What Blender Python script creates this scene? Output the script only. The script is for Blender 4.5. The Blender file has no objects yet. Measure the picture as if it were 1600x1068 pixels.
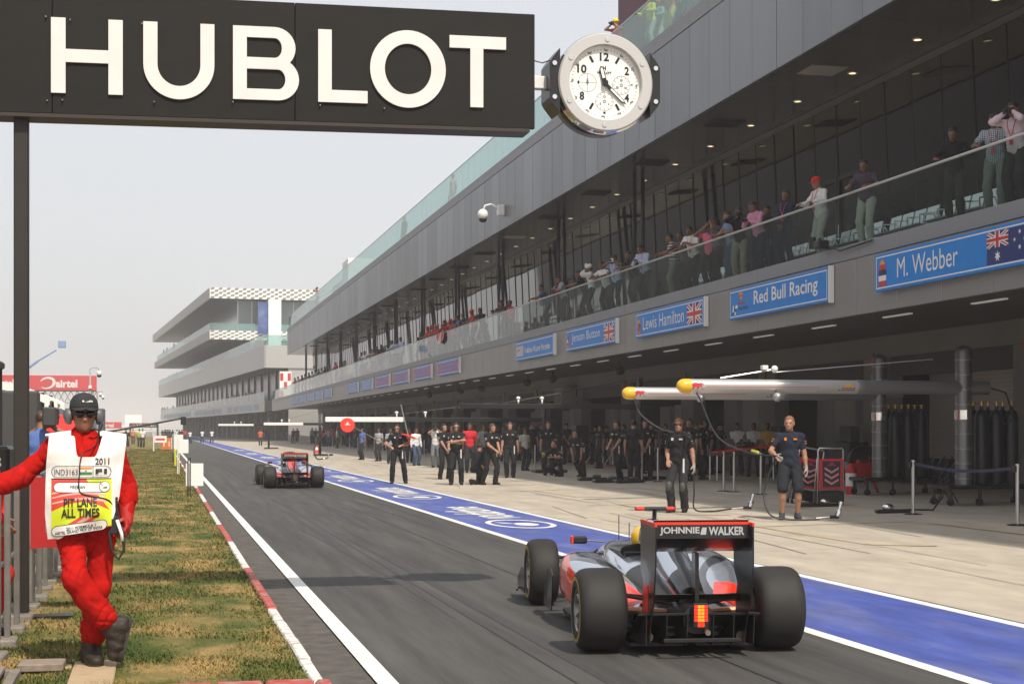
import bpy, math, random
import numpy as np
from mathutils import Vector, Matrix
random.seed(7); RNG = np.random.default_rng(7)
SC = bpy.context.scene; COL = SC.collection
# ------------------------------------------------------------------ camera, sky, sun, exposure
CAM_Z = 1.70; YAW = math.radians(12.91); FPX = 2400.0; HU, HV = 250.0, 671.0
SA, CA = math.sin(YAW), math.cos(YAW)
cd = bpy.data.cameras.new('camera'); cam = bpy.data.objects.new('camera', cd); COL.objects.link(cam)
cam.location = (0, 0, CAM_Z); cam.rotation_euler = (math.radians(90), 0, -YAW)
cd.sensor_width = 36; cd.lens = FPX / 1600 * 36; cd.shift_y = (HV - 534) / 1600
cd.clip_start = 0.1; cd.clip_end = 6000
SC.camera = cam
W = bpy.data.worlds.new('World'); SC.world = W; W.use_nodes = True
wn = W.node_tree; bg = wn.nodes['Background']
sky = wn.nodes.new('ShaderNodeTexSky'); sky.sky_type = 'NISHITA'; sky.sun_disc = False
SUN_DIR = Vector((0.17, -0.74, 1.0)).normalized()            # towards the sun
SUN_EL = math.asin(SUN_DIR.z); SUN_AZ = math.atan2(SUN_DIR.x, SUN_DIR.y)
sky.sun_elevation = SUN_EL; sky.sun_rotation = SUN_AZ
sky.air_density = 1.3; sky.dust_density = 5.0; sky.ozone_density = 1.0; sky.altitude = 200
smog = wn.nodes.new('ShaderNodeMix'); smog.data_type = 'RGBA'; smog.inputs[0].default_value = .72       # even pale smog in front of the clear sky
smog.inputs[7].default_value = (6.9, 6.9, 7.05, 1); wn.links.new(sky.outputs[0], smog.inputs[6]); wn.links.new(smog.outputs[2], bg.inputs[0]); bg.inputs[1].default_value = 0.135
sl = bpy.data.lights.new('sun', 'SUN'); so = bpy.data.objects.new('sun', sl); COL.objects.link(so)
so.rotation_euler = SUN_DIR.to_track_quat('Z', 'Y').to_euler(); so.location = (0, 0, 40)
sl.energy = 4.4; sl.angle = math.radians(0.9); sl.color = (1.0, 0.92, 0.79)
vs = SC.view_settings; vs.view_transform = 'Standard'; vs.look = 'None'; vs.gamma = 1; vs.exposure = 0.0
vs.use_curve_mapping = False
SC.cycles.max_bounces = 8; SC.cycles.transparent_max_bounces = 16; SC.cycles.volume_bounces = 2
HAZE_DENSITY = 0.0008

# ------------------------------------------------------------------ helpers
def ray_d(u, Y):                                              # lateral X and depth where column u meets the plane at Y
    k = (u - HU) / FPX * CA
    d = Y * CA / (1 - SA * k); return k * d, d
def at_lat(u, X):                                             # Y where column u meets the plane at lateral X
    d = X * FPX / (CA * (u - HU)); return (d - X * SA) / CA
def on_ground(u, v, z=0.0):
    d = (CAM_Z - z) * FPX / (v - HV); X = (u - HU) / FPX * CA * d
    return X, (d - X * SA) / CA
def zat(v, X, Y): return CAM_Z + (HV - v) * (Y * CA + X * SA) / FPX
def z_ap(X): return 0.0 if X < 7.4 else min((X - 7.4) / 12.6, 1.0) * 0.22

WL = {}
def wl(o): return WL.get(o.name, Vector((0, 0, 0)))
def link(o, parent=None):
    COL.objects.link(o)
    if parent is not None: o.parent = parent
    return o
def tag(o, label=None, cat=None, group=None, kind=None):
    if label: o['label'] = label
    if cat: o['category'] = cat
    if group: o['group'] = group
    if kind: o['kind'] = kind
    return o
def thing(name, label, cat, loc=(0, 0, 0), rz=0.0, group=None):
    o = bpy.data.objects.new(name, None); COL.objects.link(o); o.empty_display_size = 0.2
    o.location = loc; o.rotation_euler = (0, 0, rz); WL[o.name] = Vector(loc)
    return tag(o, label, cat, group)

MATS = {}
def M(name, col=(.5, .5, .5), rough=.6, metal=0.0, var=None, bump=None, spec=None, coat=0, emit=None, stretch=None, col2=None, thr=None):
    """principled material; var=(scale, amount) mottles the colour, bump=(scale, strength), col2 + thr=(scale, lo, hi) blotches"""
    if name in MATS: return MATS[name]
    m = bpy.data.materials.new(name); m.use_nodes = True; nt = m.node_tree; b = nt.nodes['Principled BSDF']
    N = nt.nodes.new; L = nt.links.new
    b.inputs['Base Color'].default_value = (*col, 1); b.inputs['Roughness'].default_value = rough
    b.inputs['Metallic'].default_value = metal
    if spec is not None: b.inputs['Specular IOR Level'].default_value = spec
    if coat: b.inputs['Coat Weight'].default_value = coat; b.inputs['Coat Roughness'].default_value = .05
    if emit: b.inputs['Emission Color'].default_value = (*emit[0], 1); b.inputs['Emission Strength'].default_value = emit[1]
    vec = None
    if var or bump or thr:
        g = N('ShaderNodeNewGeometry'); mp = N('ShaderNodeMapping'); L(g.outputs['Position'], mp.inputs[0]); vec = mp.outputs[0]
        if stretch: mp.inputs['Scale'].default_value = stretch
    out = None
    if thr:
        n = N('ShaderNodeTexNoise'); n.inputs['Scale'].default_value = thr[0]; n.inputs['Detail'].default_value = 6; n.inputs['Roughness'].default_value = .62
        L(vec, n.inputs['Vector']); mr = N('ShaderNodeMapRange'); mr.inputs[1].default_value = thr[1]; mr.inputs[2].default_value = thr[2]
        L(n.outputs[0], mr.inputs[0]); mx = N('ShaderNodeMix'); mx.data_type = 'RGBA'
        mx.inputs[6].default_value = (*col, 1); mx.inputs[7].default_value = (*col2, 1); L(mr.outputs[0], mx.inputs[0]); out = mx.outputs[2]
    if var:
        n = N('ShaderNodeTexNoise'); n.inputs['Scale'].default_value = var[0]; n.inputs['Detail'].default_value = 8; n.inputs['Roughness'].default_value = .65
        L(vec, n.inputs['Vector']); mr = N('ShaderNodeMapRange'); mr.inputs[1].default_value = .3; mr.inputs[2].default_value = .7
        mr.inputs[3].default_value = 1 - var[1]; mr.inputs[4].default_value = 1 + var[1]; L(n.outputs[0], mr.inputs[0])
        mx = N('ShaderNodeMix'); mx.data_type = 'RGBA'; mx.blend_type = 'MULTIPLY'; mx.inputs[0].default_value = 1
        if out: L(out, mx.inputs[6])
        else: mx.inputs[6].default_value = (*col, 1)
        L(mr.outputs[0], mx.inputs[7]); out = mx.outputs[2]
    if out: L(out, b.inputs['Base Color'])
    if bump:
        n = N('ShaderNodeTexNoise'); n.inputs['Scale'].default_value = bump[0]; n.inputs['Detail'].default_value = 5; L(vec, n.inputs['Vector'])
        bp = N('ShaderNodeBump'); bp.inputs['Strength'].default_value = bump[1]; bp.inputs['Distance'].default_value = .02
        L(n.outputs[0], bp.inputs['Height']); L(bp.outputs[0], b.inputs['Normal'])
    MATS[name] = m; return m

def glass(name, tint, refl=1.0, ior=1.5, haze=0.0):
    if name in MATS: return MATS[name]
    m = bpy.data.materials.new(name); m.use_nodes = True; nt = m.node_tree; nt.nodes.clear(); N = nt.nodes.new; L = nt.links.new
    o = N('ShaderNodeOutputMaterial'); t = N('ShaderNodeBsdfTransparent'); t.inputs[0].default_value = (*tint, 1)
    g = N('ShaderNodeBsdfGlossy'); g.inputs['Roughness'].default_value = .01; g.inputs[0].default_value = (refl, refl, refl, 1)
    f = N('ShaderNodeFresnel'); f.inputs[0].default_value = ior; x = N('ShaderNodeMixShader')
    gm = N('ShaderNodeNewGeometry'); iv = N('ShaderNodeMath'); iv.operation = 'SUBTRACT'; iv.inputs[0].default_value = 1; L(gm.outputs['Backfacing'], iv.inputs[1])
    mu_ = N('ShaderNodeMath'); mu_.operation = 'MULTIPLY'; L(f.outputs[0], mu_.inputs[0]); L(iv.outputs[0], mu_.inputs[1])   # the far face of a pane does not mirror again
    L(mu_.outputs[0], x.inputs[0]); base = t.outputs[0]
    if haze:
        df = N('ShaderNodeBsdfDiffuse'); df.inputs[0].default_value = (.5, .66, .64, 1); tr = N('ShaderNodeBsdfTranslucent'); tr.inputs[0].default_value = (.55, .72, .70, 1)
        a = N('ShaderNodeMixShader'); L(df.outputs[0], a.inputs[1]); L(tr.outputs[0], a.inputs[2])
        h = N('ShaderNodeMixShader'); h.inputs[0].default_value = haze; L(t.outputs[0], h.inputs[1]); L(a.outputs[0], h.inputs[2]); base = h.outputs[0]
    L(base, x.inputs[1]); L(g.outputs[0], x.inputs[2]); L(x.outputs[0], o.inputs[0])
    MATS[name] = m; return m

class MB:
    def __init__(s): s.V = []; s.F = []; s.I = []
    def add(s, V, F, mi=0, X=None):
        n = len(s.V)
        s.V += [tuple(X @ Vector(v)) for v in V] if X is not None else [tuple(v) for v in V]
        s.F += [tuple(i + n for i in f) for f in F]; s.I += [mi] * len(F); return s
    def box(s, x0, x1, y0, y1, z0, z1, mi=0, X=None):
        V = [(x0, y0, z0), (x1, y0, z0), (x1, y1, z0), (x0, y1, z0), (x0, y0, z1), (x1, y0, z1), (x1, y1, z1), (x0, y1, z1)]
        return s.add(V, [(3, 2, 1, 0), (4, 5, 6, 7), (0, 1, 5, 4), (1, 2, 6, 5), (2, 3, 7, 6), (3, 0, 4, 7)], mi, X)
    def bbox(s, x0, x1, y0, y1, z0, z1, b=.02, mi=0, X=None):   # box with chamfered edges
        V = []; idx = {}
        for i, (sx, xx) in enumerate(((1, x0), (-1, x1))):
            for j, (sy, yy) in enumerate(((1, y0), (-1, y1))):
                for k, (sz, zz) in enumerate(((1, z0), (-1, z1))):
                    for a in range(3):
                        p = [xx + sx * b, yy + sy * b, zz + sz * b]; p[a] = (xx, yy, zz)[a]
                        idx[i, j, k, a] = len(V); V.append(tuple(p))
        F = []
        for a in range(3):
            o = [q for q in range(3) if q != a]
            for side in (0, 1):
                c = []
                for (p, q) in ((0, 0), (1, 0), (1, 1), (0, 1)):
                    t = [0, 0, 0]; t[a] = side; t[o[0]] = p; t[o[1]] = q; c.append(idx[(*t, a)])
                if (side == 0) == (a != 1): c = c[::-1]
                F.append(tuple(c))
        for a in range(3):                                        # edges along axis a
            o = [q for q in range(3) if q != a]
            for p in (0, 1):
                for q in (0, 1):
                    e = []
                    for (r, ax) in ((0, o[0]), (1, o[0]), (1, o[1]), (0, o[1])):
                        t = [0, 0, 0]; t[a] = r; t[o[0]] = p; t[o[1]] = q; e.append(idx[(*t, ax)])
                    F.append(tuple(e))
        for i in (0, 1):
            for j in (0, 1):
                for k in (0, 1): F.append(tuple(idx[i, j, k, a] for a in range(3)))
        return s.add(V, F, mi, X)
    def tube(s, pts, r, n=8, mi=0, cap=True, X=None):
        pts = [Vector(p) for p in pts]; rs = r if isinstance(r, (list, tuple)) else [r] * len(pts)
        V = []; F = []; up = None
        for i, p in enumerate(pts):
            t = (pts[min(i + 1, len(pts) - 1)] - pts[max(i - 1, 0)]).normalized()
            if up is None: up = Vector((0, 0, 1)) if abs(t.z) < .9 else Vector((1, 0, 0))
            a = t.cross(up)
            if a.length < 1e-5: a = t.cross(Vector((0, 1, 0)))
            a.normalize(); up = a.cross(t).normalized()
            for k in range(n):
                w = 2 * math.pi * k / n; V.append(p + (a * math.cos(w) + up * math.sin(w)) * rs[i])
        for i in range(len(pts) - 1):
            for k in range(n): F.append((i * n + k, i * n + (k + 1) % n, (i + 1) * n + (k + 1) % n, (i + 1) * n + k))
        if cap: F.append(tuple(range(n))[::-1]); F.append(tuple(range((len(pts) - 1) * n, len(pts) * n)))
        return s.add(V, F, mi, X)
    def lathe(s, prof, n=24, mi=0, X=None, mis=None):          # profile (r, z) about local Z
        V = []; F = []; I = []
        for (r, z) in prof:
            for k in range(n): w = 2 * math.pi * k / n; V.append((r * math.cos(w), r * math.sin(w), z))
        m0 = len(s.F)
        for i in range(len(prof) - 1):
            for k in range(n):
                F.append((i * n + k, i * n + (k + 1) % n, (i + 1) * n + (k + 1) % n, (i + 1) * n + k)); I.append(mis[i] if mis else mi)
        s.add(V, F, mi, X); s.I[m0:] = I; return s
    def loft(s, rings, cap=True, mi=0, X=None, mf=None):       # rings: lists of equal length, closed
        n = len(rings[0]); V = [p for r in rings for p in r]; F = []; I = []
        for i in range(len(rings) - 1):
            for k in range(n):
                F.append((i * n + k, i * n + (k + 1) % n, (i + 1) * n + (k + 1) % n, (i + 1) * n + k)); I.append(mf(i, k) if mf else mi)
        if cap:
            F.append(tuple(range(n))[::-1]); F.append(tuple(range((len(rings) - 1) * n, len(rings) * n))); I += [mf(0, 0) if mf else mi, mf(len(rings) - 2, 0) if mf else mi]
        m0 = len(s.F); s.add(V, F, mi, X); s.I[m0:] = I; return s
    def prism(s, poly, f, w0, w1, mi=0):                        # 2-D polygon (u,v) -> f(u,v,w)
        n = len(poly); V = [f(u, v, w0) for u, v in poly] + [f(u, v, w1) for u, v in poly]
        F = [tuple(range(n))[::-1], tuple(range(n, 2 * n))] + [(i, (i + 1) % n, n + (i + 1) % n, n + i) for i in range(n)]
        return s.add(V, F, mi)
    def ell(s, c, r, n=12, m=8, mi=0, X=None):
        V = [(c[0], c[1], c[2] - r[2])]; F = []
        for i in range(1, m):
            a = -math.pi / 2 + math.pi * i / m
            for k in range(n): w = 2 * math.pi * k / n; V.append((c[0] + r[0] * math.cos(a) * math.cos(w), c[1] + r[1] * math.cos(a) * math.sin(w), c[2] + r[2] * math.sin(a)))
        V.append((c[0], c[1], c[2] + r[2])); e = len(V) - 1
        for k in range(n): F.append((0, 1 + (k + 1) % n, 1 + k)); F.append((e, e - n + k, e - n + (k + 1) % n))
        for i in range(m - 2):
            for k in range(n): F.append((1 + i * n + k, 1 + i * n + (k + 1) % n, 1 + (i + 1) * n + (k + 1) % n, 1 + (i + 1) * n + k))
        return s.add(V, F, mi, X)
    def mesh(s, name, mats, smooth=False, off=None):
        me = bpy.data.meshes.new(name)
        V = s.V if off is None else [(v[0] - off[0], v[1] - off[1], v[2] - off[2]) for v in s.V]
        me.from_pydata(V, [], s.F)
        for m in (mats if isinstance(mats, (list, tuple)) else [mats]): me.materials.append(m)
        if any(s.I): me.polygons.foreach_set('material_index', s.I)
        if smooth:
            me.polygons.foreach_set('use_smooth', [True] * len(me.polygons))
            if smooth is not True: me.set_sharp_from_angle(angle=math.radians(smooth))
        me.update(); return me
    def build(s, name, mats, parent=None, smooth=False, world=True):
        off = wl(parent) if (parent is not None and world) else None
        o = bpy.data.objects.new(name, s.mesh(name, mats, smooth, off)); link(o, parent)
        WL[o.name] = wl(parent) if parent is not None else Vector((0, 0, 0)); return o
def inst(name, mesh, parent, loc=(0, 0, 0), rot=(0, 0, 0), scale=None):
    o = bpy.data.objects.new(name, mesh); link(o, parent); o.location = loc; o.rotation_euler = rot
    if scale: o.scale = scale
    return o
def copy_thing(o, loc=None, rz=None, label=None, parent=None):
    c = o.copy(); COL.objects.link(c); c.parent = parent
    if loc is not None: c.location = loc; WL[c.name] = Vector(loc)
    if rz is not None: c.rotation_euler = (0, 0, rz)
    if label: c['label'] = label
    for ch in list(o.children): copy_thing(ch, parent=c)
    return c

def smooth_pts(P_, n=6):
    P_ = [Vector(p) for p in P_]; o = []
    for i in range(len(P_) - 1):
        a, b, c, d = P_[max(i - 1, 0)], P_[i], P_[i + 1], P_[min(i + 2, len(P_) - 1)]
        for k in range(n): t = k / n; o.append(.5 * ((2 * b) + (c - a) * t + (2 * a - 5 * b + 4 * c - d) * t * t + (3 * b - a - 3 * c + d) * t ** 3))
    return o + [P_[-1]]

# text as flat mesh outlines, fitted to a width and height
TXT = {}
def text2d(s, bold=0.0):
    if (s, bold) in TXT: return TXT[s, bold]
    cu = bpy.data.curves.new('t', 'FONT'); cu.body = s; cu.size = 1; cu.resolution_u = 3; cu.offset = bold
    o = bpy.data.objects.new('t', cu); COL.objects.link(o); dg = bpy.context.evaluated_depsgraph_get()
    me = bpy.data.meshes.new_from_object(o.evaluated_get(dg))
    V = np.array([v.co[:2] for v in me.vertices]); F = [tuple(p.vertices) for p in me.polygons]
    bpy.data.objects.remove(o); bpy.data.curves.remove(cu); bpy.data.meshes.remove(me)
    V = V - V.min(0); V = V / V.max(0); TXT[s, bold] = (V, F); return TXT[s, bold]
def put_text(mb, s, f, u0, u1, v0, v1, mi=0, bold=0.01):       # f(u,v) -> 3-D point
    V, F = text2d(s, bold)
    return mb.add([f(u0 + (u1 - u0) * a, v0 + (v1 - v0) * b) for a, b in V], F, mi)
# ------------------------------------------------------------------ materials
m_asphalt = M('asphalt', (.064, .060, .056), .8, var=(5, .36), bump=(160, .35), stretch=(1, .055, 1), col2=(.044, .043, .042), thr=(1.1, .42, .66))
m_gutter = M('gutter_asphalt', (.085, .076, .068), .9, var=(5, .4), bump=(60, .5))
m_blue = M('blue_paint', (.055, .085, .33), .6, var=(3.5, .28), bump=(120, .2), col2=(.12, .14, .30), thr=(1.6, .46, .72), stretch=(1, .25, 1))
m_white = M('white_paint', (.76, .75, .72), .6, var=(6, .12), bump=(120, .2), col2=(.52, .51, .49), thr=(5, .52, .72))
m_yellow = M('yellow_paint', (.50, .33, .10), .7, col2=(.41, .36, .28), thr=(3.5, .38, .58))
m_conc = M('apron_concrete', (.44, .385, .31), .85, var=(2.6, .16), bump=(40, .3), col2=(.34, .30, .25), thr=(.8, .42, .75), stretch=(1, .3, 1))
m_joint = M('joint_filler', (.17, .15, .13), .9)
m_sand = M('sandy_ground', (.30, .25, .18), .95, var=(.3, .2), bump=(20, .3))
m_kerbw = M('kerb_white', (.70, .68, .65), .65, var=(8, .18), bump=(50, .4), col2=(.36, .33, .30), thr=(7, .50, .66))
m_kerbr = M('kerb_red', (.42, .05, .04), .65, var=(8, .25), bump=(50, .4), col2=(.30, .19, .16), thr=(7, .47, .64))
m_wood = M('plywood', (.42, .31, .19), .7, var=(7, .25), stretch=(1, 6, 1), bump=(30, .2))
m_wood2 = M('grey_plank', (.25, .20, .16), .8, var=(7, .3), stretch=(1, 5, 1), bump=(30, .3))
m_block = M('fence_block', (.20, .175, .15), .9, var=(5, .25), bump=(40, .4))
m_steel = M('fence_steel', (.34, .33, .31), .42, .8, var=(9, .15))
m_black = M('black_plastic', (.015, .015, .016), .45)
m_blackmetal = M('black_metal', (.022, .021, .021), .4, .3, var=(4, .3))
m_dark = M('dark_grey', (.05, .05, .052), .6)
m_red = M('red_panel', (.50, .012, .012), .55)
m_grey = M('mid_grey', (.32, .32, .32), .6)
m_alu = M('aluminium', (.62, .62, .63), .32, .9)
m_chrome = M('polished_steel', (.8, .8, .8), .12, 1.0)
m_wplastic = M('white_plastic', (.78, .78, .76), .45)

# ------------------------------------------------------------------ ground, lane and markings
Y0, Y1 = -12.0, 420.0
tag(MB().add([(-3000, -3000, -.06), (3000, -3000, -.06), (3000, 3000, -.06), (-3000, 3000, -.06)], [(0, 1, 2, 3)]).build('ground', m_sand), kind='structure')
def strip(mb, x0, x1, z, y0=Y0, y1=Y1, mi=0, n=40):
    V = []; F = []
    for i in range(n + 1):
        y = y0 + (y1 - y0) * i / n; V += [(x0, y, z), (x1, y, z)]
    for i in range(n): F.append((2 * i, 2 * i + 1, 2 * i + 3, 2 * i + 2))
    return mb.add(V, F, mi)
tag(strip(MB(), 1.42, 7.4, 0).build('pit_lane', m_asphalt), kind='structure')
tag(strip(MB(), -34, -9, -.02).build('race_track', m_asphalt), kind='structure')
g = strip(MB(), 1.04, 1.42, -.012).build('gutter', m_gutter); tag(g, kind='structure')
lines = MB(); strip(lines, 1.42, 1.56, .004); strip(lines, 5.28, 5.42, .004); strip(lines, 7.22, 7.36, .004)
tag(lines.build('lane_line', m_white), kind='structure')
tag(strip(MB(), 5.42, 7.22, .004).build('blue_strip', m_blue), kind='structure')
cross = MB()
for y in (17.4, 61.0, 104.0): cross.box(5.42, 7.22, y, y + .13, .0045, .008)
tag(cross.build('box_line', m_white), kind='structure')
# sponsor words painted along the blue strip; they read from the garages
wp = MB()
for yb in (25.6, 37.0, 49.5, 62.5, 76, 90, 106, 124):
    f = lambda u, v: (6.95 - v, yb + u, .009)
    put_text(wp, 'vodafone', f, 3.0, 7.6, .15, 1.2, bold=.02)
    n = 28
    for r0, r1 in ((.62, .74),):
        V = []; 
        for k in range(n): a = 2 * math.pi * k / n; V += [f(1.35 + 1.75 * r0 * math.cos(a), .62 + .8 * r0 * math.sin(a)), f(1.35 + 1.75 * r1 * math.cos(a), .62 + .8 * r1 * math.sin(a))]
        wp.add(V, [(2 * k, 2 * k + 1, (2 * k + 3) % (2 * n), (2 * k + 2) % (2 * n)) for k in range(n)])
    V = [f(1.2 + .42 * math.cos(2 * math.pi * k / 16), .55 + .22 * math.sin(2 * math.pi * k / 16)) for k in range(16)]
    wp.add(V, [tuple(range(16))]); wp.add([f(1.35, .72), f(1.7, .80), f(1.95, .98), f(1.6, .92), f(1.2, .70)], [(0, 1, 2, 3, 4)])
tag(wp.build('painted_lettering', m_white), kind='structure')

# concrete apron: slabs with open joints, rising gently to the garages
ap = bpy.data.objects.new('apron', None); COL.objects.link(ap); tag(ap, kind='structure')
bed = MB(); bed.add([(7.36, Y0, -.05), (28.5, Y0, .14), (28.5, Y1, .14), (7.36, Y1, -.05)], [(0, 1, 2, 3)]).build('joint_bed', m_joint, ap)
xs = [7.40, 11.6, 15.8, 20.0]
ys = list(np.arange(0, 150, 5.0))
for i in range(3):
    for j, y in enumerate(ys):
        xa, xb = xs[i] + .012, xs[i + 1] - .012; ya, yb = y + .012, y + 5 - .012; za, zb = z_ap(xa), z_ap(xb); t = random.uniform(-.003, .003)
        s = MB(); s.add([(xa, ya, za + t), (xb, ya, zb + t), (xb, yb, zb + t), (xa, yb, za + t), (xa, ya, za - .04), (xb, ya, zb - .04), (xb, yb, zb - .04), (xa, yb, za - .04)],
            [(0, 1, 2, 3), (4, 5, 1, 0), (5, 6, 2, 1), (6, 7, 3, 2), (7, 4, 0, 3)]); s.build('concrete_slab', m_conc, ap)
s = MB(); s.add([(7.412, 150.01, 0), (19.99, 150.01, .22), (19.99, Y1, .22), (7.412, Y1, 0)], [(0, 1, 2, 3)])
s.add([(7.412, Y0, 0), (19.99, Y0, .22), (19.99, 0, .22), (7.412, 0, 0)], [(0, 1, 2, 3)]).build('concrete_surface', m_conc, ap)
MB().add([(20.0, Y0, .215), (28.4, Y0, .215), (28.4, 420, .215), (20.0, 420, .215)], [(0, 1, 2, 3)]).build('garage_floor', M('garage_floor', (.20, .20, .20), .35, var=(2, .1)), ap)
# yellow box markings on the apron
yl = MB()
def yline(p, q, w=.10):
    p = Vector((p[0], p[1], 0)); q = Vector((q[0], q[1], 0)); t = (q - p).normalized(); nrm = Vector((-t.y, t.x, 0)) * w / 2
    yl.add([(*(a)[:2], z_ap(a.x) + .006) for a in (p - nrm, q - nrm, q + nrm, p + nrm)], [(0, 1, 2, 3)])
for k in range(16):
    yb = 17.6 + 8.05 * k
    yline((9.95, yb + 2.8), (9.95, yb + 7.0)); yline((9.9, yb + 2.85), (10.7, yb + 2.2)); yline((12.9, yb + 3.4), (12.9, yb + 6.6)); yline((9.2, yb + 7), (12.9, yb + 7.05), .08)
tag(yl.build('yellow_marking', m_yellow), kind='structure')
# dark tyre and dirt streaks are thin rubber lines laid on the slabs
rb = MB(); m_rub = M('rubber_streak', (.29, .26, .215), .9)
for k in range(26):
    x = random.uniform(7.8, 12); y = random.uniform(12, 70); l = random.uniform(3, 9); w = random.uniform(.012, .03); dx = random.uniform(.0, .5)
    rb.add([(x, y, z_ap(x) + .0075), (x + w, y, z_ap(x + w) + .0075), (x + dx + w, y + l, z_ap(x + dx + w) + .0075), (x + dx, y + l, z_ap(x + dx) + .0075)], [(0, 1, 2, 3)])
tag(rb.build('rubber_mark', m_rub), kind='structure')

# grass verge between fence and lane
def grass_mat(name, blades):
    m = bpy.data.materials.new(name); m.use_nodes = True; nt = m.node_tree; b = nt.nodes['Principled BSDF']; N = nt.nodes.new; L = nt.links.new
    g = N('ShaderNodeNewGeometry'); mp = N('ShaderNodeMapping'); mp.inputs['Scale'].default_value = (1.0, .55, 0); L(g.outputs['Position'], mp.inputs[0])
    n = N('ShaderNodeTexNoise'); n.inputs['Scale'].default_value = 1.35; n.inputs['Detail'].default_value = 7; n.inputs['Roughness'].default_value = .62; L(mp.outputs[0], n.inputs['Vector'])
    n2 = N('ShaderNodeTexNoise'); n2.inputs['Scale'].default_value = 45; n2.inputs['Detail'].default_value = 3; L(g.outputs['Position'], n2.inputs['Vector'])
    ad = N('ShaderNodeMath'); ad.operation = 'MULTIPLY_ADD'; ad.inputs[1].default_value = .30 if blades else .22; L(n2.outputs[0], ad.inputs[0]); L(n.outputs[0], ad.inputs[2])
    r = N('ShaderNodeValToRGB'); e = r.color_ramp.elements; off = .118 if blades else .060
    e[0].position = .36 + off; e[0].color = (.050, .080, .018, 1); e[1].position = .66 + off; e[1].color = (.36, .25, .10, 1)
    for p, c in ((.45, (.085, .105, .025, 1)), (.53, (.15, .145, .045, 1)), (.60, (.25, .19, .07, 1))): q = e.new(p + off); q.color = c
    L(ad.outputs[0], r.inputs[0]); L(r.outputs[0], b.inputs['Base Color']); b.inputs['Roughness'].default_value = .8; b.inputs['Specular IOR Level'].default_value = .15
    if not blades:
        bp = N('ShaderNodeBump'); bp.inputs['Strength'].default_value = .9; bp.inputs['Distance'].default_value = .03; n3 = N('ShaderNodeTexNoise'); n3.inputs['Scale'].default_value = 70; L(g.outputs['Position'], n3.inputs['Vector']); L(n3.outputs[0], bp.inputs['Height']); L(bp.outputs[0], b.inputs['Normal'])
    return m
GZ = .10
vg = MB(); nx, ny = 14, 260
V = []; F = []
yy = [9.72 + (340 - 9.72) * (i / ny) ** 2 for i in range(ny + 1)]
for y in yy:
    for i in range(nx + 1):
        x = -6.0 + 6.93 * (i / nx) if y > 26 else -1.25 + 2.18 * i / nx
        V.append((x, y, GZ + (.018 * math.sin(x * 3.1 + y * 1.7) * math.sin(y * 2.3) if 0 < i < nx else 0) - (.04 if i == nx else 0)))
for j in range(ny):
    for i in range(nx): a = j * (nx + 1) + i; F.append((a, a + 1, a + nx + 2, a + nx + 1))
vg.add(V, F); tag(vg.build('grass_verge', grass_mat('turf', False), smooth=True), kind='structure')
# blades
nb = 120000
t = RNG.random(nb); by = 9.75 + 120 * t ** 3.4; bx = .93 - np.where(by < 26, 2.1, 3.6) * RNG.random(nb); hgt = (.010 + .019 * RNG.random(nb)) * (1 + by / 90); wd = .0035 * (1 + by / 14)
an = RNG.random(nb) * 6.283; ln = RNG.random(nb) * .05
clump = np.sin(bx * 9 + by * 3) * np.sin(by * 7 - bx * 4); hgt *= 1 + .35 * clump
base = np.stack([bx, by, np.full(nb, GZ - .004)], 1); side = np.stack([np.cos(an) * wd, np.sin(an) * wd, np.zeros(nb)], 1)
tip = base + np.stack([np.cos(an + 1.3) * ln, np.sin(an + 1.3) * ln, hgt], 1)
V = np.stack([base - side, base + side, tip], 1).reshape(-1, 3)
me = bpy.data.meshes.new('grass'); me.vertices.add(nb * 3); me.vertices.foreach_set('co', V.ravel()); me.loops.add(nb * 3); me.loops.foreach_set('vertex_index', np.arange(nb * 3, dtype=np.int32))
me.polygons.add(nb); me.polygons.foreach_set('loop_start', np.arange(0, nb * 3, 3, dtype=np.int32)); me.materials.append(grass_mat('grass_blade', True)); me.update()
tag(link(bpy.data.objects.new('grass', me)), kind='stuff')
# kerb of separate stones, about four red then four white
kb = bpy.data.objects.new('kerb', None); COL.objects.link(kb); tag(kb, kind='structure')
kmesh = [MB().bbox(.95, 1.04, .006, 1.046, -.03, .085, .012).mesh('kerb_stone', m) for m in (m_kerbw, m_kerbr)]
for k in range(190):
    y = 9.9 + 1.052 * k
    inst('kerb_stone', kmesh[1 if (k // 4) % 2 == 1 else 0], kb, (random.uniform(-.006, .006), y, random.uniform(-.006, .006)))
for i in range(3):
    MB().bbox(.02 + .31 * i, .32 + .31 * i, 9.46, 9.70, -.03, .14, .02).build('kerb_stone', m_kerbr, kb)
MB().bbox(.95, 1.05, 9.46, 9.70, -.03, .135, .02).build('kerb_stone', m_kerbr, kb)

# planks, trench and cables at the lower left
pl = MB().bbox(-.565, -.285, 8.9, 10.86, .085, .125, .006); tag(pl.build('plank', m_wood), 'pale plywood board lying flat under the planted boot of the fireman', 'board')
tag(MB().bbox(-.82, -.575, 10.64, 10.80, .02, .118, .006).build('timber', m_wood), 'short raw timber block beside the plywood board and over the cables', 'timber')
tag(MB().bbox(-1.12, -.83, 10.48, 10.74, .115, .165, .006, X=Matrix.Rotation(-.02, 4, 'Z')).build('plank', m_wood2), 'grey weathered plank laid across the end of the cable trench', 'board')
tr = thing('cable_box', 'sand coloured concrete cable box with a loose lid at the lower left corner', 'box', (-1.1, 9.7, 0))
b = MB(); b.box(-1.45, -.88, 10.36, 10.44, .0, .15).box(-1.45, -.88, 9.0, 9.06, .0, .15).box(-.94, -.88, 9.061, 10.359, .0, .1495).box(-1.45, -1.4, 9.061, 10.359, 0, .1495)
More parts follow.
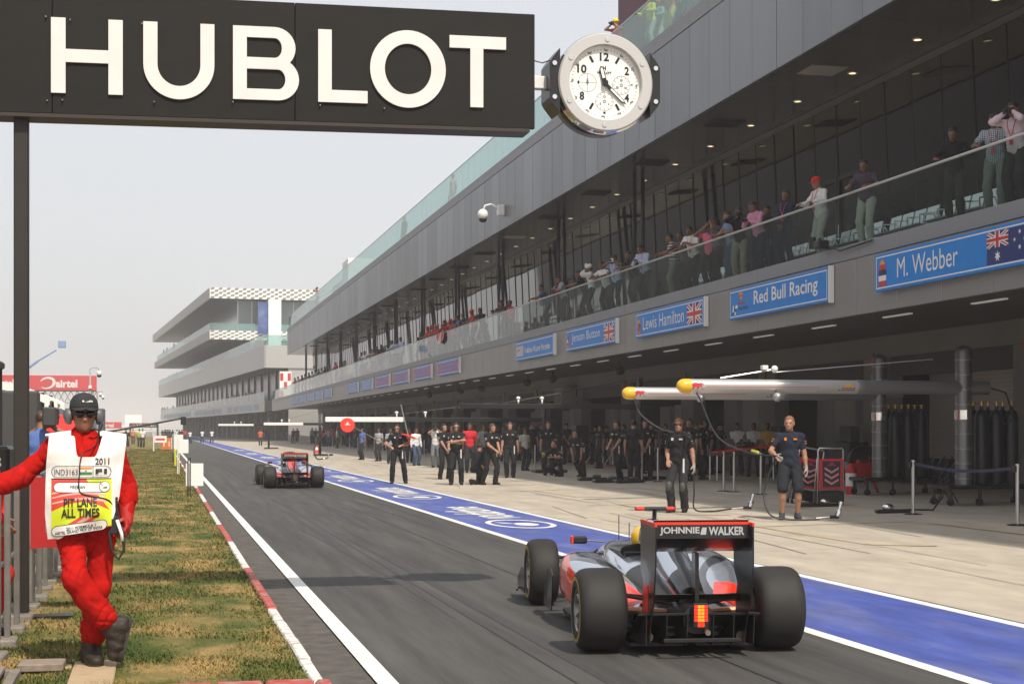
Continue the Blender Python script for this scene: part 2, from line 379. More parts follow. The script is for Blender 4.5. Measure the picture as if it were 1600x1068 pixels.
b.build('box_wall', m_block, tr); MB().bbox(-1.42, -.97, 9.9, 10.38, .152, .18, .005).build('lid', m_wood2, tr)
cabs = (('grey data cable coiled in the trench beside the plywood board', (.11, .13, .13), .012, -.83), ('dark green cable running out of the cable trench under the plank', (.03, .06, .05), .014, -.78), ('red cable looping out of the trench next to the plywood board', (.5, .05, .04), .011, -.70))
for lab, c, r, x in cabs:
    pts = [(x + .10 * math.sin(k * .9 + x * 9), 9.4 + k * .125, .03 + .03 * math.sin(k * 1.1 + x * 20)) for k in range(10)]
    tag(MB().tube(pts, r, 8).build('cable', M('cable_%d' % int(-x * 100), c, .4), smooth=True), lab, 'cable')

# tyre marks and tar joints on the lane: thin rubber films laid on the asphalt
tm = MB()
for k in range(22):
    x = random.uniform(2.0, 5.0); y = random.uniform(6, 90); l = random.uniform(6, 26); w = random.uniform(.05, .16); c = random.uniform(-.5, .5); n = 10; V = []
    for i in range(n + 1):
        t = i / n; xx = min(max(x + c * t * t, 1.7), 5.1); V += [(xx, y + l * t, .0025 + k * .00003), (xx + w * (1 - .6 * abs(2 * t - 1)), y + l * t, .0025 + k * .00003)]
    tm.add(V, [(2 * i, 2 * i + 1, 2 * i + 3, 2 * i + 2) for i in range(n)])
tag(tm.build('tyre_mark', M('tyre_mark', (.040, .039, .038), .7, var=(9, .3))), kind='structure')
tj = MB()
for x, w in ((2.72, .018), (4.05, .014)): strip(tj, x, x + w, .0038, 2, 200)
tag(tj.build('tar_joint', M('tar_joint', (.022, .022, .022), .5)), kind='structure')
# ------------------------------------------------------------------ pit building
m_fascia = M('fascia_panel', (.205, .212, .23), .42, .35, var=(.35, .06), stretch=(1, 1, .2))
m_fascia2 = M('fascia_panel_lower', (.31, .305, .30), .4, .45, var=(.5, .05))
m_coping = M('coping', (.26, .265, .28), .45, .3)
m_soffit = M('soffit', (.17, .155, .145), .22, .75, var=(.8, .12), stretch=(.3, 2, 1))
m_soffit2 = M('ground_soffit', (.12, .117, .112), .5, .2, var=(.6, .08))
m_window = M('dark_window', (.011, .011, .012), .03, 0.0, spec=.75)
m_mull = M('mullion', (.016, .016, .017), .5, .2)
m_wallg = M('garage_wall', (.20, .195, .187), .75, var=(.6, .07), bump=(30, .1))
m_wallin = M('garage_partition', (.33, .325, .31), .7, var=(.7, .08))
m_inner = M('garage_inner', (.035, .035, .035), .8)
m_shut = M('roller_shutter', (.50, .48, .45), .45, .4)
m_rail = M('rail_steel', (.52, .52, .51), .35, .85)
g_bal = glass('balcony_glass', (.82, .885, .86), .8, 1.45, .012)
g_roof = glass('roof_glass', (.74, .90, .88), .7, 1.5, .26)
m_lamp = M('downlight_lamp', (.8, .8, .8), .4, emit=((1.0, .70, .36), 2.0))
m_tubel = M('tube_light', (.8, .8, .8), .4, emit=((1.0, .93, .82), .16))
BA, BE = 8.0, 174.0
XF, XB, XG, XW = 14.0, 14.2, 17.0, 20.0
Z_S, Z_T, Z_B, Z_FL = 10.1, 13.05, 4.1, 5.6
pb = thing('pit_building', 'long grey pit building with garages, glass balcony and overhanging panelled roof', 'building', (20, BA, 0))
p1s = [MB().bbox(XF, XF + .10, .008, 1.492, Z_S, 12.62, .008).mesh('fascia_panel', M('fascia_panel_%s' % nm_, tuple(c * q for c in (.205, .212, .23)), rg_ - .06, .6, var=(.9, .10), stretch=(1, 1, .12))) for nm_, q, rg_ in (('a', 1.0, .40), ('b', .98, .42), ('c', 1.015, .39), ('d', .99, .43))]
p2 = MB().bbox(XF - .015, XF + .12, .004, 1.496, 12.635, Z_T, .01).mesh('coping', m_coping)
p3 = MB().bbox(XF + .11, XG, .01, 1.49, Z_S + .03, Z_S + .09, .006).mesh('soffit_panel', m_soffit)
p4 = MB().bbox(XB, XB + .09, .008, 1.80, Z_B, 5.28, .008).mesh('fascia_panel', m_fascia2)
p5 = MB().bbox(XB - .012, XB + .10, .004, 1.804, 5.29, Z_FL, .01).mesh('coping', m_coping)
p6 = MB().box(XB + .03, XB + .045, .012, 1.438, Z_FL - .02, 6.68).mesh('balcony_pane', g_bal)
p7 = MB().box(XF + .04, XF + .055, .012, 1.438, Z_T - .02, 14.30).mesh('roof_pane', g_roof)
r0 = wl(pb)
def bi(name, me, y, rot=(0, 0, 0)): return inst(name, me, pb, (-r0.x, y - r0.y, 0), rot)
y = BA
while y < BE - .1:
    j = random.uniform(-.0012, .0012); o = bi('fascia_panel', random.choice(p1s), y); o.rotation_euler = (0, 0, j); o.location.x += j * y - random.uniform(0, .004)
    o.location.x = -r0.x - random.uniform(0, .006); o.rotation_euler = (0, 0, 0)
    bi('coping', p2, y); bi('soffit_panel', p3, y); y += 1.5
y = BA
while y < BE + 26: bi('fascia_panel', p4, y); bi('coping', p5, y); y += 1.81
y = BA
while y < BE + 26: bi('balcony_pane', p6, y); y += 1.45
y = BA
while y < BE - 1: bi('roof_pane', p7, y); y += 1.45
# the structure behind the skins
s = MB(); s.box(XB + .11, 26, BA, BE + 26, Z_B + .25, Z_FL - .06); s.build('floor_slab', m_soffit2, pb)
s = MB(); s.box(XB + .11, 26, BA, BE + 26, Z_FL - .05, Z_FL - .01); s.build('balcony_floor', m_grey, pb)
s = MB(); s.box(XF + .13, 26, BA, BE, Z_S + .10, Z_T - .12); s.build('roof_slab', m_fascia, pb)
s = MB(); s.box(XG, 26, BE - .1, BE, Z_FL, Z_S + .1).box(XB + .1, XG - .003, BE - .1, BE, Z_S + .1, Z_T - .13); s.build('end_wall', m_fascia, pb)
# window wall: panes, mullions, head rail
wy = BA                                                       # glazing leans outwards a little at the head; every pane a hair out of true
pane = MB().add([(0, .012, 0), (.03, .012, 0), (.03, 1.338, 0), (0, 1.338, 0), (-.20, .012, Z_S - .12 - Z_FL), (-.17, .012, Z_S - .12 - Z_FL), (-.17, 1.338, Z_S - .12 - Z_FL), (-.20, 1.338, Z_S - .12 - Z_FL)], [(3, 2, 1, 0), (4, 5, 6, 7), (0, 1, 5, 4), (1, 2, 6, 5), (2, 3, 7, 6), (3, 0, 4, 7)]).mesh('window_pane', m_window)
while wy < BE - 1:
    inst('window_pane', pane, pb, (XG - r0.x, wy - r0.y, Z_FL - r0.z), (0, random.uniform(-.003, .003), random.uniform(-.0025, .0025))); wy += 1.35
mu = MB().tube([(XG - .012, 0, Z_FL), (XG - .212, 0, Z_S - .11)], .014, 4).mesh('mullion', m_mull)
wy = BA
while wy < BE: bi('mullion', mu, wy); wy += 1.35
MB().box(XG - .23, XG + .06, BA, BE, Z_S - .12, Z_S + .02).build('head_rail', M('head_rail', (.20, .20, .20), .4, .5), pb)
MB().box(XG - .05, XG + .06, BA, BE, Z_FL - .008, Z_FL + .10).build('sill_rail', m_mull, pb)
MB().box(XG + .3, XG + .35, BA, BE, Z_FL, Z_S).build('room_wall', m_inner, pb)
# doors in the window wall
for yd in (36.0, 62.9, 89.9, 117, 144):
    for dy in (0, 1.35):
        d = MB(); y0 = BA + math.floor((yd - BA) / 1.35) * 1.35 + dy
        d.box(XG - .16, XG - .131, y0 + .03, y0 + .11, Z_FL, 8.15).box(XG - .16, XG - .131, y0 + 1.24, y0 + 1.32, Z_FL, 8.15).box(XG - .16, XG - .131, y0 + .112, y0 + 1.238, 8.03, 8.15).box(XG - .16, XG - .131, y0 + .112, y0 + 1.238, Z_FL, Z_FL + .12)
        dd = d.build('door', m_mull, pb); MB().tube([(XG - .19, y0 + 1.2, Z_FL + .9), (XG - .19, y0 + 1.2, Z_FL + 1.3)], .015, 6).build('handle', m_rail, dd)
# rails
MB().tube([(XB + .04, BA, 6.70), (XB + .04, BE + 26, 6.70)], .028, 8).build('handrail', m_rail, pb, smooth=True)
MB().box(XF + .03, XF + .07, BA, BE - 1, 14.302, 14.335).build('roof_rail', m_rail, pb)
# slender round columns on the balcony
for yc in (48.5, 58.6, 69.7, 80.5, 91.5, 102.5, 113, 124, 135, 146, 157, 168):
    MB().tube([(XB + 1.35, yc, Z_FL), (XB + 1.35, yc, Z_S + .02)], .07, 10).build('column', m_mull, pb, smooth=True)
    MB().tube([(XB + 1.35, yc + .9, Z_FL), (XB + 1.35, yc + .9, Z_S + .02)], .07, 10).build('column', m_mull, pb, smooth=True)
# downlights and vents in the upper soffit
dl = MB().lathe([(.001, -.012), (.085, -.012)], 12).mesh('lamp', m_lamp); dr = MB().lathe([(.086, -.001), (.088, -.02), (.115, -.02), (.12, -.001)], 12).mesh('trim', m_rail)
for k in range(44):
    yy_ = 17.6 + 3.2 * k
    t_ = thing('downlight', 'round recessed downlight glowing in the dark upper soffit of the pit building', 'light', (15.96, yy_, Z_S + .03), group='downlights in the upper soffit')
    inst('lamp', dl, t_); inst('trim', dr, t_)
vt = MB(); vt.box(-.45, .45, -.45, .45, -.03, -.004)
for i in range(6): vt.box(-.38, .38, -.38 + .13 * i, -.32 + .13 * i, -.045, -.0305)
vm = vt.mesh('vent', M('vent', (.012, .012, .012), .7))
vm2 = MB().box(-.45, .45, -.45, .45, -.02, -.004).mesh('access_panel', M('access_panel', (.34, .31, .28), .6))
for k in range(20): inst('vent' if k % 5 else 'access_panel', vm if k % 5 else vm2, pb, (15.15 - r0.x, 33.5 + 6.4 * k - r0.y, Z_S + .03))
# seams, tube lights and black loudspeakers under the balcony
tl = MB().box(-.05, .05, -.65, .65, -.03, -.002).mesh('tube', m_tubel)
for k in range(40):
    t_ = thing('strip_light', 'thin fluorescent strip light set flush under the balcony of the pit building', 'light', (16.6, 20.5 + 4.03 * k, Z_B + .25), group='strip lights under the balcony')
    inst('tube', tl, t_)
# garage front: lintel, pillars, openings
s = MB(); s.box(XW, XW + .35, BA, BE + 26, 3.75, Z_B + .245); s.build('lintel', m_wallg, pb)
PIT = 8.05; OP0 = 33.3 - 3 * PIT
k = 0; yo = OP0
gar = []
while yo < BE + 20:
    gar.append(yo); MB().bbox(XW - .02, XW + .5, yo + 6.6, yo + PIT - .001, .2, 3.748, .02).build('pillar', m_wallg, pb)
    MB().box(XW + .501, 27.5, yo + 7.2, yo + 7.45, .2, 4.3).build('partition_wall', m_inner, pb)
    # roller shutter box and half-lowered dark header
    MB().box(XW + .1, XW + .32, yo + .003, yo + 6.597, 3.2, 3.747).build('shutter_box', m_dark, pb)
    k += 1; yo += PIT
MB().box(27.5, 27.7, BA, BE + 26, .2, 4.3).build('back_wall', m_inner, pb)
# pale display panels standing inside the garages, and slatted shutters at the back of the nearest
for i, yo in enumerate(gar[:14]):
    if i in (3,):
        sh = MB().box(21.3, 21.33, yo + .1, yo + 6.5, .22, 3.6).build('shutter', m_dark, pb)
        sl_ = MB().bbox(21.255, 21.298, yo + .1, yo + 6.5, 0, .105, .01).mesh('slat', m_shut)
        for q in range(26):
            inst('slat', sl_, sh, (-r0.x, -r0.y, .9 + .107 * q))
    else:
        for (a, b_) in ((.25, 2.05), (2.6, 4.1), (4.9, 6.2)):
            MB().bbox(20.9 + random.uniform(0, .5), 21.6, yo + a, yo + b_, .22, 2.75 + random.uniform(-.1, .2), .01).build('display_panel', m_wallin, pb)
# conduit, warning beacons and boxes on the pillars
ORD = 'first second third fourth fifth sixth seventh eighth ninth tenth eleventh twelfth thirteenth fourteenth fifteenth sixteenth'.split()
for i, yo in enumerate(gar[:16]):
    yb = yo + 7.3
    t_ = thing('warning_beacon', 'small orange beacon on a conduit high on the %s garage pillar from the near end' % ORD[i], 'beacon', (XW - .02, yb, 3.2), group='orange beacons on the garage pillars')
    MB().tube([(XW - .06, yb, 3.9), (XW - .06, yb, 3.3)], .018, 6).build('conduit', m_mull, t_); MB().box(XW - .16, XW - .022, yb - .09, yb + .09, 3.62, 3.78).build('lens', M('orange_lens', (.45, .10, .02), .35), t_); MB().box(XW - .12, XW - .022, yb - .06, yb + .06, 3.12, 3.29).build('housing', m_grey, t_)
for yq, od in zip((57.5, 68.0, 73, 84, 90, 101), ('nearest', 'second nearest', 'third nearest', 'fourth nearest', 'fifth nearest', 'farthest')):
    t_ = thing('loudspeaker', od + ' round black loudspeaker hanging under the balcony above the garages', 'loudspeaker', (17.5, yq, Z_B + .25), group='loudspeakers under the balcony')
    MB().tube([(17.5, yq, Z_B + .248), (17.5, yq, Z_B + .05)], .03, 6).build('bracket', m_black, t_); MB().ell((17.5, yq, Z_B - .1), (.2, .2, .18)).build('housing', m_black, t_, smooth=True)
# tall ladder-like cabinet and air conditioner on the wall above the garages
yq = at_lat(880, 19.5)
t_ = thing('air_conditioner', 'pale air conditioning unit with two grilles hung above the garages', 'air conditioner', (19.4, yq, 2.9))
b = MB(); b.bbox(19.2, 19.97, yq - .8, yq + .8, 2.95, 3.75, .03).build('casing', m_wallin, t_)
for q in (-.4, .4):
    f_ = MB()
    for i in range(7): f_.box(19.17, 19.198, yq + q - .3, yq + q + .3, 3.05 + i * .09, 3.09 + i * .09)
    f_.build('grille', m_dark, t_)
MB().box(19.3, 19.99, yq - .9, yq + .9, 2.84, 2.949).build('bracket', m_mull, t_)
# roof blocks
rt = thing('rooftop_wall', 'dark maroon wall panel standing on the pit building roof above the clock', 'wall', (17, 50, Z_T - .1))
ym = at_lat(966, 17.0)
MB().box(17, 25, ym - 18, ym, Z_T - .1, 20.5).build('panel', M('maroon', (.13, .035, .05), .6, var=(1, .1)), rt)
ya, yb = at_lat(535, 19.0), at_lat(535, 19.0) + 22
rt = thing('stair_tower', 'white stair tower block on the roof near the end of the building', 'tower', (19, ya, Z_T))
MB().bbox(19, 25, ya - 5, ya, Z_T - .1, zat(411, 19, ya), .03).build('wall', m_wplastic, rt); MB().box(19.5, 24, ya + .003, ya + 14, Z_T - .1, zat(430, 19, ya)).build('plant_room', m_fascia2, rt)

# ---- name boards on the balcony fascia
m_sb = M('sign_blue', (.005, .22, .68), .4, var=(3, .06)); m_sw = M('sign_white', (.80, .80, .80), .4); m_sr = M('sign_red', (.55, .03, .04), .4); m_sn = M('sign_navy', (.015, .03, .16), .4)
m_so = M('sign_orange', (.75, .33, .03), .4); m_sbk = M('sign_black', (.03, .03, .03), .4); m_skin_p = M('sign_tan', (.42, .26, .16), .5); m_sg = M('sign_grey', (.5, .5, .5), .4)
SIGM = [m_sb, m_sw, m_sr, m_sn, m_so, m_sbk, m_skin_p, m_sg]
def union_jack(mb, f, u0, u1, v0, v1, navy=3):
    w, h = u1 - u0, v1 - v0; P = lambda a, b, e: f(u0 + a * w, v0 + b * h, e)
    mb.add([P(0, 0, 0), P(1, 0, 0), P(1, 1, 0), P(0, 1, 0)], [(0, 1, 2, 3)], navy)
    for i, (wd, mi, e) in enumerate(((.13, 1, .0015), (.05, 2, .003))):
        for (a, b, c, d) in ((0, 0, 1, 1), (0, 1, 1, 0)):
            s_ = 1 if d > b else -1
            mb.add([P(a, b, e), P(a + wd, b, e), P(c, d - s_ * wd, e), P(c, d, e), P(c - wd, d, e), P(a, b + s_ * wd, e)], [(0, 1, 2, 3, 4, 5)], mi)
    for (wd, mi, e) in ((.17, 1, .0045), (.10, 2, .006)):
        mb.add([P(0, .5 - wd, e), P(1, .5 - wd, e), P(1, .5 + wd, e), P(0, .5 + wd, e)], [(0, 1, 2, 3)], mi)
        mb.add([P(.5 - wd * .7, 0, e + .0007), P(.5 + wd * .7, 0, e + .0007), P(.5 + wd * .7, 1, e + .0007), P(.5 - wd * .7, 1, e + .0007)], [(0, 1, 2, 3)], mi)
def nb(ya, yb, label, fill, group=None):
    """board from ya (near, right in picture) to yb (far, left); u runs left to right = from yb towards ya, v up"""
    z0, z1 = 4.47, 5.21; xo = XB - .012
    t_ = thing('name_board', label, 'sign', (xo, ya, z0), group=group)
    MB().bbox(xo - .12, xo - .002, ya, yb, z0, z1, .008).build('board', [m_sb], t_)
    MB().box(xo - .121, xo - .003, ya - .05, ya - .002, z0 - .03, z1 + .03).build('end_cap', m_wplastic, t_)
    L_ = yb - ya; f = lambda u, v, e=0: (xo - .1225 - e, yb - u, z0 + v)
    pr = MB(); H = z1 - z0
    for (a, b, c, d) in ((.05, .05, L_ - .05, .075), (.05, H - .075, L_ - .05, H - .05), (.05, .0755, .075, H - .0755), (L_ - .075, .0755, L_ - .05, H - .0755)):
        pr.add([f(a, b), f(c, b), f(c, d), f(a, d)], [(0, 1, 2, 3)], 1)
    fill(pr, f, L_, H); pr.build('print', SIGM, t_); return t_
def helmet(pr, f, u, v, s, cols):
    n = 14
    for q in range(5):                                          # bands of a painted helmet in profile
        a0, a1 = q / 5, (q + 1) / 5; V = []
        wf = lambda a: s * (.30 * math.sqrt(max(0, 1 - (max(0, a - .35) / .65) ** 2)) if a > .35 else .30 - .06 * (0.35 - a))
        for a in (a0, (a0 + a1) / 2, a1): V += [f(u - wf(a), v + a * s, .001), f(u + wf(a) * 1.05, v + a * s, .001)]
        pr.add(V, [(0, 1, 3, 2), (2, 3, 5, 4)], cols[q])
    pr.add([f(u - .05 * s, v + .45 * s, .003), f(u + .26 * s, v + .40 * s, .003), f(u + .27 * s, v + .58 * s, .003), f(u - .02 * s, v + .66 * s, .003)], [(0, 1, 2, 3)], 5)
def fill_driver(name, w0, w1, cols, flag='uk'):
    def fl(pr, f, L_, H):
        helmet(pr, f, .32, .09, .54, cols); put_text(pr, name, lambda a, b: f(a, b, .002), w0, w1, .20, .58, 1, bold=0)
        if flag == 'uk': union_jack(pr, f, L_ - 1.32, L_ - .14, .09, H - .09)
        else:
            pr.add([f(L_ - 1.55, .09), f(L_ - .14, .09), f(L_ - .14, H - .09), f(L_ - 1.55, H - .09)], [(0, 1, 2, 3)], 3); union_jack(pr, lambda a, b, e=0: f(a, b, e + .0012), L_ - 1.55, L_ - .85, .37, H - .09)
            for (cu, cv, r) in ((L_ - 1.2, .22, .10), (L_ - .5, .30, .05), (L_ - .5, .56, .045), (L_ - .35, .43, .04), (L_ - .66, .44, .04)):
                V = [f(cu + (r if k % 2 == 0 else r * .45) * math.sin(k * math.pi / 7), cv + (r if k % 2 == 0 else r * .45) * math.cos(k * math.pi / 7), .002) for k in range(14)]; pr.add(V, [tuple(range(14))], 1)
    return fl
def fill_team_rb(pr, f, L_, H):
    put_text(pr, 'Red Bull Racing', lambda a, b: f(a, b, .002), 1.62, 5.35, .17, .60, 1, bold=.015)
    for k in range(12):
        if k % 2 == 0 or k > 8: c = .08; a, b = .18 + c * (k % 4) + (.02 * (k // 4)), .10 + c * (k // 4); pr.add([f(a, b, .001), f(a + c, b, .001), f(a + c + .02, b + c, .001), f(a + .02, b + c, .001)], [(0, 1, 2, 3)], 1 if k % 3 else 5)
    n = 18; pr.add([f(.78 + .13 * math.cos(2 * math.pi * k / n), .56 + .09 * math.sin(2 * math.pi * k / n), .001) for k in range(n)], [tuple(range(n))], 4)
    pr.add([f(.62, .55, .0025), f(.76, .60, .0025), f(.76, .53, .0025), f(.66, .50, .0025)], [(0, 1, 2, 3)], 2); pr.add([f(.94, .55, .0025), f(.80, .60, .0025), f(.80, .53, .0025), f(.90, .50, .0025)], [(3, 2, 1, 0)], 2)
    put_text(pr, 'Red Bull', lambda a, b: f(a, b, .002), .58, 1.02, .34, .43, 2, bold=.02); put_text(pr, 'RACING', lambda a, b: f(a, b, .002), .62, 1.25, .20, .28, 3, bold=.01)
def fill_team_mc(pr, f, L_, H):
    pr.add([f(.12, .17), f(1.35, .17), f(1.35, .57), f(.12, .57)], [(0, 1, 2, 3)], 7); put_text(pr, 'Vodafone McLaren Mercedes', lambda a, b: f(a, b, .002), 1.5, 5.6, .24, .48, 1, bold=.02)
    pr.add([f(.22, .40, .001), f(.9, .48, .001), f(.5, .36, .001)], [(0, 1, 2)], 2)
SY = lambda u: at_lat(u, XB)
nb(SY(1377) - 5.85, SY(1377), 'blue name board reading M. Webber with an Australian flag', fill_driver('M. Webber', .95, 3.3, [2, 1, 3, 2, 4], 'au'))
nb(SY(1303), SY(1148), 'blue team board reading Red Bull Racing', fill_team_rb)
nb(SY(1107), SY(1000), 'blue name board reading Lewis Hamilton with a British flag', fill_driver('Lewis Hamilton', .72, 4.4, [6, 2, 6, 4, 6]))
nb(SY(968), SY(890), 'blue name board reading Jenson Button with a British flag', fill_driver('Jenson Button', .80, 4.35, [6, 2, 1, 2, 6]))
nb(SY(870), SY(811), 'blue team board reading Vodafone McLaren Mercedes', fill_team_mc)
def fill_far(red):
    def fl(pr, f, L_, H):
        for q in range(3):
            y_ = .15 + q * .17
            a = .8
            while a < L_ - 1.0:
                w = random.uniform(.2, .7); pr.add([f(a, y_, .001), f(min(a + w, L_ - .8), y_, .001), f(min(a + w, L_ - .8), y_ + .09, .001), f(a, y_ + .09, .001)], [(0, 1, 2, 3)], 7 if not red else 2); a += w + .12
        for a in (.12, L_ - .62):
            if red: pr.add([f(a, .09), f(a + .5, .09), f(a + .5, H - .09), f(a, H - .09)], [(0, 1, 2, 3)], 2); pr.add([f(a + .2, .3, .001), f(a + .32, .3, .001), f(a + .26, .5, .001)], [(0, 1, 2)], 4)
    return fl
names_far = ['first faded blue board past the plain stretch with red ends', 'second faded board past the plain stretch, orange at one end', 'third pinkish faded board below the crowd in red', 'fourth pinkish faded board below the crowd in red', 'fifth faded pale board along the fascia', 'sixth faded pale board along the fascia before the gap']
for i, (ua, ub) in enumerate(((721, 688), (677, 650), (641, 617), (611, 590), (584, 567), (561.5, 546))): nb(SY(ua), SY(ub), names_far[i], fill_far(i < 4))
for i, (ua, ub) in enumerate(((519.5, 509), (505, 494.5), (491, 481.5), (478, 469), (466.5, 458.5))): nb(SY(ua), SY(ub), 'small washed out blue board far down the balcony fascia', fill_far(False), 'distant boards on the balcony fascia')

# ---- second pit building, turned a little, beyond the first
B2 = thing('far_pit_building', 'second grey pit building fading into haze beyond the first', 'building', (13.3, 203, 0), math.atan2(13.6, 195))
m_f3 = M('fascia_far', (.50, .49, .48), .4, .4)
L2 = 196
def b2(name, me, y): return inst(name, me, B2, (0, y, 0))
q1 = MB().bbox(0, .12, .02, 3.98, 9.8, 12.75, .01).mesh('fascia_panel', m_f3); q2 = MB().box(.05, .07, .03, 3.97, 12.75, 14.1).mesh('roof_pane', g_roof)
q3 = MB().bbox(.5, .62, .02, 3.98, 4.1, 5.6, .01).mesh('fascia_panel', m_f3); q4 = MB().box(.55, .57, .03, 3.97, 5.6, 6.75).mesh('balcony_pane', g_roof)
for k in range(49):
    b2('fascia_panel', q1, 4 * k); b2('roof_pane', q2, 4 * k)
    if k > 0: b2('fascia_panel', q3, 4 * k); b2('balcony_pane', q4, 4 * k)
def bx2(n, m_, *a): return MB().box(*a).build(n, m_, B2, world=False)
bx2('end_fascia', m_f3, .13, 9, -.12, -.004, 9.8, 12.75); bx2('end_pane', g_roof, .1, 9, -.06, -.03, 12.76, 14.1)
bx2('soffit', m_soffit2, .13, 12, .01, L2, 9.9, 10.0); bx2('roof_slab', m_f3, .13, 12, .01, L2, 10.01, 12.7)
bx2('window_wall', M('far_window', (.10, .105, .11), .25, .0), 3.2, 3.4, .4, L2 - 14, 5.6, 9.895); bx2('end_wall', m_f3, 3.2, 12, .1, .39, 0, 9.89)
bx2('floor_slab', m_soffit2, .63, 12, 4, L2, 4.3, 5.58); bx2('garage_front', M('far_garage', (.07, .07, .07), .8), 6.0, 6.3, 2, L2, .2, 4.29); bx2('far_end', m_f3, .63, 12, L2 + .004, L2 + .2, 4.3, 5.6)
for k in range(24): bx2('mullion', m_mull, 3.0, 3.18, 3 + 7.6 * k, 3.35 + 7.6 * k, 5.6, 9.89) if 3 + 7.6 * k < L2 - 15 else None
for k in range(24): bx2('pillar', m_wallg, 5.6, 5.99, 4 + 8.05 * k, 5.4 + 8.05 * k, .2, 4.29) if 5 + 8.05 * k < L2 else None
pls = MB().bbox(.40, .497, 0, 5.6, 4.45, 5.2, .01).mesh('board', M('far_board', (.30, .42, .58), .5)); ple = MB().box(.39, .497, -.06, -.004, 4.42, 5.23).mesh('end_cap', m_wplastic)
for k in range(22):
    if k in (5, 12): continue
    y_ = 8 + 8.05 * k; c, s_ = math.cos(B2.rotation_euler.z), math.sin(B2.rotation_euler.z)
    t_ = thing('name_board', 'tiny pale board on the lower fascia of the far pit building', 'sign', (13.3 - s_ * y_, 203 + c * y_, 0), B2.rotation_euler.z, 'boards on the far pit building'); inst('board', pls, t_); inst('end_cap', ple, t_)
sw = thing('red_checker_sign', 'white hoarding with red squares where the two pit buildings meet', 'sign', (14.9, 196, 5.6))
sx, sd = ray_d(457, 199)
MB().box(15.0, 16.5, 199, 199.1, 5.6, 9.2).build('board', m_wplastic, sw)
for a, b_ in ((0, 2), (1, 1), (0, 0), (2, 2)): MB().box(15.06 + .48 * a, 15.46 + .48 * a, 198.97, 198.996, 5.8 + 1.1 * b_, 6.75 + 1.1 * b_).build('red_square', m_sr, sw)

# ---- control tower with two chequered slabs
Yt = 243.0
xt, dt = ray_d(328, Yt)
TW = thing('control_tower', 'tall control tower with two chequered cantilevered decks behind the pit buildings', 'tower', (xt, Yt, 0), math.radians(4.2))
m_chk_w = M('chequer_white', (.78, .77, .75), .5); m_chk_b = M('chequer_grey', (.20, .20, .20), .5); m_tower = M('tower_panel', (.44, .42, .40), .6); m_und = M('tower_underside', (.055, .065, .08), .4)
zt = lambda v: CAM_Z + (HV - v) * dt / FPX
def deck(z0, z1, xr, Lf, name):
    dk = MB().box(.0, .25, .26, Lf, z0, z1).box(.252, xr, Lf - .2, Lf, z0, z1).box(.252, xr, .26, Lf - .21, z0 + .1, z0 + .25).build(name, [m_tower], TW, world=False)
    MB().box(.26, xr - .01, .3, Lf - .3, z0 + .0, z0 + .095).build('underside', m_und, dk, world=False)
    MB().box(0, xr, .13, .255, z0, z1).build('front_band', m_chk_w, dk, world=False)
    mb = MB(); n = int(xr / .62); h = (z1 - z0) / 5
    for i in range(n):
        for j in range(5):
            if (i + j) % 2 == 0:
                a, c = .1 + i * .62, z0 + j * h; mb.add([(a + .0, .125, c - .02), (a + .55, .125, c + .05 * h), (a + .66, .125, c + h + .02), (a + .10, .125, c + .95 * h)], [(0, 1, 2, 3)])
    mb.build('chequer', m_chk_b, dk, world=False)
deck(zt(465.3), zt(448.6), 19.5, 126, 'roof_deck'); deck(zt(529.5), zt(515.5), 19.0, 120, 'lower_deck')
MB().box(.05, .08, .2, 112, zt(515.3), zt(504)).build('deck_pane', g_roof, TW, world=False); MB().box(.09, 7, .15, .19, zt(515.3), zt(504)).build('deck_pane', g_roof, TW, world=False); MB().box(10.6, 19, .15, .19, zt(515.3), zt(504)).build('deck_pane', g_roof, TW, world=False)
MB().box(4.6, 18, 3.0, 40, zt(515), zt(466)).build('glazed_room', M('tower_glass', (.22, .28, .30), .15), TW, world=False)
for k in range(6): MB().box(4.6 + 2.2 * k, 4.75 + 2.2 * k, 2.9, 2.99, zt(515), zt(466)).build('mullion', m_rail, TW, world=False)
MB().box(9.0, 11.0, -.6, 2.4, 0, zt(466)).build('pillar', m_chk_w, TW, world=False)
MB().box(7.4, 8.98, -.35, -.25, zt(520), zt(470)).build('blue_banner', M('tower_banner', (.03, .07, .24), .5, col2=(.16, .24, .42), thr=(.3, .5, .7)), TW, world=False)
MB().box(11.01, 30, 4, 30, 0, zt(531)).build('base_block', m_tower, TW, world=False)

# ---- long grandstand across the track: outside the picture, added to darken what the glass mirrors
gd = thing('grandstand', 'unseen roofed grandstand across the track, added for the dark reflection in the balcony glass', 'grandstand', (-42, 100, 0))
m_gs = M('stand_dark', (.030, .032, .038), .8, var=(.4, .3)); m_gsr = M('stand_roof', (.30, .31, .32), .6)
for k in range(10): MB().box(-44 - 2.2 * k, -41.8 - 2.2 * k, 12, 300, 0, 2.5 + 1.6 * k).build('tier', m_gs, gd)
MB().box(-64.1, -63.8, 12, 300, 0, 25.5).build('back_wall', m_gs, gd); MB().box(-66, -43, 12, 300, 25.5, 27).build('roof', m_gs, gd)
MB().box(-42.9, -42.7, 12, 300, 21, 31).build('reflection_screen', m_gs, gd)  # tall dark screen added to keep bright sky out of the mirrored view
for k in range(18): MB().box(-60, -59.5, 14 + 15.5 * k, 14.5 + 15.5 * k, 14, 25.49).build('column', m_gsr, gd)
for k in range(9): MB().box(-41.78, -41.7, 16 + 19 * k, 31 + 19 * k, .6, 2.2).build('red_hoarding', m_red, gd)
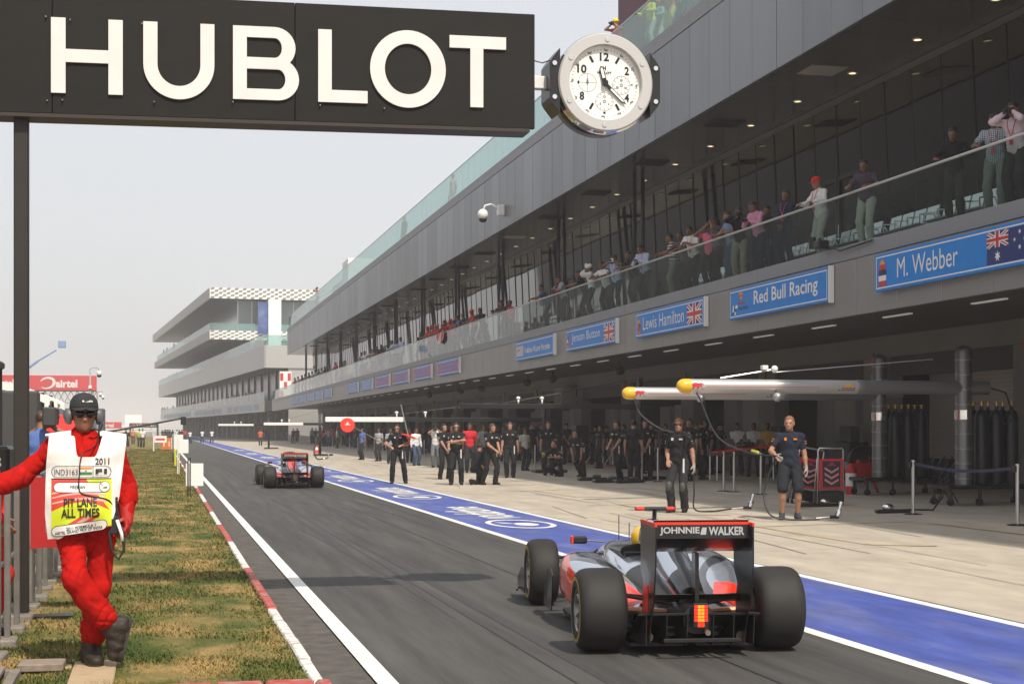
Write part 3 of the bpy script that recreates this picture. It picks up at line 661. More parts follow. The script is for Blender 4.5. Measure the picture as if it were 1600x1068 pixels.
# ------------------------------------------------------------------ lettered billboard over the lane
SYB = 13.5
m_sgn = M('billboard_black', (.011, .0092, .0085), .65, spec=.25, var=(2.2, .15), stretch=(1, 1, 6)); m_sgl = M('billboard_letter', (.70, .665, .645), .55, var=(3, .04)); m_sedge = M('billboard_edge', (.030, .022, .017), .5)
sxu = lambda u: ray_d(u, SYB)[0]
tilt = lambda x: .013 * (x - 1.2)
ZB0, ZB1 = 4.39, 5.43
bb = thing('billboard', 'black overhead billboard spelling HUBLOT in big white capitals', 'billboard', (-1.146, SYB + .14, 0))
xl, xr = -3.2, sxu(836)
brk = [xl, -.885, 1.15, xr]
def sheared(mb): mb.V = [(a, b, c + tilt(a)) for a, b, c in mb.V]; return mb
for a, b_ in zip(brk, brk[1:]): sheared(MB().bbox(a + .002, b_ - .002, SYB, SYB + .05, ZB0 + .003, ZB1 - .003, .004)).build('face_panel', m_sgn, bb)
sheared(MB().box(xl, xr, SYB + .052, SYB + .27, ZB0 + .04, ZB1 - .02)).build('casing', m_sedge, bb)
sheared(MB().box(xl, xr - .05, SYB - .012, SYB + .275, ZB0 - .03, ZB0)).build('bottom_frame', m_sedge, bb)
MB().bbox(-1.205, -1.085, SYB + .08, SYB + .20, .05, ZB0 - .005, .008).build('post', M('billboard_post', (.026, .021, .018), .5, .2, var=(3, .15)), bb)
MB().box(-1.23, -.72, SYB + .04, SYB + .24, .105, .125).build('foot_plate', m_blackmetal, bb)
def arc(cx, cz, rx, rz, a0, a1, n): return [(cx + rx * math.cos(math.radians(a0 + (a1 - a0) * k / n)), cz + rz * math.sin(math.radians(a0 + (a1 - a0) * k / n))) for k in range(n + 1)]
ZL0, ZL1 = 4.565, 5.20; LH = ZL1 - ZL0; S = .118
def letter(name, polys, pairs=()):
    mb = MB(); f = lambda u, v, w: (u, SYB - w, v + tilt(u))
    for p in polys: mb.prism(p, f, .001, .022)
    for o, i in pairs:                                         # ring between two outlines of equal length
        n = len(o); V = [f(*q, w) for w in (.001, .022) for q in o] + [f(*q, w) for w in (.001, .022) for q in i]; F = []
        for k in range(n):
            l = (k + 1) % n
            F += [(n + k, n + l, 3 * n + l, 3 * n + k), (l, k, 2 * n + k, 2 * n + l), (k, l, n + l, n + k), (2 * n + l, 2 * n + k, 3 * n + k, 3 * n + l)]
        mb.add(V, F)
    return mb.build('letter', m_sgl, bb)
R = lambda a, b, c, d: [(a, c), (b, c), (b, d), (a, d)]
a, b_ = sxu(80), sxu(192); zc = ZL0 + LH * .5
letter('H', [R(a, a + S, ZL0, ZL1), R(b_ - S, b_, ZL0, ZL1), R(a + S + .0005, b_ - S - .0005, zc - .055, zc + .055)])
a, b_ = sxu(224), sxu(335); c = (a + b_) / 2; rx = c - a
u1 = [(a, ZL1)] + arc(c, ZL0 + rx - .02, rx, rx, 180, 360, 24) + [(b_, ZL1)]; u2 = [(a + S, ZL1)] + arc(c, ZL0 + rx - .02, rx - S, rx - S + .005, 180, 360, 24) + [(b_ - S, ZL1)]
mb = MB(); f = lambda u, v, w: (u, SYB - w, v + tilt(u)); n = len(u1)
for k in range(n - 1): mb.prism([u1[k], u1[k + 1], u2[k + 1], u2[k]], f, .001, .022)
mb.build('letter', m_sgl, bb)
a, b_ = sxu(364), sxu(467)
mb = MB(); mb.prism(R(a, a + S, ZL0, ZL1), f, .001, .022)
for z0, z1, xe in ((zc - .045, ZL1, b_ - .03), (ZL0, zc + .045, b_)):
    h = (z1 - z0) / 2; o = [(a + S + .0005, z1), (xe - h, z1)] + arc(xe - h, z0 + h, h, h, 90, -90, 16) + [(xe - h, z0), (a + S + .0005, z0)]
    i_ = [(a + S + .0005, z1 - .095), (xe - h, z1 - .095)] + arc(xe - h, z0 + h, h - S, h - .095, 90, -90, 16) + [(xe - h, z0 + .095), (a + S + .0005, z0 + .095)]
    for k in range(len(o) - 1): mb.prism([o[k], o[k + 1], i_[k + 1], i_[k]], f, .001, .022 - (.0007 if z0 < zc - .1 else 0))
mb.build('letter', m_sgl, bb)
a, b_ = sxu(497), sxu(574); letter('L', [R(a, a + S, ZL0, ZL1), R(a + S + .0005, b_, ZL0, ZL0 + .108)])
a, b_ = sxu(578), sxu(696); c = (a + b_) / 2; h = (b_ - a) / 2
letter('O', [], [(arc(c, zc, h, LH / 2 + .025, 0, 360, 48)[:-1], arc(c, zc, h - S - .012, LH / 2 + .025 - S, 0, 360, 48)[:-1])])
a, b_ = sxu(702), sxu(790); c = (a + b_) / 2 - .01; letter('T', [R(a, b_, ZL1 - .11, ZL1), R(c - S / 2, c + S / 2, ZL0, ZL1 - .1105)])
lm = MB().tube([(0, 0, 0), (0, -.03, 0)], .006, 6).mesh('bolt', m_steel)
for u, v in ((72, 27), (110, 32), (74, 158), (98, 157), (222, 38), (241, 160), (364, 160), (500, 165), (600, 170)):
    x = sxu(u); inst('bolt', lm, bb, (x - bb.location.x, SYB - bb.location.y, zat(v, x, SYB)))

# ------------------------------------------------------------------ the big wrist-watch clock
cx, cdp = ray_d(945, 13.7); cz = zat(130, cx, 13.7); CR = .455
ck = thing('clock', 'large wristwatch shaped clock with pale bezel beside the billboard', 'clock', (cx, 13.7, cz))
m_bez = M('bezel_grey', (.52, .51, .49), .35, .3); m_dial = M('dial_cream', (.80, .79, .75), .5); m_ckb = M('clock_black', (.012, .012, .013), .3)
RX = Matrix.Rotation(math.radians(90), 4, 'X')                  # lathe axis z -> -y (towards the viewer)
def lt(name, prof, m, par=ck, n=64): o = MB().lathe(prof, n, X=RX).build(name, m, par, smooth=40, world=False); return o
lt('case', [(.02, -.36), (CR * .9, -.36), (CR * 1.0, -.30), (CR * 1.02, -.13), (CR * .98, -.08)], m_ckb)
lt('case_band', [(CR * .98, -.079), (CR * 1.03, -.06), (CR * 1.03, -.02), (CR * .99, 0)], m_chrome)
lt('bezel', [(CR * .99, .001), (CR * 1.0, .03), (CR * .97, .045), (CR * .775, .045), (CR * .765, .035), (CR * .765, -.012)], m_bez)
lt('dial', [(.001, -.012), (CR * .767, -.012)], m_dial)
dp = lambda u, v, e=0: (u, .011 - .0015 - e, v)                 # dial plane, facing -y
def numeral(mb, s, u, v, h, w=None, e=.001): w = w or h * .58 * len(s); put_text(mb, s, lambda a, b_: dp(a, b_, e), u - w / 2, u + w / 2, v - h / 2, v + h / 2, 0, .03)
for s_, an in (('12', 0), ('2', 60), ('4', 120), ('8', 240), ('10', 300)):
    P = MB(); r_ = CR * .55 if s_ != '12' else CR * .54; numeral(P, s_, r_ * math.sin(math.radians(an)), r_ * math.cos(math.radians(an)), CR * .17); P.build('numeral', m_ckb, ck, world=False)
def tick(mb, an, r0_, r1_, w, e=.001):
    a_ = math.radians(an); d = (math.sin(a_), math.cos(a_)); q = (d[1] * w / 2, -d[0] * w / 2)
    return mb.add([dp(d[0] * r0_ + q[0], d[1] * r0_ + q[1], e), dp(d[0] * r1_ + q[0], d[1] * r1_ + q[1], e), dp(d[0] * r1_ - q[0], d[1] * r1_ - q[1], e), dp(d[0] * r0_ - q[0], d[1] * r0_ - q[1], e)], [(0, 1, 2, 3)])
for an, ra, rb_, w in ((30, .48, .62, .05), (150, .48, .62, .05), (210, .48, .62, .05), (330, .48, .62, .05), (180, .58, .62, .05), (90, .57, .60, .03), (270, .53, .57, .05)): tick(MB(), an, CR * ra, CR * rb_, CR * w).build('hour_marker', m_ckb, ck, world=False)
P = MB()
for k in range(60): tick(P, 6 * k, CR * .665, CR * (.70 if k % 5 else .715), CR * (.007 if k % 5 else .012))
for k in range(12): numeral(P, '%02d' % (5 * k if k else 60), CR * .675 * math.sin(k * math.pi / 6 + .05), CR * .675 * math.cos(k * math.pi / 6 + .05), CR * .035, CR * .055, .0015)
P.build('minute_track', m_ckb, ck, world=False)['kind'] = 'stuff'
P = MB(); numeral(P, 'H', 0, CR * .31, CR * .09, CR * .07); numeral(P, 'HUBLOT', 0, CR * .215, CR * .055, CR * .3); P.build('dial_lettering', m_ckb, ck, world=False)
def ring2(mb, u, v, r, w, e=.001, n=32): mb.add([dp(u + (r + (w if s_ else 0)) * math.cos(2 * math.pi * k / n), v + (r + (w if s_ else 0)) * math.sin(2 * math.pi * k / n), e) for k in range(n) for s_ in (0, 1)], [(2 * k, 2 * k + 1, (2 * k + 3) % (2 * n), (2 * k + 2) % (2 * n)) for k in range(n)])
for (u, v, t1) in ((-CR * .36, 0, 0), (CR * .36, -.01, ('30', '20', '10')), (0, -CR * .37, ('12', '8', '4'))):
    q = MB(); ring2(q, u, v, CR * .185, .003)
    if t1:
        ring2(q, u, v, CR * .02, .006)
        for k in range(3): an = math.radians(120 * k if k != 1 else 240); an = math.radians((0, 240, 120)[k]); numeral(q, t1[k], u + CR * .10 * math.sin(an), v + CR * .10 * math.cos(an), CR * .05)
        for k in range(12): a_ = k * math.pi / 6; c_, s_ = math.cos(a_), math.sin(a_); q.add([dp(u + CR * .14 * c_ - .002 * s_, v + CR * .14 * s_ + .002 * c_), dp(u + CR * .175 * c_ - .002 * s_, v + CR * .175 * s_ + .002 * c_), dp(u + CR * .175 * c_ + .002 * s_, v + CR * .175 * s_ - .002 * c_), dp(u + CR * .14 * c_ + .002 * s_, v + CR * .14 * s_ - .002 * c_)], [(0, 1, 2, 3)])
    else:
        for (w, h) in ((CR * .18, .0016), (.0016, CR * .18)): q.add([dp(u - w, v - h, .0013 if w > h else .001), dp(u + w, v - h, .0013 if w > h else .001), dp(u + w, v + h, .0013 if w > h else .001), dp(u - w, v + h, .0013 if w > h else .001)], [(0, 1, 2, 3)])
        q.add([dp(u - .012, v, .002), dp(u, v - .02, .002), dp(u + .012, v, .002), dp(u, v + .055, .002)], [(0, 1, 2, 3)])
    q.build('subdial', M('subdial_ink', (.13, .13, .13), .5), ck, world=False)
def hand(name, an, ln, w):
    a_ = math.radians(an); d = (math.sin(a_), math.cos(a_)); n_ = (d[1], -d[0])
    def g_(t, s_, e): return (d[0] * t + n_[0] * s_, .011 - .012 - e, d[1] * t + n_[1] * s_)
    o = MB(); pts = [(-.0, -w), (ln * .82, -w), (ln, 0), (ln * .82, w), (0, w)]; o.prism(pts, g_, 0, .008); h_ = o.build(name, m_ckb, ck, world=False)
    MB().prism([(ln * .28, -w * .6), (ln * .80, -w * .6), (ln * .9, 0), (ln * .80, w * .6), (ln * .28, w * .6)], g_, .0085, .010).build('inlay', m_dial, h_, world=False)
hand('hour_hand', -14, CR * .36, CR * .045); hand('minute_hand', 133, CR * .62, CR * .034)
MB().lathe([(.001, .03), (CR * .06, .03), (CR * .065, .0)], 20, X=RX).build('hub', m_ckb, ck, world=False)
scr = MB().lathe([(.001, .053), (CR * .048, .053), (CR * .054, .0455)], 16, X=RX).mesh('screw', m_alu)
for an in (0, 60, 120, 180, 240, 300): inst('screw', scr, ck, (CR * .87 * math.sin(math.radians(an + 2)), 0, CR * .87 * math.cos(math.radians(an + 2))))
lug = MB().bbox(CR * .93, CR * 1.17, -.10, .18, -.24, .24, .05)
for s_ in (-1, 1):
    o = MB(); o.prism([(s_ * CR * .95, -.30), (s_ * CR * 1.12, -.20), (s_ * CR * 1.17, -.16), (s_ * CR * 1.17, .16), (s_ * CR * 1.12, .20), (s_ * CR * .95, .30)][::s_], lambda u, v, w: (u, w, v), -.02, .30); lg = o.build('lug', m_ckb, ck, world=False)
    for zz in (-.155, .155): MB().lathe([(.001, .035), (.022, .035), (.026, .021)], 12, X=Matrix.Translation((s_ * CR * 1.07, 0, zz)) @ RX).build('lug_screw', m_chrome, lg, world=False)
MB().bbox(xr - cx + .002, -CR * .96, .10, .18, -.06, .06, .008).build('bracket', m_wplastic, ck, world=False)
MB().tube([(xr - cx + .01, .1, .22), (-.65, .08, .19), (-.58, .06, .17), (-.5, .05, .2)], .006, 6).build('cable', m_black, ck, world=False)
MB().box(xr - cx - .02, xr - cx - .001, .05, .22, -.10, .10).build('wall_plate', m_alu, ck, world=False)
# ------------------------------------------------------------------ people: smooth bodies polygonised from blended limbs
def rotm(yaw=0, pitch=0, roll=0):
    return (Matrix.Rotation(yaw, 3, 'Z') @ Matrix.Rotation(pitch, 3, 'X') @ Matrix.Rotation(roll, 3, 'Y'))
def f_cone(P, a, b, ra, rb):
    a = np.asarray(a, float); b = np.asarray(b, float); ba = b - a; l2 = ba @ ba + 1e-12
    t = np.clip(((P - a) @ ba) / l2, 0, 1); d = P - a - t[:, None] * ba
    return np.sqrt((d * d).sum(1)) - (ra + (rb - ra) * t)
def f_ell(P, c, r, Rm):
    q = (P - np.asarray(c, float)) @ Rm; r = np.asarray(r, float)
    k0 = np.sqrt(((q / r) ** 2).sum(1)); k1 = np.sqrt(((q / (r * r)) ** 2).sum(1)) + 1e-9
    return k0 * (k0 - 1) / k1
def poly(prims, h, k=.03, cut=None, wob=None):
    """prims: ('c',a,b,ra,rb) / ('e',c,r,R) -> verts, quads; cut(P)->bool keeps the solid where True"""
    lo = np.full(3, 9.); hi = np.full(3, -9.); bbs = []
    for p in prims:
        if p[0] == 'c':
            r = max(p[3], p[4]); l = np.minimum(p[1], p[2]) - r; u = np.maximum(p[1], p[2]) + r
        else:
            r = max(p[2]); l = np.asarray(p[1]) - r; u = np.asarray(p[1]) + r
        bbs.append((l, u)); lo = np.minimum(lo, l); hi = np.maximum(hi, u)
    lo = lo - 2.5 * h; n = np.ceil((hi - lo) / h).astype(int) + 4
    D = np.full(n, .15)
    ax = [lo[i] + h * np.arange(n[i]) for i in range(3)]
    for p, (l, u) in zip(prims, bbs):
        i0 = np.maximum(((l - lo - 2.2 * k - 2 * h) / h).astype(int), 0); i1 = np.minimum(((u - lo + 2.2 * k + 2 * h) / h).astype(int) + 2, n)
        s = tuple(slice(i0[i], i1[i]) for i in range(3)); g = np.stack(np.meshgrid(*[ax[i][s[i]] for i in range(3)], indexing='ij'), -1); sh = g.shape[:3]; g = g.reshape(-1, 3)
        d = (f_cone(g, *p[1:5]) if p[0] == 'c' else f_ell(g, p[1], p[2], p[3])).reshape(sh); o = D[s]
        hh = np.maximum(k - np.abs(o - d), 0) / k; D[s] = np.minimum(o, d) - hh * hh * k * .25
    if cut is not None or wob is not None:
        g = np.stack(np.meshgrid(*ax, indexing='ij'), -1).reshape(-1, 3)
        if wob is not None: D = D + wob(g).reshape(D.shape)
        if cut is not None: D = np.maximum(D, cut(g).reshape(D.shape))
    D[0] = D[-1] = .1; D[:, 0] = D[:, -1] = .1; D[:, :, 0] = D[:, :, -1] = .1
    I = D < 0
    c = [I[a:n[0] - 1 + a, b:n[1] - 1 + b, e:n[2] - 1 + e] for a in (0, 1) for b in (0, 1) for e in (0, 1)]
    cnt = sum(x.astype(np.int8) for x in c); act = (cnt > 0) & (cnt < 8); ids = np.full(act.shape, -1); m = act.sum(); ids[act] = np.arange(m)
    A = np.argwhere(act); acc = np.zeros((m, 3)); w = np.zeros(m)
    off = np.array([(a, b, e) for a in (0, 1) for b in (0, 1) for e in (0, 1)])
    for i in range(8):
        for j in range(i + 1, 8):
            if np.abs(off[i] - off[j]).sum() != 1: continue
            p = A + off[i]; q = A + off[j]; dp_ = D[tuple(p.T)]; dq = D[tuple(q.T)]; x = (dp_ < 0) != (dq < 0)
            t = np.where(x, dp_ / np.where(x, dp_ - dq, 1), 0); acc += np.where(x[:, None], p + t[:, None] * (q - p), 0); w += x
    V = lo + h * acc / w[:, None]; Q = []
    for a in range(3):
        b, e = (a + 1) % 3, (a + 2) % 3
        sl0 = [slice(1, -1)] * 3; sl0[a] = slice(0, -1); sl1 = [slice(1, -1)] * 3; sl1[a] = slice(1, None)
        i0, i1 = I[tuple(sl0)], I[tuple(sl1)]; idx = np.argwhere(i0 != i1)
        if not len(idx): continue
        flip = i0[tuple(idx.T)]; base = idx + 1; base[:, a] -= 1
        ok = np.ones(len(base), bool); vs_ = []
        for (db, de) in ((-1, -1), (0, -1), (0, 0), (-1, 0)):
            p = base.copy(); p[:, b] += db; p[:, e] += de; ok &= (p >= 0).all(1) & (p < np.array(ids.shape)).all(1); p = np.clip(p, 0, np.array(ids.shape) - 1); vs_.append(ids[tuple(p.T)])
        q = np.stack(vs_, 1); q[~flip] = q[~flip][:, ::-1]; q = q[ok & (q >= 0).all(1)]; Q.append(q)
    return V, np.concatenate(Q)
def np_mesh(name, V, Q, mat=None, smooth=True):
    me = bpy.data.meshes.new(name); me.vertices.add(len(V)); me.vertices.foreach_set('co', np.ascontiguousarray(V, dtype=np.float32).ravel())
    k = Q.shape[1]; me.loops.add(Q.size); me.loops.foreach_set('vertex_index', Q.astype(np.int32).ravel()); me.polygons.add(len(Q)); me.polygons.foreach_set('loop_start', np.arange(0, Q.size, k, dtype=np.int32))
    if smooth: me.polygons.foreach_set('use_smooth', [True] * len(Q))
    if mat: me.materials.append(mat)
    me.update(); me.validate(); return me

HANDS = {}
def hand_shape(curl, h=.0065, fat=1.0, thumb=0.0):
    """right hand: wrist at 0, fingers +x, thumb side +y, palm facing -z"""
    key = (curl, h, fat, thumb)
    if key in HANDS: return HANDS[key]
    I3 = np.eye(3); pr = [('c', (-.03, 0, 0), (.02, 0, 0), .025 * fat, .024 * fat), ('e', (.05, 0, 0), (.052, .043 * fat, .0165 * fat), I3)]
    for y, L_, r in ((.031, .072, .0092), (.010, .082, .0095), (-.011, .076, .0092), (-.031, .060, .0082)):
        p = np.array((.088, y, .001)); ang = 0.0
        pr.append(('c', (.055, y * .8, 0), tuple(p), r * 1.15 * fat, r * 1.05 * fat))
        for seg, b in ((.45, 55), (.30, 65), (.25, 40)):
            ang += math.radians(b) * curl; q = p + L_ * seg * np.array((math.cos(ang), y * .12, -math.sin(ang))); pr.append(('c', tuple(p), tuple(q), r * fat, r * .92 * fat)); p = q
    p0 = np.array((.018, .026, -.006)); d = np.array((.62 - .25 * curl, .72 - .75 * curl * .8, -.28 - .5 * curl)); d /= np.linalg.norm(d); p1 = p0 + d * .042; d2 = d + np.array((.35, -.45 * curl, -.25 * curl)); d2 /= np.linalg.norm(d2); p2 = p1 + d2 * .034
    pr += [('c', tuple(p0), tuple(p1), .0135 * fat, .011 * fat), ('c', tuple(p1), tuple(p2), .0105 * fat, .0085 * fat)]
    HANDS[key] = poly(pr, h, .008); return HANDS[key]
def hand_at(wrist, direc, palm, right, curl, h=.0065, fat=1.0):
    V, Q = hand_shape(curl, h, fat); x = np.array(direc, float); x /= np.linalg.norm(x); z = -np.array(palm, float); z -= x * (z @ x); z /= np.linalg.norm(z) + 1e-9; y = np.cross(z, x)
    V = V.copy()
    if not right: V[:, 1] *= -1; Q = Q[:, ::-1]
    return np.asarray(wrist) + V[:, :1] * x + V[:, 1:2] * y + V[:, 2:] * z, Q

def ik(a, b, l1, l2, pole):
    a = Vector(a); b = Vector(b); d = b - a; L_ = min(d.length, (l1 + l2) * .995); d.normalize(); b2 = a + d * L_
    x = (l1 * l1 - l2 * l2 + L_ * L_) / (2 * L_); hgt = math.sqrt(max(l1 * l1 - x * x, 0)); p = Vector(pole); p = p - d * p.dot(d); p.normalize()
    return a + d * x + p * hgt, b2
def skeleton(P=(0, 0, .93), lean=0, side=0, twist=0, hyaw=0, hpitch=0, HL=None, HR=None, EL=None, ER=None, FL=(.10, 0, .0), FR=(-.10, 0, .0), KL=(.15, -1, 0), KR=(-.15, -1, 0), tL=.18, tR=-.18, sc=1.0, **kw):
    """figure faces -y; L is the figure's left (+x). lean>0 bends forward (towards -y)"""
    P = Vector(P); Rt = Matrix.Rotation(twist, 3, 'Z') @ Matrix.Rotation(lean, 3, 'X') @ Matrix.Rotation(side, 3, 'Y')
    J = {'P': P, 'Rt': Rt}; up = lambda x, y, z: P + Rt @ Vector((x, y, z))
    J['W'] = up(0, 0, .16); J['C'] = up(0, .0, .34); J['N'] = up(0, .015, .505)
    Rh = Matrix.Rotation(twist + hyaw, 3, 'Z') @ Matrix.Rotation(lean * .35 + hpitch, 3, 'X'); J['Rh'] = Rh; J['H'] = J['N'] + Rh @ Vector((0, -.025, .165))
    for s, n, hd, pole, ft, kn, tt in ((1, 'L', HL, EL, FL, KL, tL), (-1, 'R', HR, ER, FR, KR, tR)):
        S_ = up(s * .185, .01, .455); hd = hd or tuple(P + Vector((s * .26, -.03, -.10))); pole = pole or (s * .45, .8, -.3)
        E, Hn = ik(S_, hd, .285, .255, pole); J['S' + n], J['E' + n], J['H' + n] = S_, E, Hn
        hip = P + Rt.to_3x3() @ Vector((s * .095, 0, -.03)) if lean < .9 else P + Vector((s * .095, 0, -.03)); ank = Vector(ft) + Vector((0, 0, .085)); K, A = ik(hip, ank, .435, .425, kn)
        J['I' + n], J['K' + n], J['A' + n] = hip, K, A; fd = Matrix.Rotation(tt, 3, 'Z') @ Vector((0, -1, 0)); J['F' + n] = fd
        J['FP' + n] = kw.get('fp' + n, 0)
    return J
def npy(v): return np.array(v[:3], float)
def torso(J, g, belly=0.0, w=1.0):
    R_ = np.array(J['Rt']); pr = [('e', npy(J['P'] + J['Rt'] @ Vector((0, .01, .02))), (.165 * w + g, .118 + g + belly * .3, .13 + g), R_), ('e', npy(J['W'] + J['Rt'] @ Vector((0, -belly * .5, 0))), (.142 * w + g + belly * .5, .108 + g + belly, .15 + g), R_),
        ('e', npy(J['C'] + J['Rt'] @ Vector((0, .0, .02))), (.168 * w + g, .118 + g, .17 + g), R_)]
    for n in 'LR': pr.append(('c', npy(J['N'] - J['Rt'] @ Vector((0, 0, .05))), npy(J['S' + n]), .060 + g, .050 + g))
    return pr
def arm(J, n, g, upto=2.0, g2=None):
    S_, E, H_ = npy(J['S' + n]), npy(J['E' + n]), npy(J['H' + n]); g2 = g if g2 is None else g2
    if upto <= 1: return [('c', S_, S_ + (E - S_) * upto, .050 + g, .046 + g2)]
    m = E + (H_ - E) * .35; e = E + (H_ - E) * (upto - 1)
    return [('c', S_, E, .050 + g, .041 + g), ('c', E, m, .041 + g, .040 + g), ('c', m, e, .040 + g, .040 - .014 * (upto - 1) + g2)]
def leg(J, n, g, upto=2.0, flare=0):
    I_, K, A = npy(J['I' + n]), npy(J['K' + n]), npy(J['A' + n])
    if upto <= 1: return [('c', I_, I_ + (K - I_) * upto, .088 + g, .066 + g + flare)]
    m = K + (A - K) * .3; e = K + (A - K) * (upto - 1)
    return [('c', I_, K, .086 + g, .056 + g), ('c', K, m, .055 + g, .055 + g + flare * .3), ('c', m, e, .055 + g + flare * .3, .055 - .018 * (upto - 1) + g + flare)]
def foot(J, n, g=0):
    A = J['A' + n]; f = J['F' + n]; p = J['FP' + n]
    if p: f = (f * math.cos(p) + Vector((0, 0, -1)) * math.sin(p))
    dn = Vector((0, 0, -1)) if not p else (Vector((0, 0, -1)) * math.cos(p) - J['F' + n] * math.sin(p))
    h = A + dn * .045 - f * .045; b = A + dn * .05 + f * .09; t = A + dn * .055 + f * .155
    return [('c', npy(A + Vector((0, 0, .03))), npy(h), .042 + g, .036 + g), ('c', npy(h), npy(b), .036 + g, .036 + g), ('c', npy(b), npy(t), .036 + g, .028 + g), ('c', npy(A), npy(b), .040 + g, .034 + g)]
def head(J, g=0):
    H_, R_ = J['H'], np.array(J['Rh']); o = lambda x, y, z: npy(H_ + J['Rh'] @ Vector((x, y, z)))
    return [('e', o(0, .012, .035), (.076 + g, .096 + g, .088 + g), R_), ('e', o(0, -.025, -.035), (.062 + g, .070 + g, .082 + g), R_), ('c', o(0, -.078, -.085), o(0, -.06, -.085), .026, .032),
            ('c', npy(J['N'] - J['Rt'] @ Vector((0, 0, .04))), o(0, .02, -.05), .062 + g, .055 + g)]
def face(J):
    o = lambda x, y, z: npy(J['H'] + J['Rh'] @ Vector((x, y, z)))
    pr = [('c', o(0, -.094, .012), o(0, -.112, -.028), .008, .014), ('c', o(-.012, -.1, -.03), o(.012, -.1, -.03), .010, .010), ('c', o(-.035, -.086, .028), o(.035, -.086, .028), .012, .012)]
    for s in (1, -1): pr += [('e', o(s * .077, .015, -.005), (.012, .022, .032), np.array(J['Rh'])), ('c', o(s * .012, -.09, -.062), o(s * .003, -.093, -.06), .010, .010)]
    return pr
def cutz(J, f): 
    H_ = npy(J['H']); R_ = np.array(J['Rh'])
    return lambda g: f((g - H_) @ R_)
def _thr(ys, zs): return lambda q: np.interp(q[:, 1], ys, zs) - q[:, 2]
HAIRS = {'short': _thr((-.10, -.035, -.01, .03, .07), (.076, .062, .012, -.03, -.075)), 'crop': _thr((-.10, -.04, -.01, .03, .08), (.082, .07, .03, -.01, -.05)),
         'long': _thr((-.10, -.04, -.005, .02, .05), (.055, .04, -.05, -.33, -.33))}
POSE = {
    'stand': dict(), 'stand2': dict(FL=(.14, .02, 0), FR=(-.12, -.03, 0), hyaw=.35, HL=(.27, -.06, .80), HR=(-.25, .0, .80)),
    'behind': dict(HL=(.06, .2, .92), HR=(-.06, .2, .92), EL=(.8, .5, 0), ER=(-.8, .5, 0), FL=(.15, 0, 0), FR=(-.15, 0, 0)),
    'rail': dict(lean=.14, P=(0, .04, .94), HL=(.26, -.36, 1.15), HR=(-.22, -.36, 1.15), EL=(.7, .4, -.5), ER=(-.7, .4, -.5), hpitch=.25, FL=(.12, .0, 0), FR=(-.12, .1, 0)),
    'rail_low': dict(lean=.42, P=(0, .16, .92), HL=(.16, -.46, 1.13), HR=(-.14, -.46, 1.13), EL=(.9, .1, -.5), ER=(-.9, .1, -.5), hpitch=.1, FL=(.12, .15, 0), FR=(-.12, .2, 0)),
    'photo': dict(lean=.12, HL=(.065, -.24, 1.53), HR=(-.065, -.24, 1.53), EL=(.8, .0, -.7), ER=(-.8, .0, -.7), hpitch=.2),
    'phone': dict(lean=.25, HL=(.07, -.38, 1.22), HR=(-.07, -.38, 1.22), EL=(.7, .3, -.6), ER=(-.7, .3, -.6), hpitch=.35),
    'crossed': dict(HL=(-.13, -.20, 1.20), HR=(.13, -.235, 1.24), EL=(.8, -.2, -.6), ER=(-.8, -.2, -.6), FL=(.14, 0, 0), FR=(-.14, 0, 0)),
    'front_hands': dict(HL=(.03, -.2, .86), HR=(-.03, -.22, .88), EL=(.8, .4, 0), ER=(-.8, .4, 0), FL=(.15, 0, 0), FR=(-.15, 0, 0)),
    'bend': dict(P=(0, .18, .86), lean=.95, HL=(.15, -.14, .58), HR=(-.15, -.14, .58), EL=(.6, -.3, .1), ER=(-.6, -.3, .1), hpitch=-.35, FL=(.14, .05, 0), FR=(-.12, .25, 0)),
    'crouch': dict(P=(0, .16, .50), lean=.85, HL=(.22, -.55, .62), HR=(-.14, -.55, .72), EL=(.6, 0, -.6), ER=(-.6, 0, -.6), hpitch=-.5, FL=(.16, -.02, 0), FR=(-.14, .22, 0), KL=(.4, -1, .5), KR=(-.4, -1, .4)),
    'kneel': dict(P=(0, .1, .48), lean=.35, HL=(.16, -.42, .5), HR=(-.16, -.40, .62), hpitch=.1, FL=(.14, -.18, 0), FR=(-.14, .48, .02), KL=(.2, -1, .6), KR=(-.2, -1, -.9), fpR=1.2),
    'walk': dict(FL=(.10, -.26, 0), FR=(-.10, .30, .03), HL=(.26, .14, .88), HR=(-.25, -.18, .92), P=(0, 0, .91), fpR=.5),
    'hose': dict(HR=(-.24, -.30, 1.06), ER=(-.7, .5, -.5), HL=(.28, -.02, .80), FL=(.13, .02, 0), FR=(-.13, -.02, 0), hyaw=-.25),
    'hose2': dict(HL=(.30, -.02, .82), HR=(-.16, -.15, .95), FL=(.10, .04, 0), FR=(-.12, -.05, 0), hyaw=.2),
    'lolli': dict(HR=(-.22, -.26, 1.08), HL=(.12, -.30, 1.12), EL=(.8, .3, -.5), ER=(-.8, .3, -.5), FL=(.24, .05, 0), FR=(-.16, -.05, 0), hyaw=-.3),
    'profile': dict(lean=.12, HL=(.10, -.30, .92), HR=(-.10, -.34, .98), FL=(.10, -.10, 0), FR=(-.10, .22, 0), hpitch=.15),
    'sit_lie': dict(lean=.75, P=(0, .3, .88), HL=(.2, -.4, 1.14), HR=(-.2, -.4, 1.14), EL=(.9, 0, -.4), ER=(-.9, 0, -.4), hpitch=-.2, FL=(.1, .3, 0), FR=(-.1, .3, 0)),
}
PM = {}
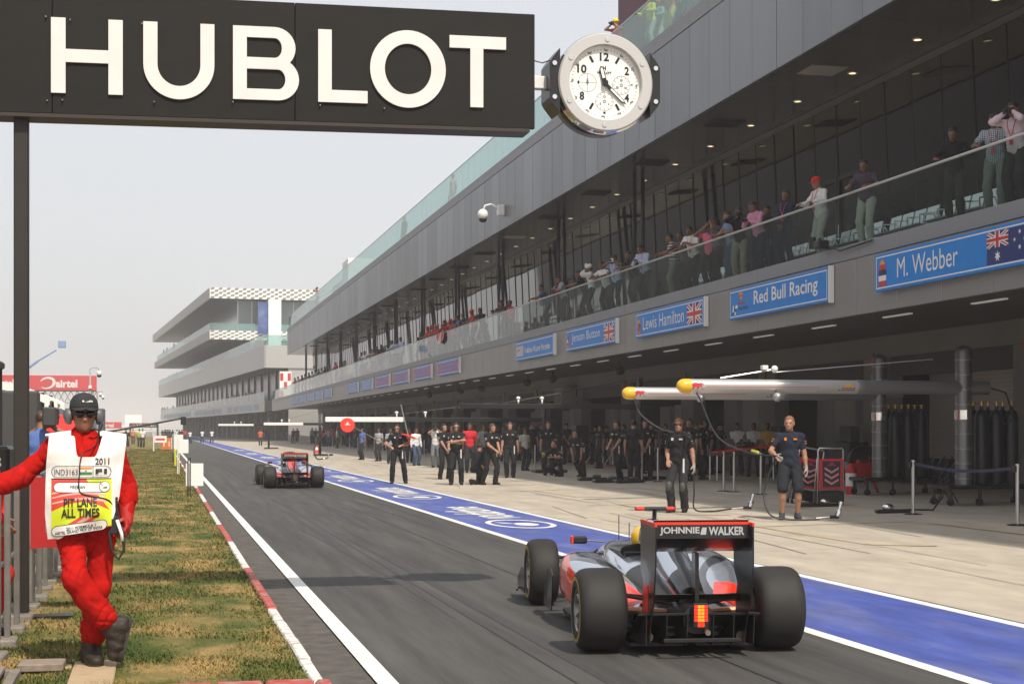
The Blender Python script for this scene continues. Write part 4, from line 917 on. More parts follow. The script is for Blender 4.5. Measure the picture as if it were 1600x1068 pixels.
def pose_meshes(pose, h, sleeve, legs, hair, curl=.35, belly=0.0, collar=True):
    key = (pose, h, sleeve, legs, hair, curl, belly)
    if key in PM: return PM[key]
    J = skeleton(**POSE[pose]); m = {'J': J}
    bk = ('body', pose, h, curl, belly)
    if bk not in PM:
        pr = torso(J, 0, belly * .9) + head(J) + (face(J) if h < .021 else [])
        for n in 'LR': pr += arm(J, n, 0) + leg(J, n, 0) + foot(J, n, -.006)
        V, Q = poly(pr, h, .022 if h < .021 else .03)
        vs_, qs = [V], [Q]; o = len(V)
        for n, right in (('L', False), ('R', True)):
            d = npy(J['H' + n]) - npy(J['E' + n]); pn = np.array((1 if right else -1, 0, 0)) if abs(d[2]) > abs(d[1]) else np.array((0, 0, -1.)) + .3 * np.array((1 if right else -1, 0, 0))
            hv, hq = hand_at(npy(J['H' + n]) - d / np.linalg.norm(d) * .01, d, pn, right, curl, .0085 if h < .02 else .0105); vs_.append(hv); qs.append(hq + o); o += len(hv)
        PM[bk] = np_mesh('person', np.concatenate(vs_), np.concatenate(qs))
    m['body'] = PM[bk]
    up = {'short': .62, 'long': 1.95, 'none': .12}[sleeve]; k = ('shirt', pose, h, sleeve, belly)
    if k not in PM:
        pr = torso(J, .014, belly) + [('c', npy(J['N'] - J['Rt'] @ Vector((0, 0, .05))), npy(J['N'] + J['Rt'] @ Vector((0, -.004, .012))), .075, .066)]
        for n in 'LR': pr += arm(J, n, .011, up, .013 if sleeve == 'short' else .009)
        PM[k] = np_mesh('shirt', *poly(pr, h, .035, wob=lambda g: .004 * np.sin(g[:, 2] * 41 + 3 * np.sin(g[:, 0] * 17 + g[:, 1] * 9))))
    m['shirt'] = PM[k]
    k = ('trousers', pose, h, legs, belly)
    if k not in PM:
        R_ = np.array(J['Rt']); pr = [('e', npy(J['P'] + J['Rt'] @ Vector((0, .01, .0))), (.163, .117, .12), R_), ('e', npy(J['P'] + J['Rt'] @ Vector((0, 0, .05))), (.150, .106 + belly * .4, .06), R_)]
        for n in 'LR': pr += leg(J, n, .017 if legs == 'long' else .012, 1.94 if legs == 'long' else .92, .018 if legs == 'long' else .016)
        PM[k] = np_mesh('trousers', *poly(pr, h, .03, wob=lambda g: .004 * np.sin(g[:, 2] * 33 + 4 * np.sin(g[:, 0] * 13 + g[:, 1] * 11))))
    m['trousers'] = PM[k]
    k = ('shoe', pose, h)
    if k not in PM: PM[k] = [np_mesh('shoe', *poly(foot(J, n, .006), min(h, .016), .02)) for n in 'LR']
    m['shoe'] = PM[k]
    k = ('hair', pose, hair, h)
    if k not in PM:
        o = lambda x, y, z: npy(J['H'] + J['Rh'] @ Vector((x, y, z)))
        if hair in HAIRS:
            pr = [('e', o(0, .014, .042), (.083, .103, .092), np.array(J['Rh']))]
            if hair == 'long': pr += [('c', o(0, .06, 0), o(0, .085, -.24), .085, .06), ('c', o(.05, .03, 0), o(.075, .05, -.2), .05, .03), ('c', o(-.05, .03, 0), o(-.075, .05, -.2), .05, .03)]
            PM[k] = np_mesh('hair', *poly(pr, min(h, .016), .02, cut=cutz(J, HAIRS[hair]), wob=lambda g: .003 * np.sin(g[:, 0] * 90) * np.sin(g[:, 1] * 80 + g[:, 2] * 60)))
        elif hair == 'turban': PM[k] = np_mesh('turban', *poly([('e', o(0, .02, .07), (.105, .125, .085), np.array(J['Rh'])), ('c', o(-.06, -.06, .06), o(.03, -.05, .15), .04, .045), ('c', o(.06, -.06, .06), o(-.02, -.05, .14), .04, .045)], .014, .02))
        else: PM[k] = None
    m['hair'] = PM[k]; PM[key] = m; return m
SK = {'fair': M('skin_fair', (.38, .195, .13), .55), 'tan': M('skin_tan', (.30, .155, .09), .55), 'brown': M('skin_brown', (.18, .085, .045), .5), 'dark': M('skin_dark', (.10, .045, .025), .5)}
HC = {'black': M('hair_black', (.012, .010, .009), .5), 'brown': M('hair_brown', (.07, .035, .018), .5), 'ginger': M('hair_ginger', (.25, .10, .04), .55), 'grey': M('hair_grey', (.25, .24, .23), .6)}
CL = {}
def cloth(c, kind='plain'):
    key = (c, kind)
    if key in CL: return CL[key]
    nm = 'cloth_%d' % len(CL)
    if kind == 'plain': m = M(nm, c, .85, var=(14, .12), bump=(60, .25), spec=.2)
    else:
        m = M(nm, c, .85, spec=.2); nt = m.node_tree; b = nt.nodes['Principled BSDF']; N = nt.nodes.new; L = nt.links.new; g = N('ShaderNodeTexCoord'); sx = N('ShaderNodeSeparateXYZ'); L(g.outputs['Object'], sx.inputs[0])
        def stripe(sock, f, lo):
            a = N('ShaderNodeMath'); a.operation = 'MULTIPLY'; a.inputs[1].default_value = f; L(sock, a.inputs[0]); s = N('ShaderNodeMath'); s.operation = 'SINE'; L(a.outputs[0], s.inputs[0]); q = N('ShaderNodeMath'); q.operation = 'GREATER_THAN'; q.inputs[1].default_value = lo; L(s.outputs[0], q.inputs[0]); return q.outputs[0]
        mx = N('ShaderNodeMix'); mx.data_type = 'RGBA'; mx.inputs[6].default_value = (*c, 1); mx.inputs[7].default_value = (.62, .62, .62, 1) if kind == 'stripe' else (.08, .13, .20, 1)
        if kind == 'stripe': L(stripe(sx.outputs['Z'], 70, .1), mx.inputs[0])
        else:
            a = N('ShaderNodeMath'); a.operation = 'MAXIMUM'; L(stripe(sx.outputs['X'], 190, .5), a.inputs[0]); L(stripe(sx.outputs['Z'], 190, .5), a.inputs[1]); L(a.outputs[0], mx.inputs[0])
        L(mx.outputs[2], b.inputs['Base Color'])
    CL[key] = m; return m
EYE = M('eye_dark', (.02, .015, .012), .3); LIP = M('lip', (.16, .06, .045), .5)
def kid(name, me, root, mat=None):
    o = inst(name, me, root)
    if mat is not None:
        if not me.materials: me.materials.append(mat)
        o.material_slots[0].link = 'OBJECT'; o.material_slots[0].material = mat
    return o
ACC = {}
def head_acc(J, kind):
    """little things worn on the head, as meshes in the figure's space"""
    X = Matrix.Translation(J['H']) @ J['Rh'].to_4x4(); mb = MB()
    if kind == 'eyes':
        for s in (1, -1): mb.ell((s * .030, -.088, .010), (.013, .008, .006), 8, 4, X=X)
    elif kind == 'mouth': mb.ell((0, -.097, -.060), (.022, .006, .005), 8, 4, X=X)
    elif kind == 'glasses':
        for s in (1, -1): mb.ell((s * .032, -.098, .010), (.029, .010, .019), 10, 6, X=X); mb.tube([(s * .058, -.09, .014), (s * .078, -.02, .016), (s * .08, .02, .01)], .004, 5, X=X)
        mb.tube([(-.01, -.105, .014), (.01, -.105, .014)], .004, 5, X=X)
    elif kind == 'headset':
        mb.tube([(.088 * math.cos(a), .015, .01 + .125 * math.sin(a)) for a in [math.pi * k / 14 for k in range(15)]], .012, 6, X=X)
        for s in (1, -1): mb.ell((s * .092, .015, -.005), (.026, .042, .050), 10, 6, X=X)
        mb.tube([(.095, -.02, -.03), (.075, -.09, -.07), (.035, -.115, -.072)], .005, 5, X=X)
    elif kind in ('cap', 'cap_back'):
        mb.loft([[(r * .092 * math.cos(2 * math.pi * k / 20), .012 + r * .112 * math.sin(2 * math.pi * k / 20), z) for k in range(20)] for r, z in ((1.0, .035), (1.0, .06), (.93, .095), (.72, .125), (.4, .142), (.05, .148))], X=X)
        s_ = -1 if kind == 'cap' else 1
        rings = []
        for t in range(6): y_ = s_ * (.085 + .085 * t / 5); w_ = .085 * math.sqrt(max(.02, 1 - (t / 5.3) ** 2)); rings.append([(-w_, .012 + y_, .045 - .012 * t / 5), (0, .012 + y_, .056 - .012 * t / 5), (w_, .012 + y_, .045 - .012 * t / 5), (w_, .012 + y_, .039 - .012 * t / 5), (0, .012 + y_, .050 - .012 * t / 5), (-w_, .012 + y_, .039 - .012 * t / 5)])
        mb.loft(rings, X=X)
    return mb
def person(label, loc, face_deg, pose='stand', skin='brown', hair='short', hc='black', shirt=(.5, .5, .5), trousers=(.03, .03, .035), shoes=(.02, .02, .02), sleeve='short', legs='long', acc=(), group=None, size=1.0, h=.024, kind='plain', capc=(.02, .02, .02), belly=0.0, eyes=True, curl=.35, lanyard=None, badge=None, logo=None):
    """face_deg: 0 faces the camera end of the lane (-y); positive turns towards +x"""
    r = thing('person', label, 'person', loc, math.radians(face_deg), group); r.scale = (size,) * 3
    m = pose_meshes(pose, h, sleeve, legs, hair, curl, belly); J = m['J']
    kid('body', m['body'], r, SK[skin]); kid('shirt', m['shirt'], r, cloth(shirt, kind)); kid('trousers', m['trousers'], r, cloth(trousers))
    for s in m['shoe']: kid('shoe', s, r, cloth(shoes))
    if m['hair'] is not None and 'cap' not in acc: kid('turban' if hair == 'turban' else 'hair', m['hair'], r, HC[hc] if hair != 'turban' else cloth((.72, .72, .72)))
    al = (['eyes', 'mouth'] if eyes else []) + list(acc)
    for a in al:
        k = (pose, a)
        if k not in ACC: ACC[k] = head_acc(J, a).mesh(a, m_black, smooth=True)
        kid(a.replace('_back', ''), ACC[k], r, EYE if a in ('eyes', 'glasses') else LIP if a == 'mouth' else cloth(capc) if a.startswith('cap') else m_black)
    Rt = J['Rt']
    if lanyard:
        k = (pose, 'lanyard', belly)
        if k not in ACC:
            q = lambda x, y, z: J['C'] + Rt @ Vector((x, y, z)); mb = MB()
            for s in (1, -1): mb.tube([q(s * .07, -.03, .19), q(s * .075, -.10, .14), q(s * .05, -.142 - belly * .4, .02), q(0, -.142 - belly, -.14)], .007, 5)
            mb.bbox(-.035, .035, -.01, .0, -.25, -.14, .003, X=Matrix.Translation(J['C'] + Rt @ Vector((0, -.142 - belly, 0))) @ Rt.to_4x4()); ACC[k] = mb.mesh('lanyard', m_black)
        kid('lanyard', ACC[k], r, cloth(lanyard))
    if badge:                                                   # sponsor patches on chest, sleeves and hip
        k = (pose, 'badge', belly)
        if k not in ACC:
            X = Matrix.Translation(J['C']) @ Rt.to_4x4(); mb = MB()
            mb.box(.05, .11, -.150 - belly * .3, -.118, .06, .085, X=X).box(-.10, -.065, -.150 - belly * .3, -.118, .05, .10, X=X)
            for n, s in (('L', 1), ('R', -1)):
                p = J['S' + n].lerp(J['E' + n], .38); t = (J['E' + n] - J['S' + n]).normalized(); ax = Vector((s, -.35, 0)); ax = (ax - t * ax.dot(t)).normalized()
                for o_ in (-.02, .02): c_ = p + t * o_ + ax * .062; mb.tube([c_ - ax.cross(t) * .025, c_ + ax.cross(t) * .025], .009, 5)
            ACC[k] = mb.mesh('badge', m_white)
        kid('badge', ACC[k], r, cloth(badge))
    if logo:
        k = (pose, 'towel')
        if k not in ACC:
            p = J['IL'].lerp(J['KL'], .12); ACC[k] = MB().bbox(p.x + .02, p.x + .05, p.y - .125, p.y - .105, p.z - .12, p.z + .14, .004).mesh('hip_tag', m_white)
        kid('hip_tag', ACC[k], r, cloth(logo))
    return r, m
# ------------------------------------------------------------------ open-wheel racing cars (origin under the rear axle, +y forward)
m_silver = M('car_silver', (.56, .62, .70), .17, .8, coat=.6); m_cred = M('car_red', (.75, .035, .012), .42, 0, coat=.15); m_cblk = M('car_black', (.014, .014, .015), .28, 0, coat=.3)
m_carbon = M('carbon', (.020, .020, .021), .42); m_dchrome = M('car_dark_chrome', (.018, .018, .020), .2, .3, coat=.5)
m_tyre = M('tyre_rubber', (.014, .0125, .0115), .7, var=(6, .2), bump=(90, .04)); m_tyrey = M('tyre_yellow', (.40, .27, .03), .6); m_rim = M('wheel_rim', (.30, .30, .31), .3, .85); m_disc = M('titanium', (.33, .27, .22), .35, .8)
m_led = M('rain_light', (.3, .01, .01), .4, emit=((1.0, .22, .012), 2.4)); m_led2 = M('rain_light_edge', (.4, .01, .01), .4, emit=((1.0, .03, .005), 1.6)); m_ledoff = M('rain_light_off', (.12, .08, .05), .3)
m_copper = M('driveshaft_copper', (.45, .22, .14), .4, .6); m_cwhite = M('car_white', (.42, .42, .42), .4); m_yel = M('helmet_yellow', (.70, .42, .02), .3, coat=.5)  # the copper is the plain metal colour of the driveshafts
def paint_mat():
    m = M('car_paint', (.56, .62, .70), .17, .8, coat=.6); nt = m.node_tree; N = nt.nodes.new; L = nt.links.new; b = nt.nodes['Principled BSDF']; col = None; met = None
    for nm, c, lo in (('dark', (.016, .016, .018), .3), ('red', (.75, .035, .012), .0)):
        a = N('ShaderNodeAttribute'); a.attribute_name = nm; r = N('ShaderNodeMapRange'); r.inputs[1].default_value = -.4; r.inputs[2].default_value = .4; L(a.outputs['Fac'], r.inputs[0])
        x = N('ShaderNodeMix'); x.data_type = 'RGBA'; x.inputs[6].default_value = (.56, .62, .70, 1); x.inputs[7].default_value = (*c, 1); L(r.outputs[0], x.inputs[0])
        y = N('ShaderNodeMix'); y.inputs[2].default_value = .8; y.inputs[3].default_value = lo; L(r.outputs[0], y.inputs[0])
        if col: L(col, x.inputs[6]); L(met, y.inputs[2])
        col, met = x.outputs[2], y.outputs[0]
    L(col, b.inputs['Base Color']); L(met, b.inputs['Metallic']); return m
m_paint = paint_mat()
def sup(y, cx, cz, w, h, n=24, e=2.6, zb=None):
    o = []
    for k in range(n):
        a = 2 * math.pi * k / n; c, s = math.cos(a), math.sin(a); o.append((cx + w * math.copysign(abs(c) ** (2 / e), c), y, cz + h * math.copysign(abs(s) ** (2 / e), s)))
    return o
def make_car(label, loc, rz, light=True, cover='silver', helmet=(.70, .42, .02)):
    c = thing('racing_car', label, 'racing car', loc, rz); c['group'] = 'silver and red racing cars in the pit lane'; c.scale = (.965,) * 3
    B = lambda mb, n, m, p=c, sm=35: mb.build(n, m, p, smooth=sm, world=False)
    def painted(mb, nm, rows, fn):
        o = B(mb, nm, m_paint); at = [o.data.attributes.new(q, 'FLOAT', 'POINT') for q in ('dark', 'red')]; i_ = 0
        for row in rows:
            for k in range(48):
                d_, r_ = fn(row[0], k * 7.5); at[0].data[i_].value = d_; at[1].data[i_].value = r_; i_ += 1
        return o
    # wheels
    for (nm, y, w, xt, r) in (('rear_wheel', 0, .375, .7125, .330), ('front_wheel', 3.33, .30, .75, .328)):
        for s in (-1, 1):
            X = Matrix.Translation((s * xt, y, r)) @ Matrix.Rotation(math.radians(90 * s), 4, 'Y'); h = w / 2
            t = B(MB().lathe([(.175, h - .02), (.185, h - .002), (.225, h + .002), (.232, h + .003), (.262, h + .001), (.268, h), (.296, h - .014), (.315, h - .038), (.326, h - .075), (.330, h - .12), (.330, -h + .12), (.326, -h + .075), (.315, -h + .038), (.296, -h + .014), (.25, -h), (.185, -h), (.175, -h + .02)], 48, X=X, mis=[0, 0, 0, 1, 0] + [0] * 11), nm, [m_tyre, m_tyrey])
            rim = MB().lathe([(.178, h - .022), (.172, h - .01), (.162, h - .02), (.155, h - .07), (.05, h - .085), (.045, h - .05), (.001, h - .045)], 32, X=X).lathe([(.176, -h + .02), (.168, -h + .02), (.165, h - .09)], 32, X=X); rm = B(rim, 'rim', m_rim, t)
            sp = MB()
            for k in range(10): a = k * math.pi / 5; sp.tube([(.05 * math.cos(a), .05 * math.sin(a), h - .055), (.15 * math.cos(a + .12), .15 * math.sin(a + .12), h - .03)], [.014, .010], 6, X=X)
            B(sp, 'spokes', m_rim, t)
            d = MB().lathe([(.03, -h + .06), (.14, -h + .06), (.14, -h + .10), (.03, -h + .10)], 24, X=X); B(d, 'brake_disc', m_disc, t)
            dr = MB().lathe([(.155, -h + .04), (.155, -h - .02), (.06, -h - .03), (.001, -h - .03)], 20, X=X); B(dr, 'brake_duct', m_carbon, t)
    # monocoque and nose
    n = 24; secs = [(4.30, .30, .05, .030), (4.2, .315, .085, .05), (3.9, .375, .12, .085), (3.5, .455, .155, .125), (3.0, .50, .19, .165), (2.6, .50, .245, .19), (2.2, .47, .30, .20), (1.7, .44, .33, .20), (1.1, .40, .32, .20), (.5, .34, .26, .17), (.0, .31, .17, .12), (-.25, .31, .10, .09)]
    col = lambda i, k: 1 if i < 1 else (2 if 8 <= i else 0)
    B(MB().loft([sup(y, 0, z, w, h, n, 2.7) for y, z, w, h in secs][::-1], mf=lambda i, k: col(len(secs) - 2 - i, k)), 'monocoque', [m_silver, m_cred, m_carbon])
    # engine cover rising to the roll hoop, tapering to the gearbox
    ec = [(1.50, .78, .10, .17), (1.40, .79, .125, .18), (1.2, .75, .135, .21), (.9, .68, .15, .23), (.6, .60, .16, .22), (.3, .52, .15, .18), (.0, .46, .13, .14), (-.2, .42, .11, .10)]
    def fine(secs_, k=4):                                        # interpolate the sections so that paint edges can run in curves
        o = []
        for p, q in zip(secs_, secs_[1:]): o += [tuple(x + (y_ - x) * t / k for x, y_ in zip(p, q)) for t in range(k)]
        return o + [secs_[-1]]
    ef = fine(ec)[::-1]; NA = 48
    def cm(y, a):                                               # signed paint fields: (dark, red), positive = that colour
        b_ = abs(a - 90) if a < 180 else 180
        red = max(min(52 - b_, (1.2 - y) * 90) if cover == 'red' else -9, min((y - 1.33) * 120, 24 - b_) if cover != 'red' else -9)
        return -min(b_ - 12 - 10 * math.sin(y * 3), 62 + 22 * math.sin(y * 2.4 + .3) - b_, (y - .12) * 90), red
    painted(MB().loft([sup(y, 0, z, w, h, NA, 2.2) for y, z, w, h in ef]), 'engine_cover', ef, cm)
    B(MB().loft([sup(1.505, 0, .80, .085, .085, 16, 2.2), sup(1.46, 0, .80, .07, .07, 16, 2.2)]), 'air_intake', m_cblk)
    fin = MB(); fin.prism([(.9, .85), (.2, .76), (-.28, .70), (-.28, .50), (.9, .6)], lambda u, v, w: (w, u, v), -.006, .006); B(fin, 'shark_fin', m_cred if cover == 'red' else m_dchrome)
    # on-board camera on the roll hoop
    B(MB().tube([(0, 1.32, .93), (0, 1.30, 1.045)], .02, 8), 'camera_mast', m_cblk)
    B(MB().loft([[(x, 1.30 + .055 * a, 1.06 + .018 * b) for a, b in ((-1, 0), (-.6, -.8), (.2, -1), (1, -.3), (1, .4), (.2, 1), (-.6, .9))] for x in (-.17, -.165, -.10, .10, .165, .17)], mf=lambda i, k: 1 if i in (0, 1, 3, 4) else 0), 'camera_pod', [m_cblk, m_cred])
    # sidepods: shoulders outside, deep channel between them and the spine, sweeping in to the tail
    for s in (-1, 1):
        sp_ = [(2.15, .52, .40, .17, .19), (2.05, .54, .41, .20, .22), (1.8, .56, .41, .22, .235), (1.4, .55, .39, .225, .235), (1.0, .50, .35, .22, .21), (.6, .42, .30, .20, .175), (.25, .32, .25, .16, .13), (-.05, .22, .21, .12, .09), (-.22, .16, .20, .08, .06)]
        sf = fine(sp_)[::-1]
        def sm_(y, a):
            if s < 0: a = (180 - a) % 360
            if a > 270: a -= 360
            red = max(min((y - 1.15) * 70, 84 - (2.15 - y) * 60 - a, a + 40), min((y - .16) * 90, (.62 - y) * 90, a - 22, 100 - a))
            c_ = 98 + 40 * math.sin((y - .15) * 3.0); hw = 21 + 7 * math.sin(y * 4)
            return max(hw - abs(a - c_), a - 152, (.12 - y) * 90, -14 - a), red
        painted(MB().loft([sup(y, s * x, z, w, h, NA, 2.9) for y, x, z, w, h in sf]), 'sidepod', sf, sm_)
        B(MB().loft([sup(2.155, s * .53, .40, .14, .155, 16, 3), sup(2.10, s * .53, .40, .12, .14, 16, 3)]), 'radiator_inlet', m_cblk)
        B(MB().prism([(2.75, .06), (2.2, .06), (2.12, .40), (2.25, .46), (2.45, .42), (2.72, .22)], lambda u, v, w: (s * (.80 + w), u, v), -.005, .005), 'barge_board', m_cblk)
        B(MB().tube([(s * .30, 2.28, .70), (s * .52, 2.26, .72)], .008, 6), 'mirror_stalk', m_cblk); mr_ = B(MB().bbox(s * .53 - .075, s * .53 + .075, 2.23, 2.30, .685, .755, .015), 'mirror', m_cblk); B(MB().bbox(s * .615 - .018 * s - .012, s * .615 - .018 * s + .012, 2.228, 2.302, .683, .757, .006), 'mirror_tip', m_cred, mr_)
        # floor, suspension, exhaust, driveshaft
        B(MB().prism([(2.6, .30), (2.3, .68), (.75, .70), (.45, .50), (-.1, .48), (-.1, .05), (2.6, .05)], lambda u, v, w: (s * v, u, w), .045, .075), 'floor', m_carbon)
        for (p, q, r_) in (((.12, -.05, .37), (.58, 0, .45), .016), ((.12, .35, .37), (.58, .02, .45), .016), ((.12, -.12, .22), (.58, 0, .18), .016), ((.12, .4, .2), (.58, .02, .18), .016)):
            B(MB().tube([(s * p[0], p[1], p[2]), (s * q[0], q[1], q[2])], r_, 6), 'wishbone', m_carbon)
        B(MB().tube([(s * .12, 0, .30), (s * .58, 0, .33)], .028, 8), 'driveshaft', m_copper)
        for (p, q) in (((.16, 3.15, .52), (.62, 3.33, .46)), ((.16, 3.55, .50), (.62, 3.33, .46)), ((.15, 3.1, .36), (.62, 3.33, .20)), ((.14, 3.6, .36), (.62, 3.33, .20)), ((.18, 3.3, .55), (.6, 3.3, .24))): B(MB().tube([(s * p[0], p[1], p[2]), (s * q[0], q[1], q[2])], .013, 6), 'wishbone', m_carbon)
        B(MB().tube([(s * .34, .3, .17), (s * .36, -.1, .15), (s * .37, -.28, .14)], [.045, .045, .04], 12), 'exhaust', m_disc)
        # rear wing end plate and the diffuser fences
        ep = [(-.88, 1.045), (-.30, 1.045), (-.30, .66), (-.42, .55), (-.36, .42), (-.36, .16), (-.62, .10), (-.72, .34), (-.80, .42), (-.88, .72)]
        e_ = B(MB().prism(ep, lambda u, v, w: (s * (.372 + w), u, v), 0, .012), 'end_plate', m_cblk)
        B(MB().prism([(-.886, 1.047), (-.30, 1.047), (-.30, 1.02), (-.886, 1.02)], lambda u, v, w: (s * (.3716 + w), u, v), -.002, .0145), 'edge_trim', m_cred, e_)
        B(MB().prism([(-.60, .55), (-.42, .50), (-.44, .20), (-.62, .20)], lambda u, v, w: (s * (.385 + w), u, v), 0, .003), 'red_patch', m_cred, e_)
        for k in range(3): B(MB().prism([(-.75, .34), (-.1, .16), (-.1, .05), (-.72, .10)], lambda u, v, w: (s * (.10 + .16 * k + w), u, v), 0, .006), 'diffuser_fence', m_carbon)
        # front wing halves
        for (y_, z_, ch, l0, l1) in ((3.98, .13, .22, .15, .88), (3.82, .19, .15, .25, .88), (3.70, .25, .11, .35, .88)):
            rg = []
            for x in (l0, (l0 + l1) / 2, l1): rg.append([(s * x, y_ + ch * a, z_ + .05 * (x / .9) * (1 - a) * .6 + ch * b) for a, b in ((1, 0), (.5, -.06), (0, -.02), (-.05, .10), (.4, .05))])
            B(MB().loft(rg), 'front_wing_flap', m_silver if ch > .2 else m_cblk)
        B(MB().prism([(4.25, .08), (3.62, .08), (3.62, .33), (3.85, .33), (4.22, .20)], lambda u, v, w: (s * (.885 + w), u, v), 0, .012).tube([(s * .9, 4.1, .10), (s * .955, 3.75, .10)], .012, 6), 'front_end_plate', m_cblk)
        B(MB().tube([(s * .09, 4.05, .30), (s * .10, 3.98, .14)], .02, 6), 'wing_pylon', m_cblk)
    # rear wing planes
    def plane(y0, z0, ch, an, th, hw):
        rg = []
        for x in (-hw, hw): rg.append([(x, y0 - ch * (a * math.cos(an)) + b * th * math.sin(an), z0 + ch * a * math.sin(an) + b * th) for a, b in ((0, 0), (.1, .5), (.5, .7), (1, .05), (1, -.05), (.5, -.55), (.1, -.5))])
        return MB().loft(rg)
    B(plane(-.34, .80, .36, .33, .035, .370), 'main_plane', m_cblk); fl = B(plane(-.62, .935, .20, .72, .022, .370), 'flap', m_cblk)
    ln = MB(); zt_ = lambda v: (-.775 - .013, 0)
    fx = lambda u, v: (u, -.795 - .004 + (.0 if True else 0) - (v - .94) * -.0, v)
    B(MB().box(-.369, .369, -.792, -.778, .925, 1.03), 'gurney', m_cblk, fl); B(MB().box(-.37, .37, -.795, -.76, 1.031, 1.05), 'top_trim', m_cred, fl)
    put_text(ln, 'JOHNNIE', lambda u, v: (u, -.7945, v), -.33, -.02, .95, 1.015, 0, .03); put_text(ln, 'WALKER', lambda u, v: (u, -.7945, v), .05, .33, .95, 1.015, 0, .03); ln.add([(-.015, -.7945, .955), (.03, -.7945, .955), (.035, -.7945, 1.01), (0, -.7945, 1.01)], [(0, 1, 2, 3)]); B(ln, 'lettering', m_cwhite, fl, False)
    B(MB().box(-.015, .015, -.62, -.5, .30, .80), 'wing_pillar', m_cblk)
    # beam wing, gearbox crash box, lamp, diffuser roof
    B(plane(-.36, .40, .22, .35, .022, .369), 'beam_wing', m_carbon)
    B(MB().loft([sup(-.2, 0, .31, .13, .10, 16, 3), sup(-.6, 0, .33, .085, .075, 16, 3), sup(-.72, 0, .335, .07, .065, 16, 3)]), 'crash_structure', m_carbon)
    lp = B(MB().bbox(-.06, .06, -.752, -.722, .235, .425, .006), 'tail_lamp', m_cblk)
    for i in range(5):
        for j in range(4):
            if True: B(MB().box(-.051 + .027 * j, -.028 + .027 * j, -.757, -.7525, .285 + .026 * i, .305 + .026 * i), 'led', (m_led2 if j in (0, 3) else m_led) if light else m_ledoff, lp, False)
    for j in (1, 2): B(MB().box(-.051 + .027 * j, -.028 + .027 * j, -.757, -.7525, .243, .279), 'led', m_led2 if light else m_ledoff, lp, False)
    B(MB().loft([[(x, y, z) for x, z in ((-.48, z0), (.48, z0), (.48, z0 + .012), (-.48, z0 + .012))] for y, z0 in ((.0, .08), (-.35, .15), (-.7, .33))]), 'diffuser', m_carbon, sm=False)
    B(MB().bbox(-.30, .30, -.80, -.77, .13, .16, .004), 'diffuser_lip', m_cblk); B(MB().loft([sup(.4, 0, .27, .22, .16, 20, 2.6), sup(-.05, 0, .27, .17, .14, 20, 2.6), sup(-.42, 0, .29, .12, .11, 20, 2.6)]), 'gearbox', m_carbon); B(MB().bbox(-.46, .46, -.70, -.68, .33, .345, .004), 'diffuser_edge', m_cblk)
    B(MB().tube([(.05, -.73, .20), (.05, -.78, .20)], .022, 10), 'starter_tube', m_disc)
    # cockpit: headrest rim, driver's helmet and antennae
    B(MB().loft([sup(2.35, 0, .64, .24, .03, 24, 2.6), sup(1.62, 0, .66, .25, .07, 24, 2.6)]), 'cockpit_surround', m_cblk)
    hl = B(MB().ell((0, 1.82, .76), (.118, .14, .125), 20, 12), 'driver_helmet', M('helmet_%d' % int(helmet[0] * 100), helmet, .25, coat=.6))
    B(MB().ell((0, 1.88, .77), (.108, .105, .05), 16, 8), 'visor', m_cblk, hl)
    B(MB().tube([(0, 3.1, .66), (0, 3.1, .90)], .005, 5), 'antenna', m_cblk); B(MB().tube([(.04, 2.75, .68), (.04, 2.75, .85)], .005, 5), 'antenna', m_cblk)
    B(MB().bbox(-.22, .22, 1.58, 1.66, .60, .66, .01), 'seat_belt_mount', m_cblk)
    for ch in c.children:
        if ch.name.split('.')[0] in ('end_plate', 'main_plane', 'flap', 'wing_pillar', 'beam_wing', 'tail_lamp', 'diffuser', 'diffuser_fence', 'diffuser_lip', 'diffuser_edge', 'starter_tube', 'crash_structure'): ch.location.y += .26
    return c
X1, Y1_ = 3.97, 11.27
car1 = make_car('nearest silver and red racing car, seen from behind with its orange rain light lit', (X1, Y1_, .004), -math.radians(6.8))
car2 = make_car('farther racing car with a bright red engine cover and its tail lamp unlit', (3.80, 45.1, .004), math.radians(.5), light=False, cover='red', helmet=(.62, .60, .58))
# ------------------------------------------------------------------ the fireman leaning on the fence
FM = (-.452, 10.70, GZ + .025)
FJ = skeleton(P=(-.035, .02, .955), side=-.02, HL=(.225, -.06, .95), HR=(-.675, -.03, 1.13), EL=(.35, 1, -.2), ER=(-.2, .5, -1), FL=(.0, .06, 0), FR=(.135, -.15, .155), KL=(.25, -1, 0), KR=(-.55, -1, 0), tL=.22, tR=-1.35, fpR=1.28, hyaw=.06, hpitch=.02)
fm = thing('person', 'fireman in red overalls and white bib leaning on the fence with legs crossed', 'person', FM, math.radians(3)); fm.scale = (1.03,) * 3
def wr(g):                                                     # cloth folds: sharp creases running slantwise, different on every limb
    x, y, z = g[:, 0], g[:, 1], g[:, 2]; n = np.sin(x * 9 + 2.0 * np.sin(z * 6)) + .8 * np.sin(y * 15 + z * 4 + x * 6)
    val = lambda p, w: (1 - np.abs(np.sin(p))) ** w              # narrow valleys = creases
    m1 = .5 + .5 * np.sin(x * 8 + z * 6 + 1); m2 = .5 + .5 * np.sin(z * 9 - x * 10)
    return -.006 + .011 * val(z * 27 + x * 21 + 1.6 * n, 4) * (.3 + m1) + .011 * val(z * 23 - x * 33 + y * 14 + 2.0 * n, 4) * (.25 + m2) + .006 * val(z * 52 + x * 40 - y * 24 + 1.8 * n, 3) * (.4 + m1 * m2) + .005 * np.sin(z * 13 + x * 8 + n)
m_suit = M('fire_suit', (.40, .0075, .005), .8, var=(7, .22), bump=(14, .3), stretch=(1, 1, 1.6), spec=.1); 
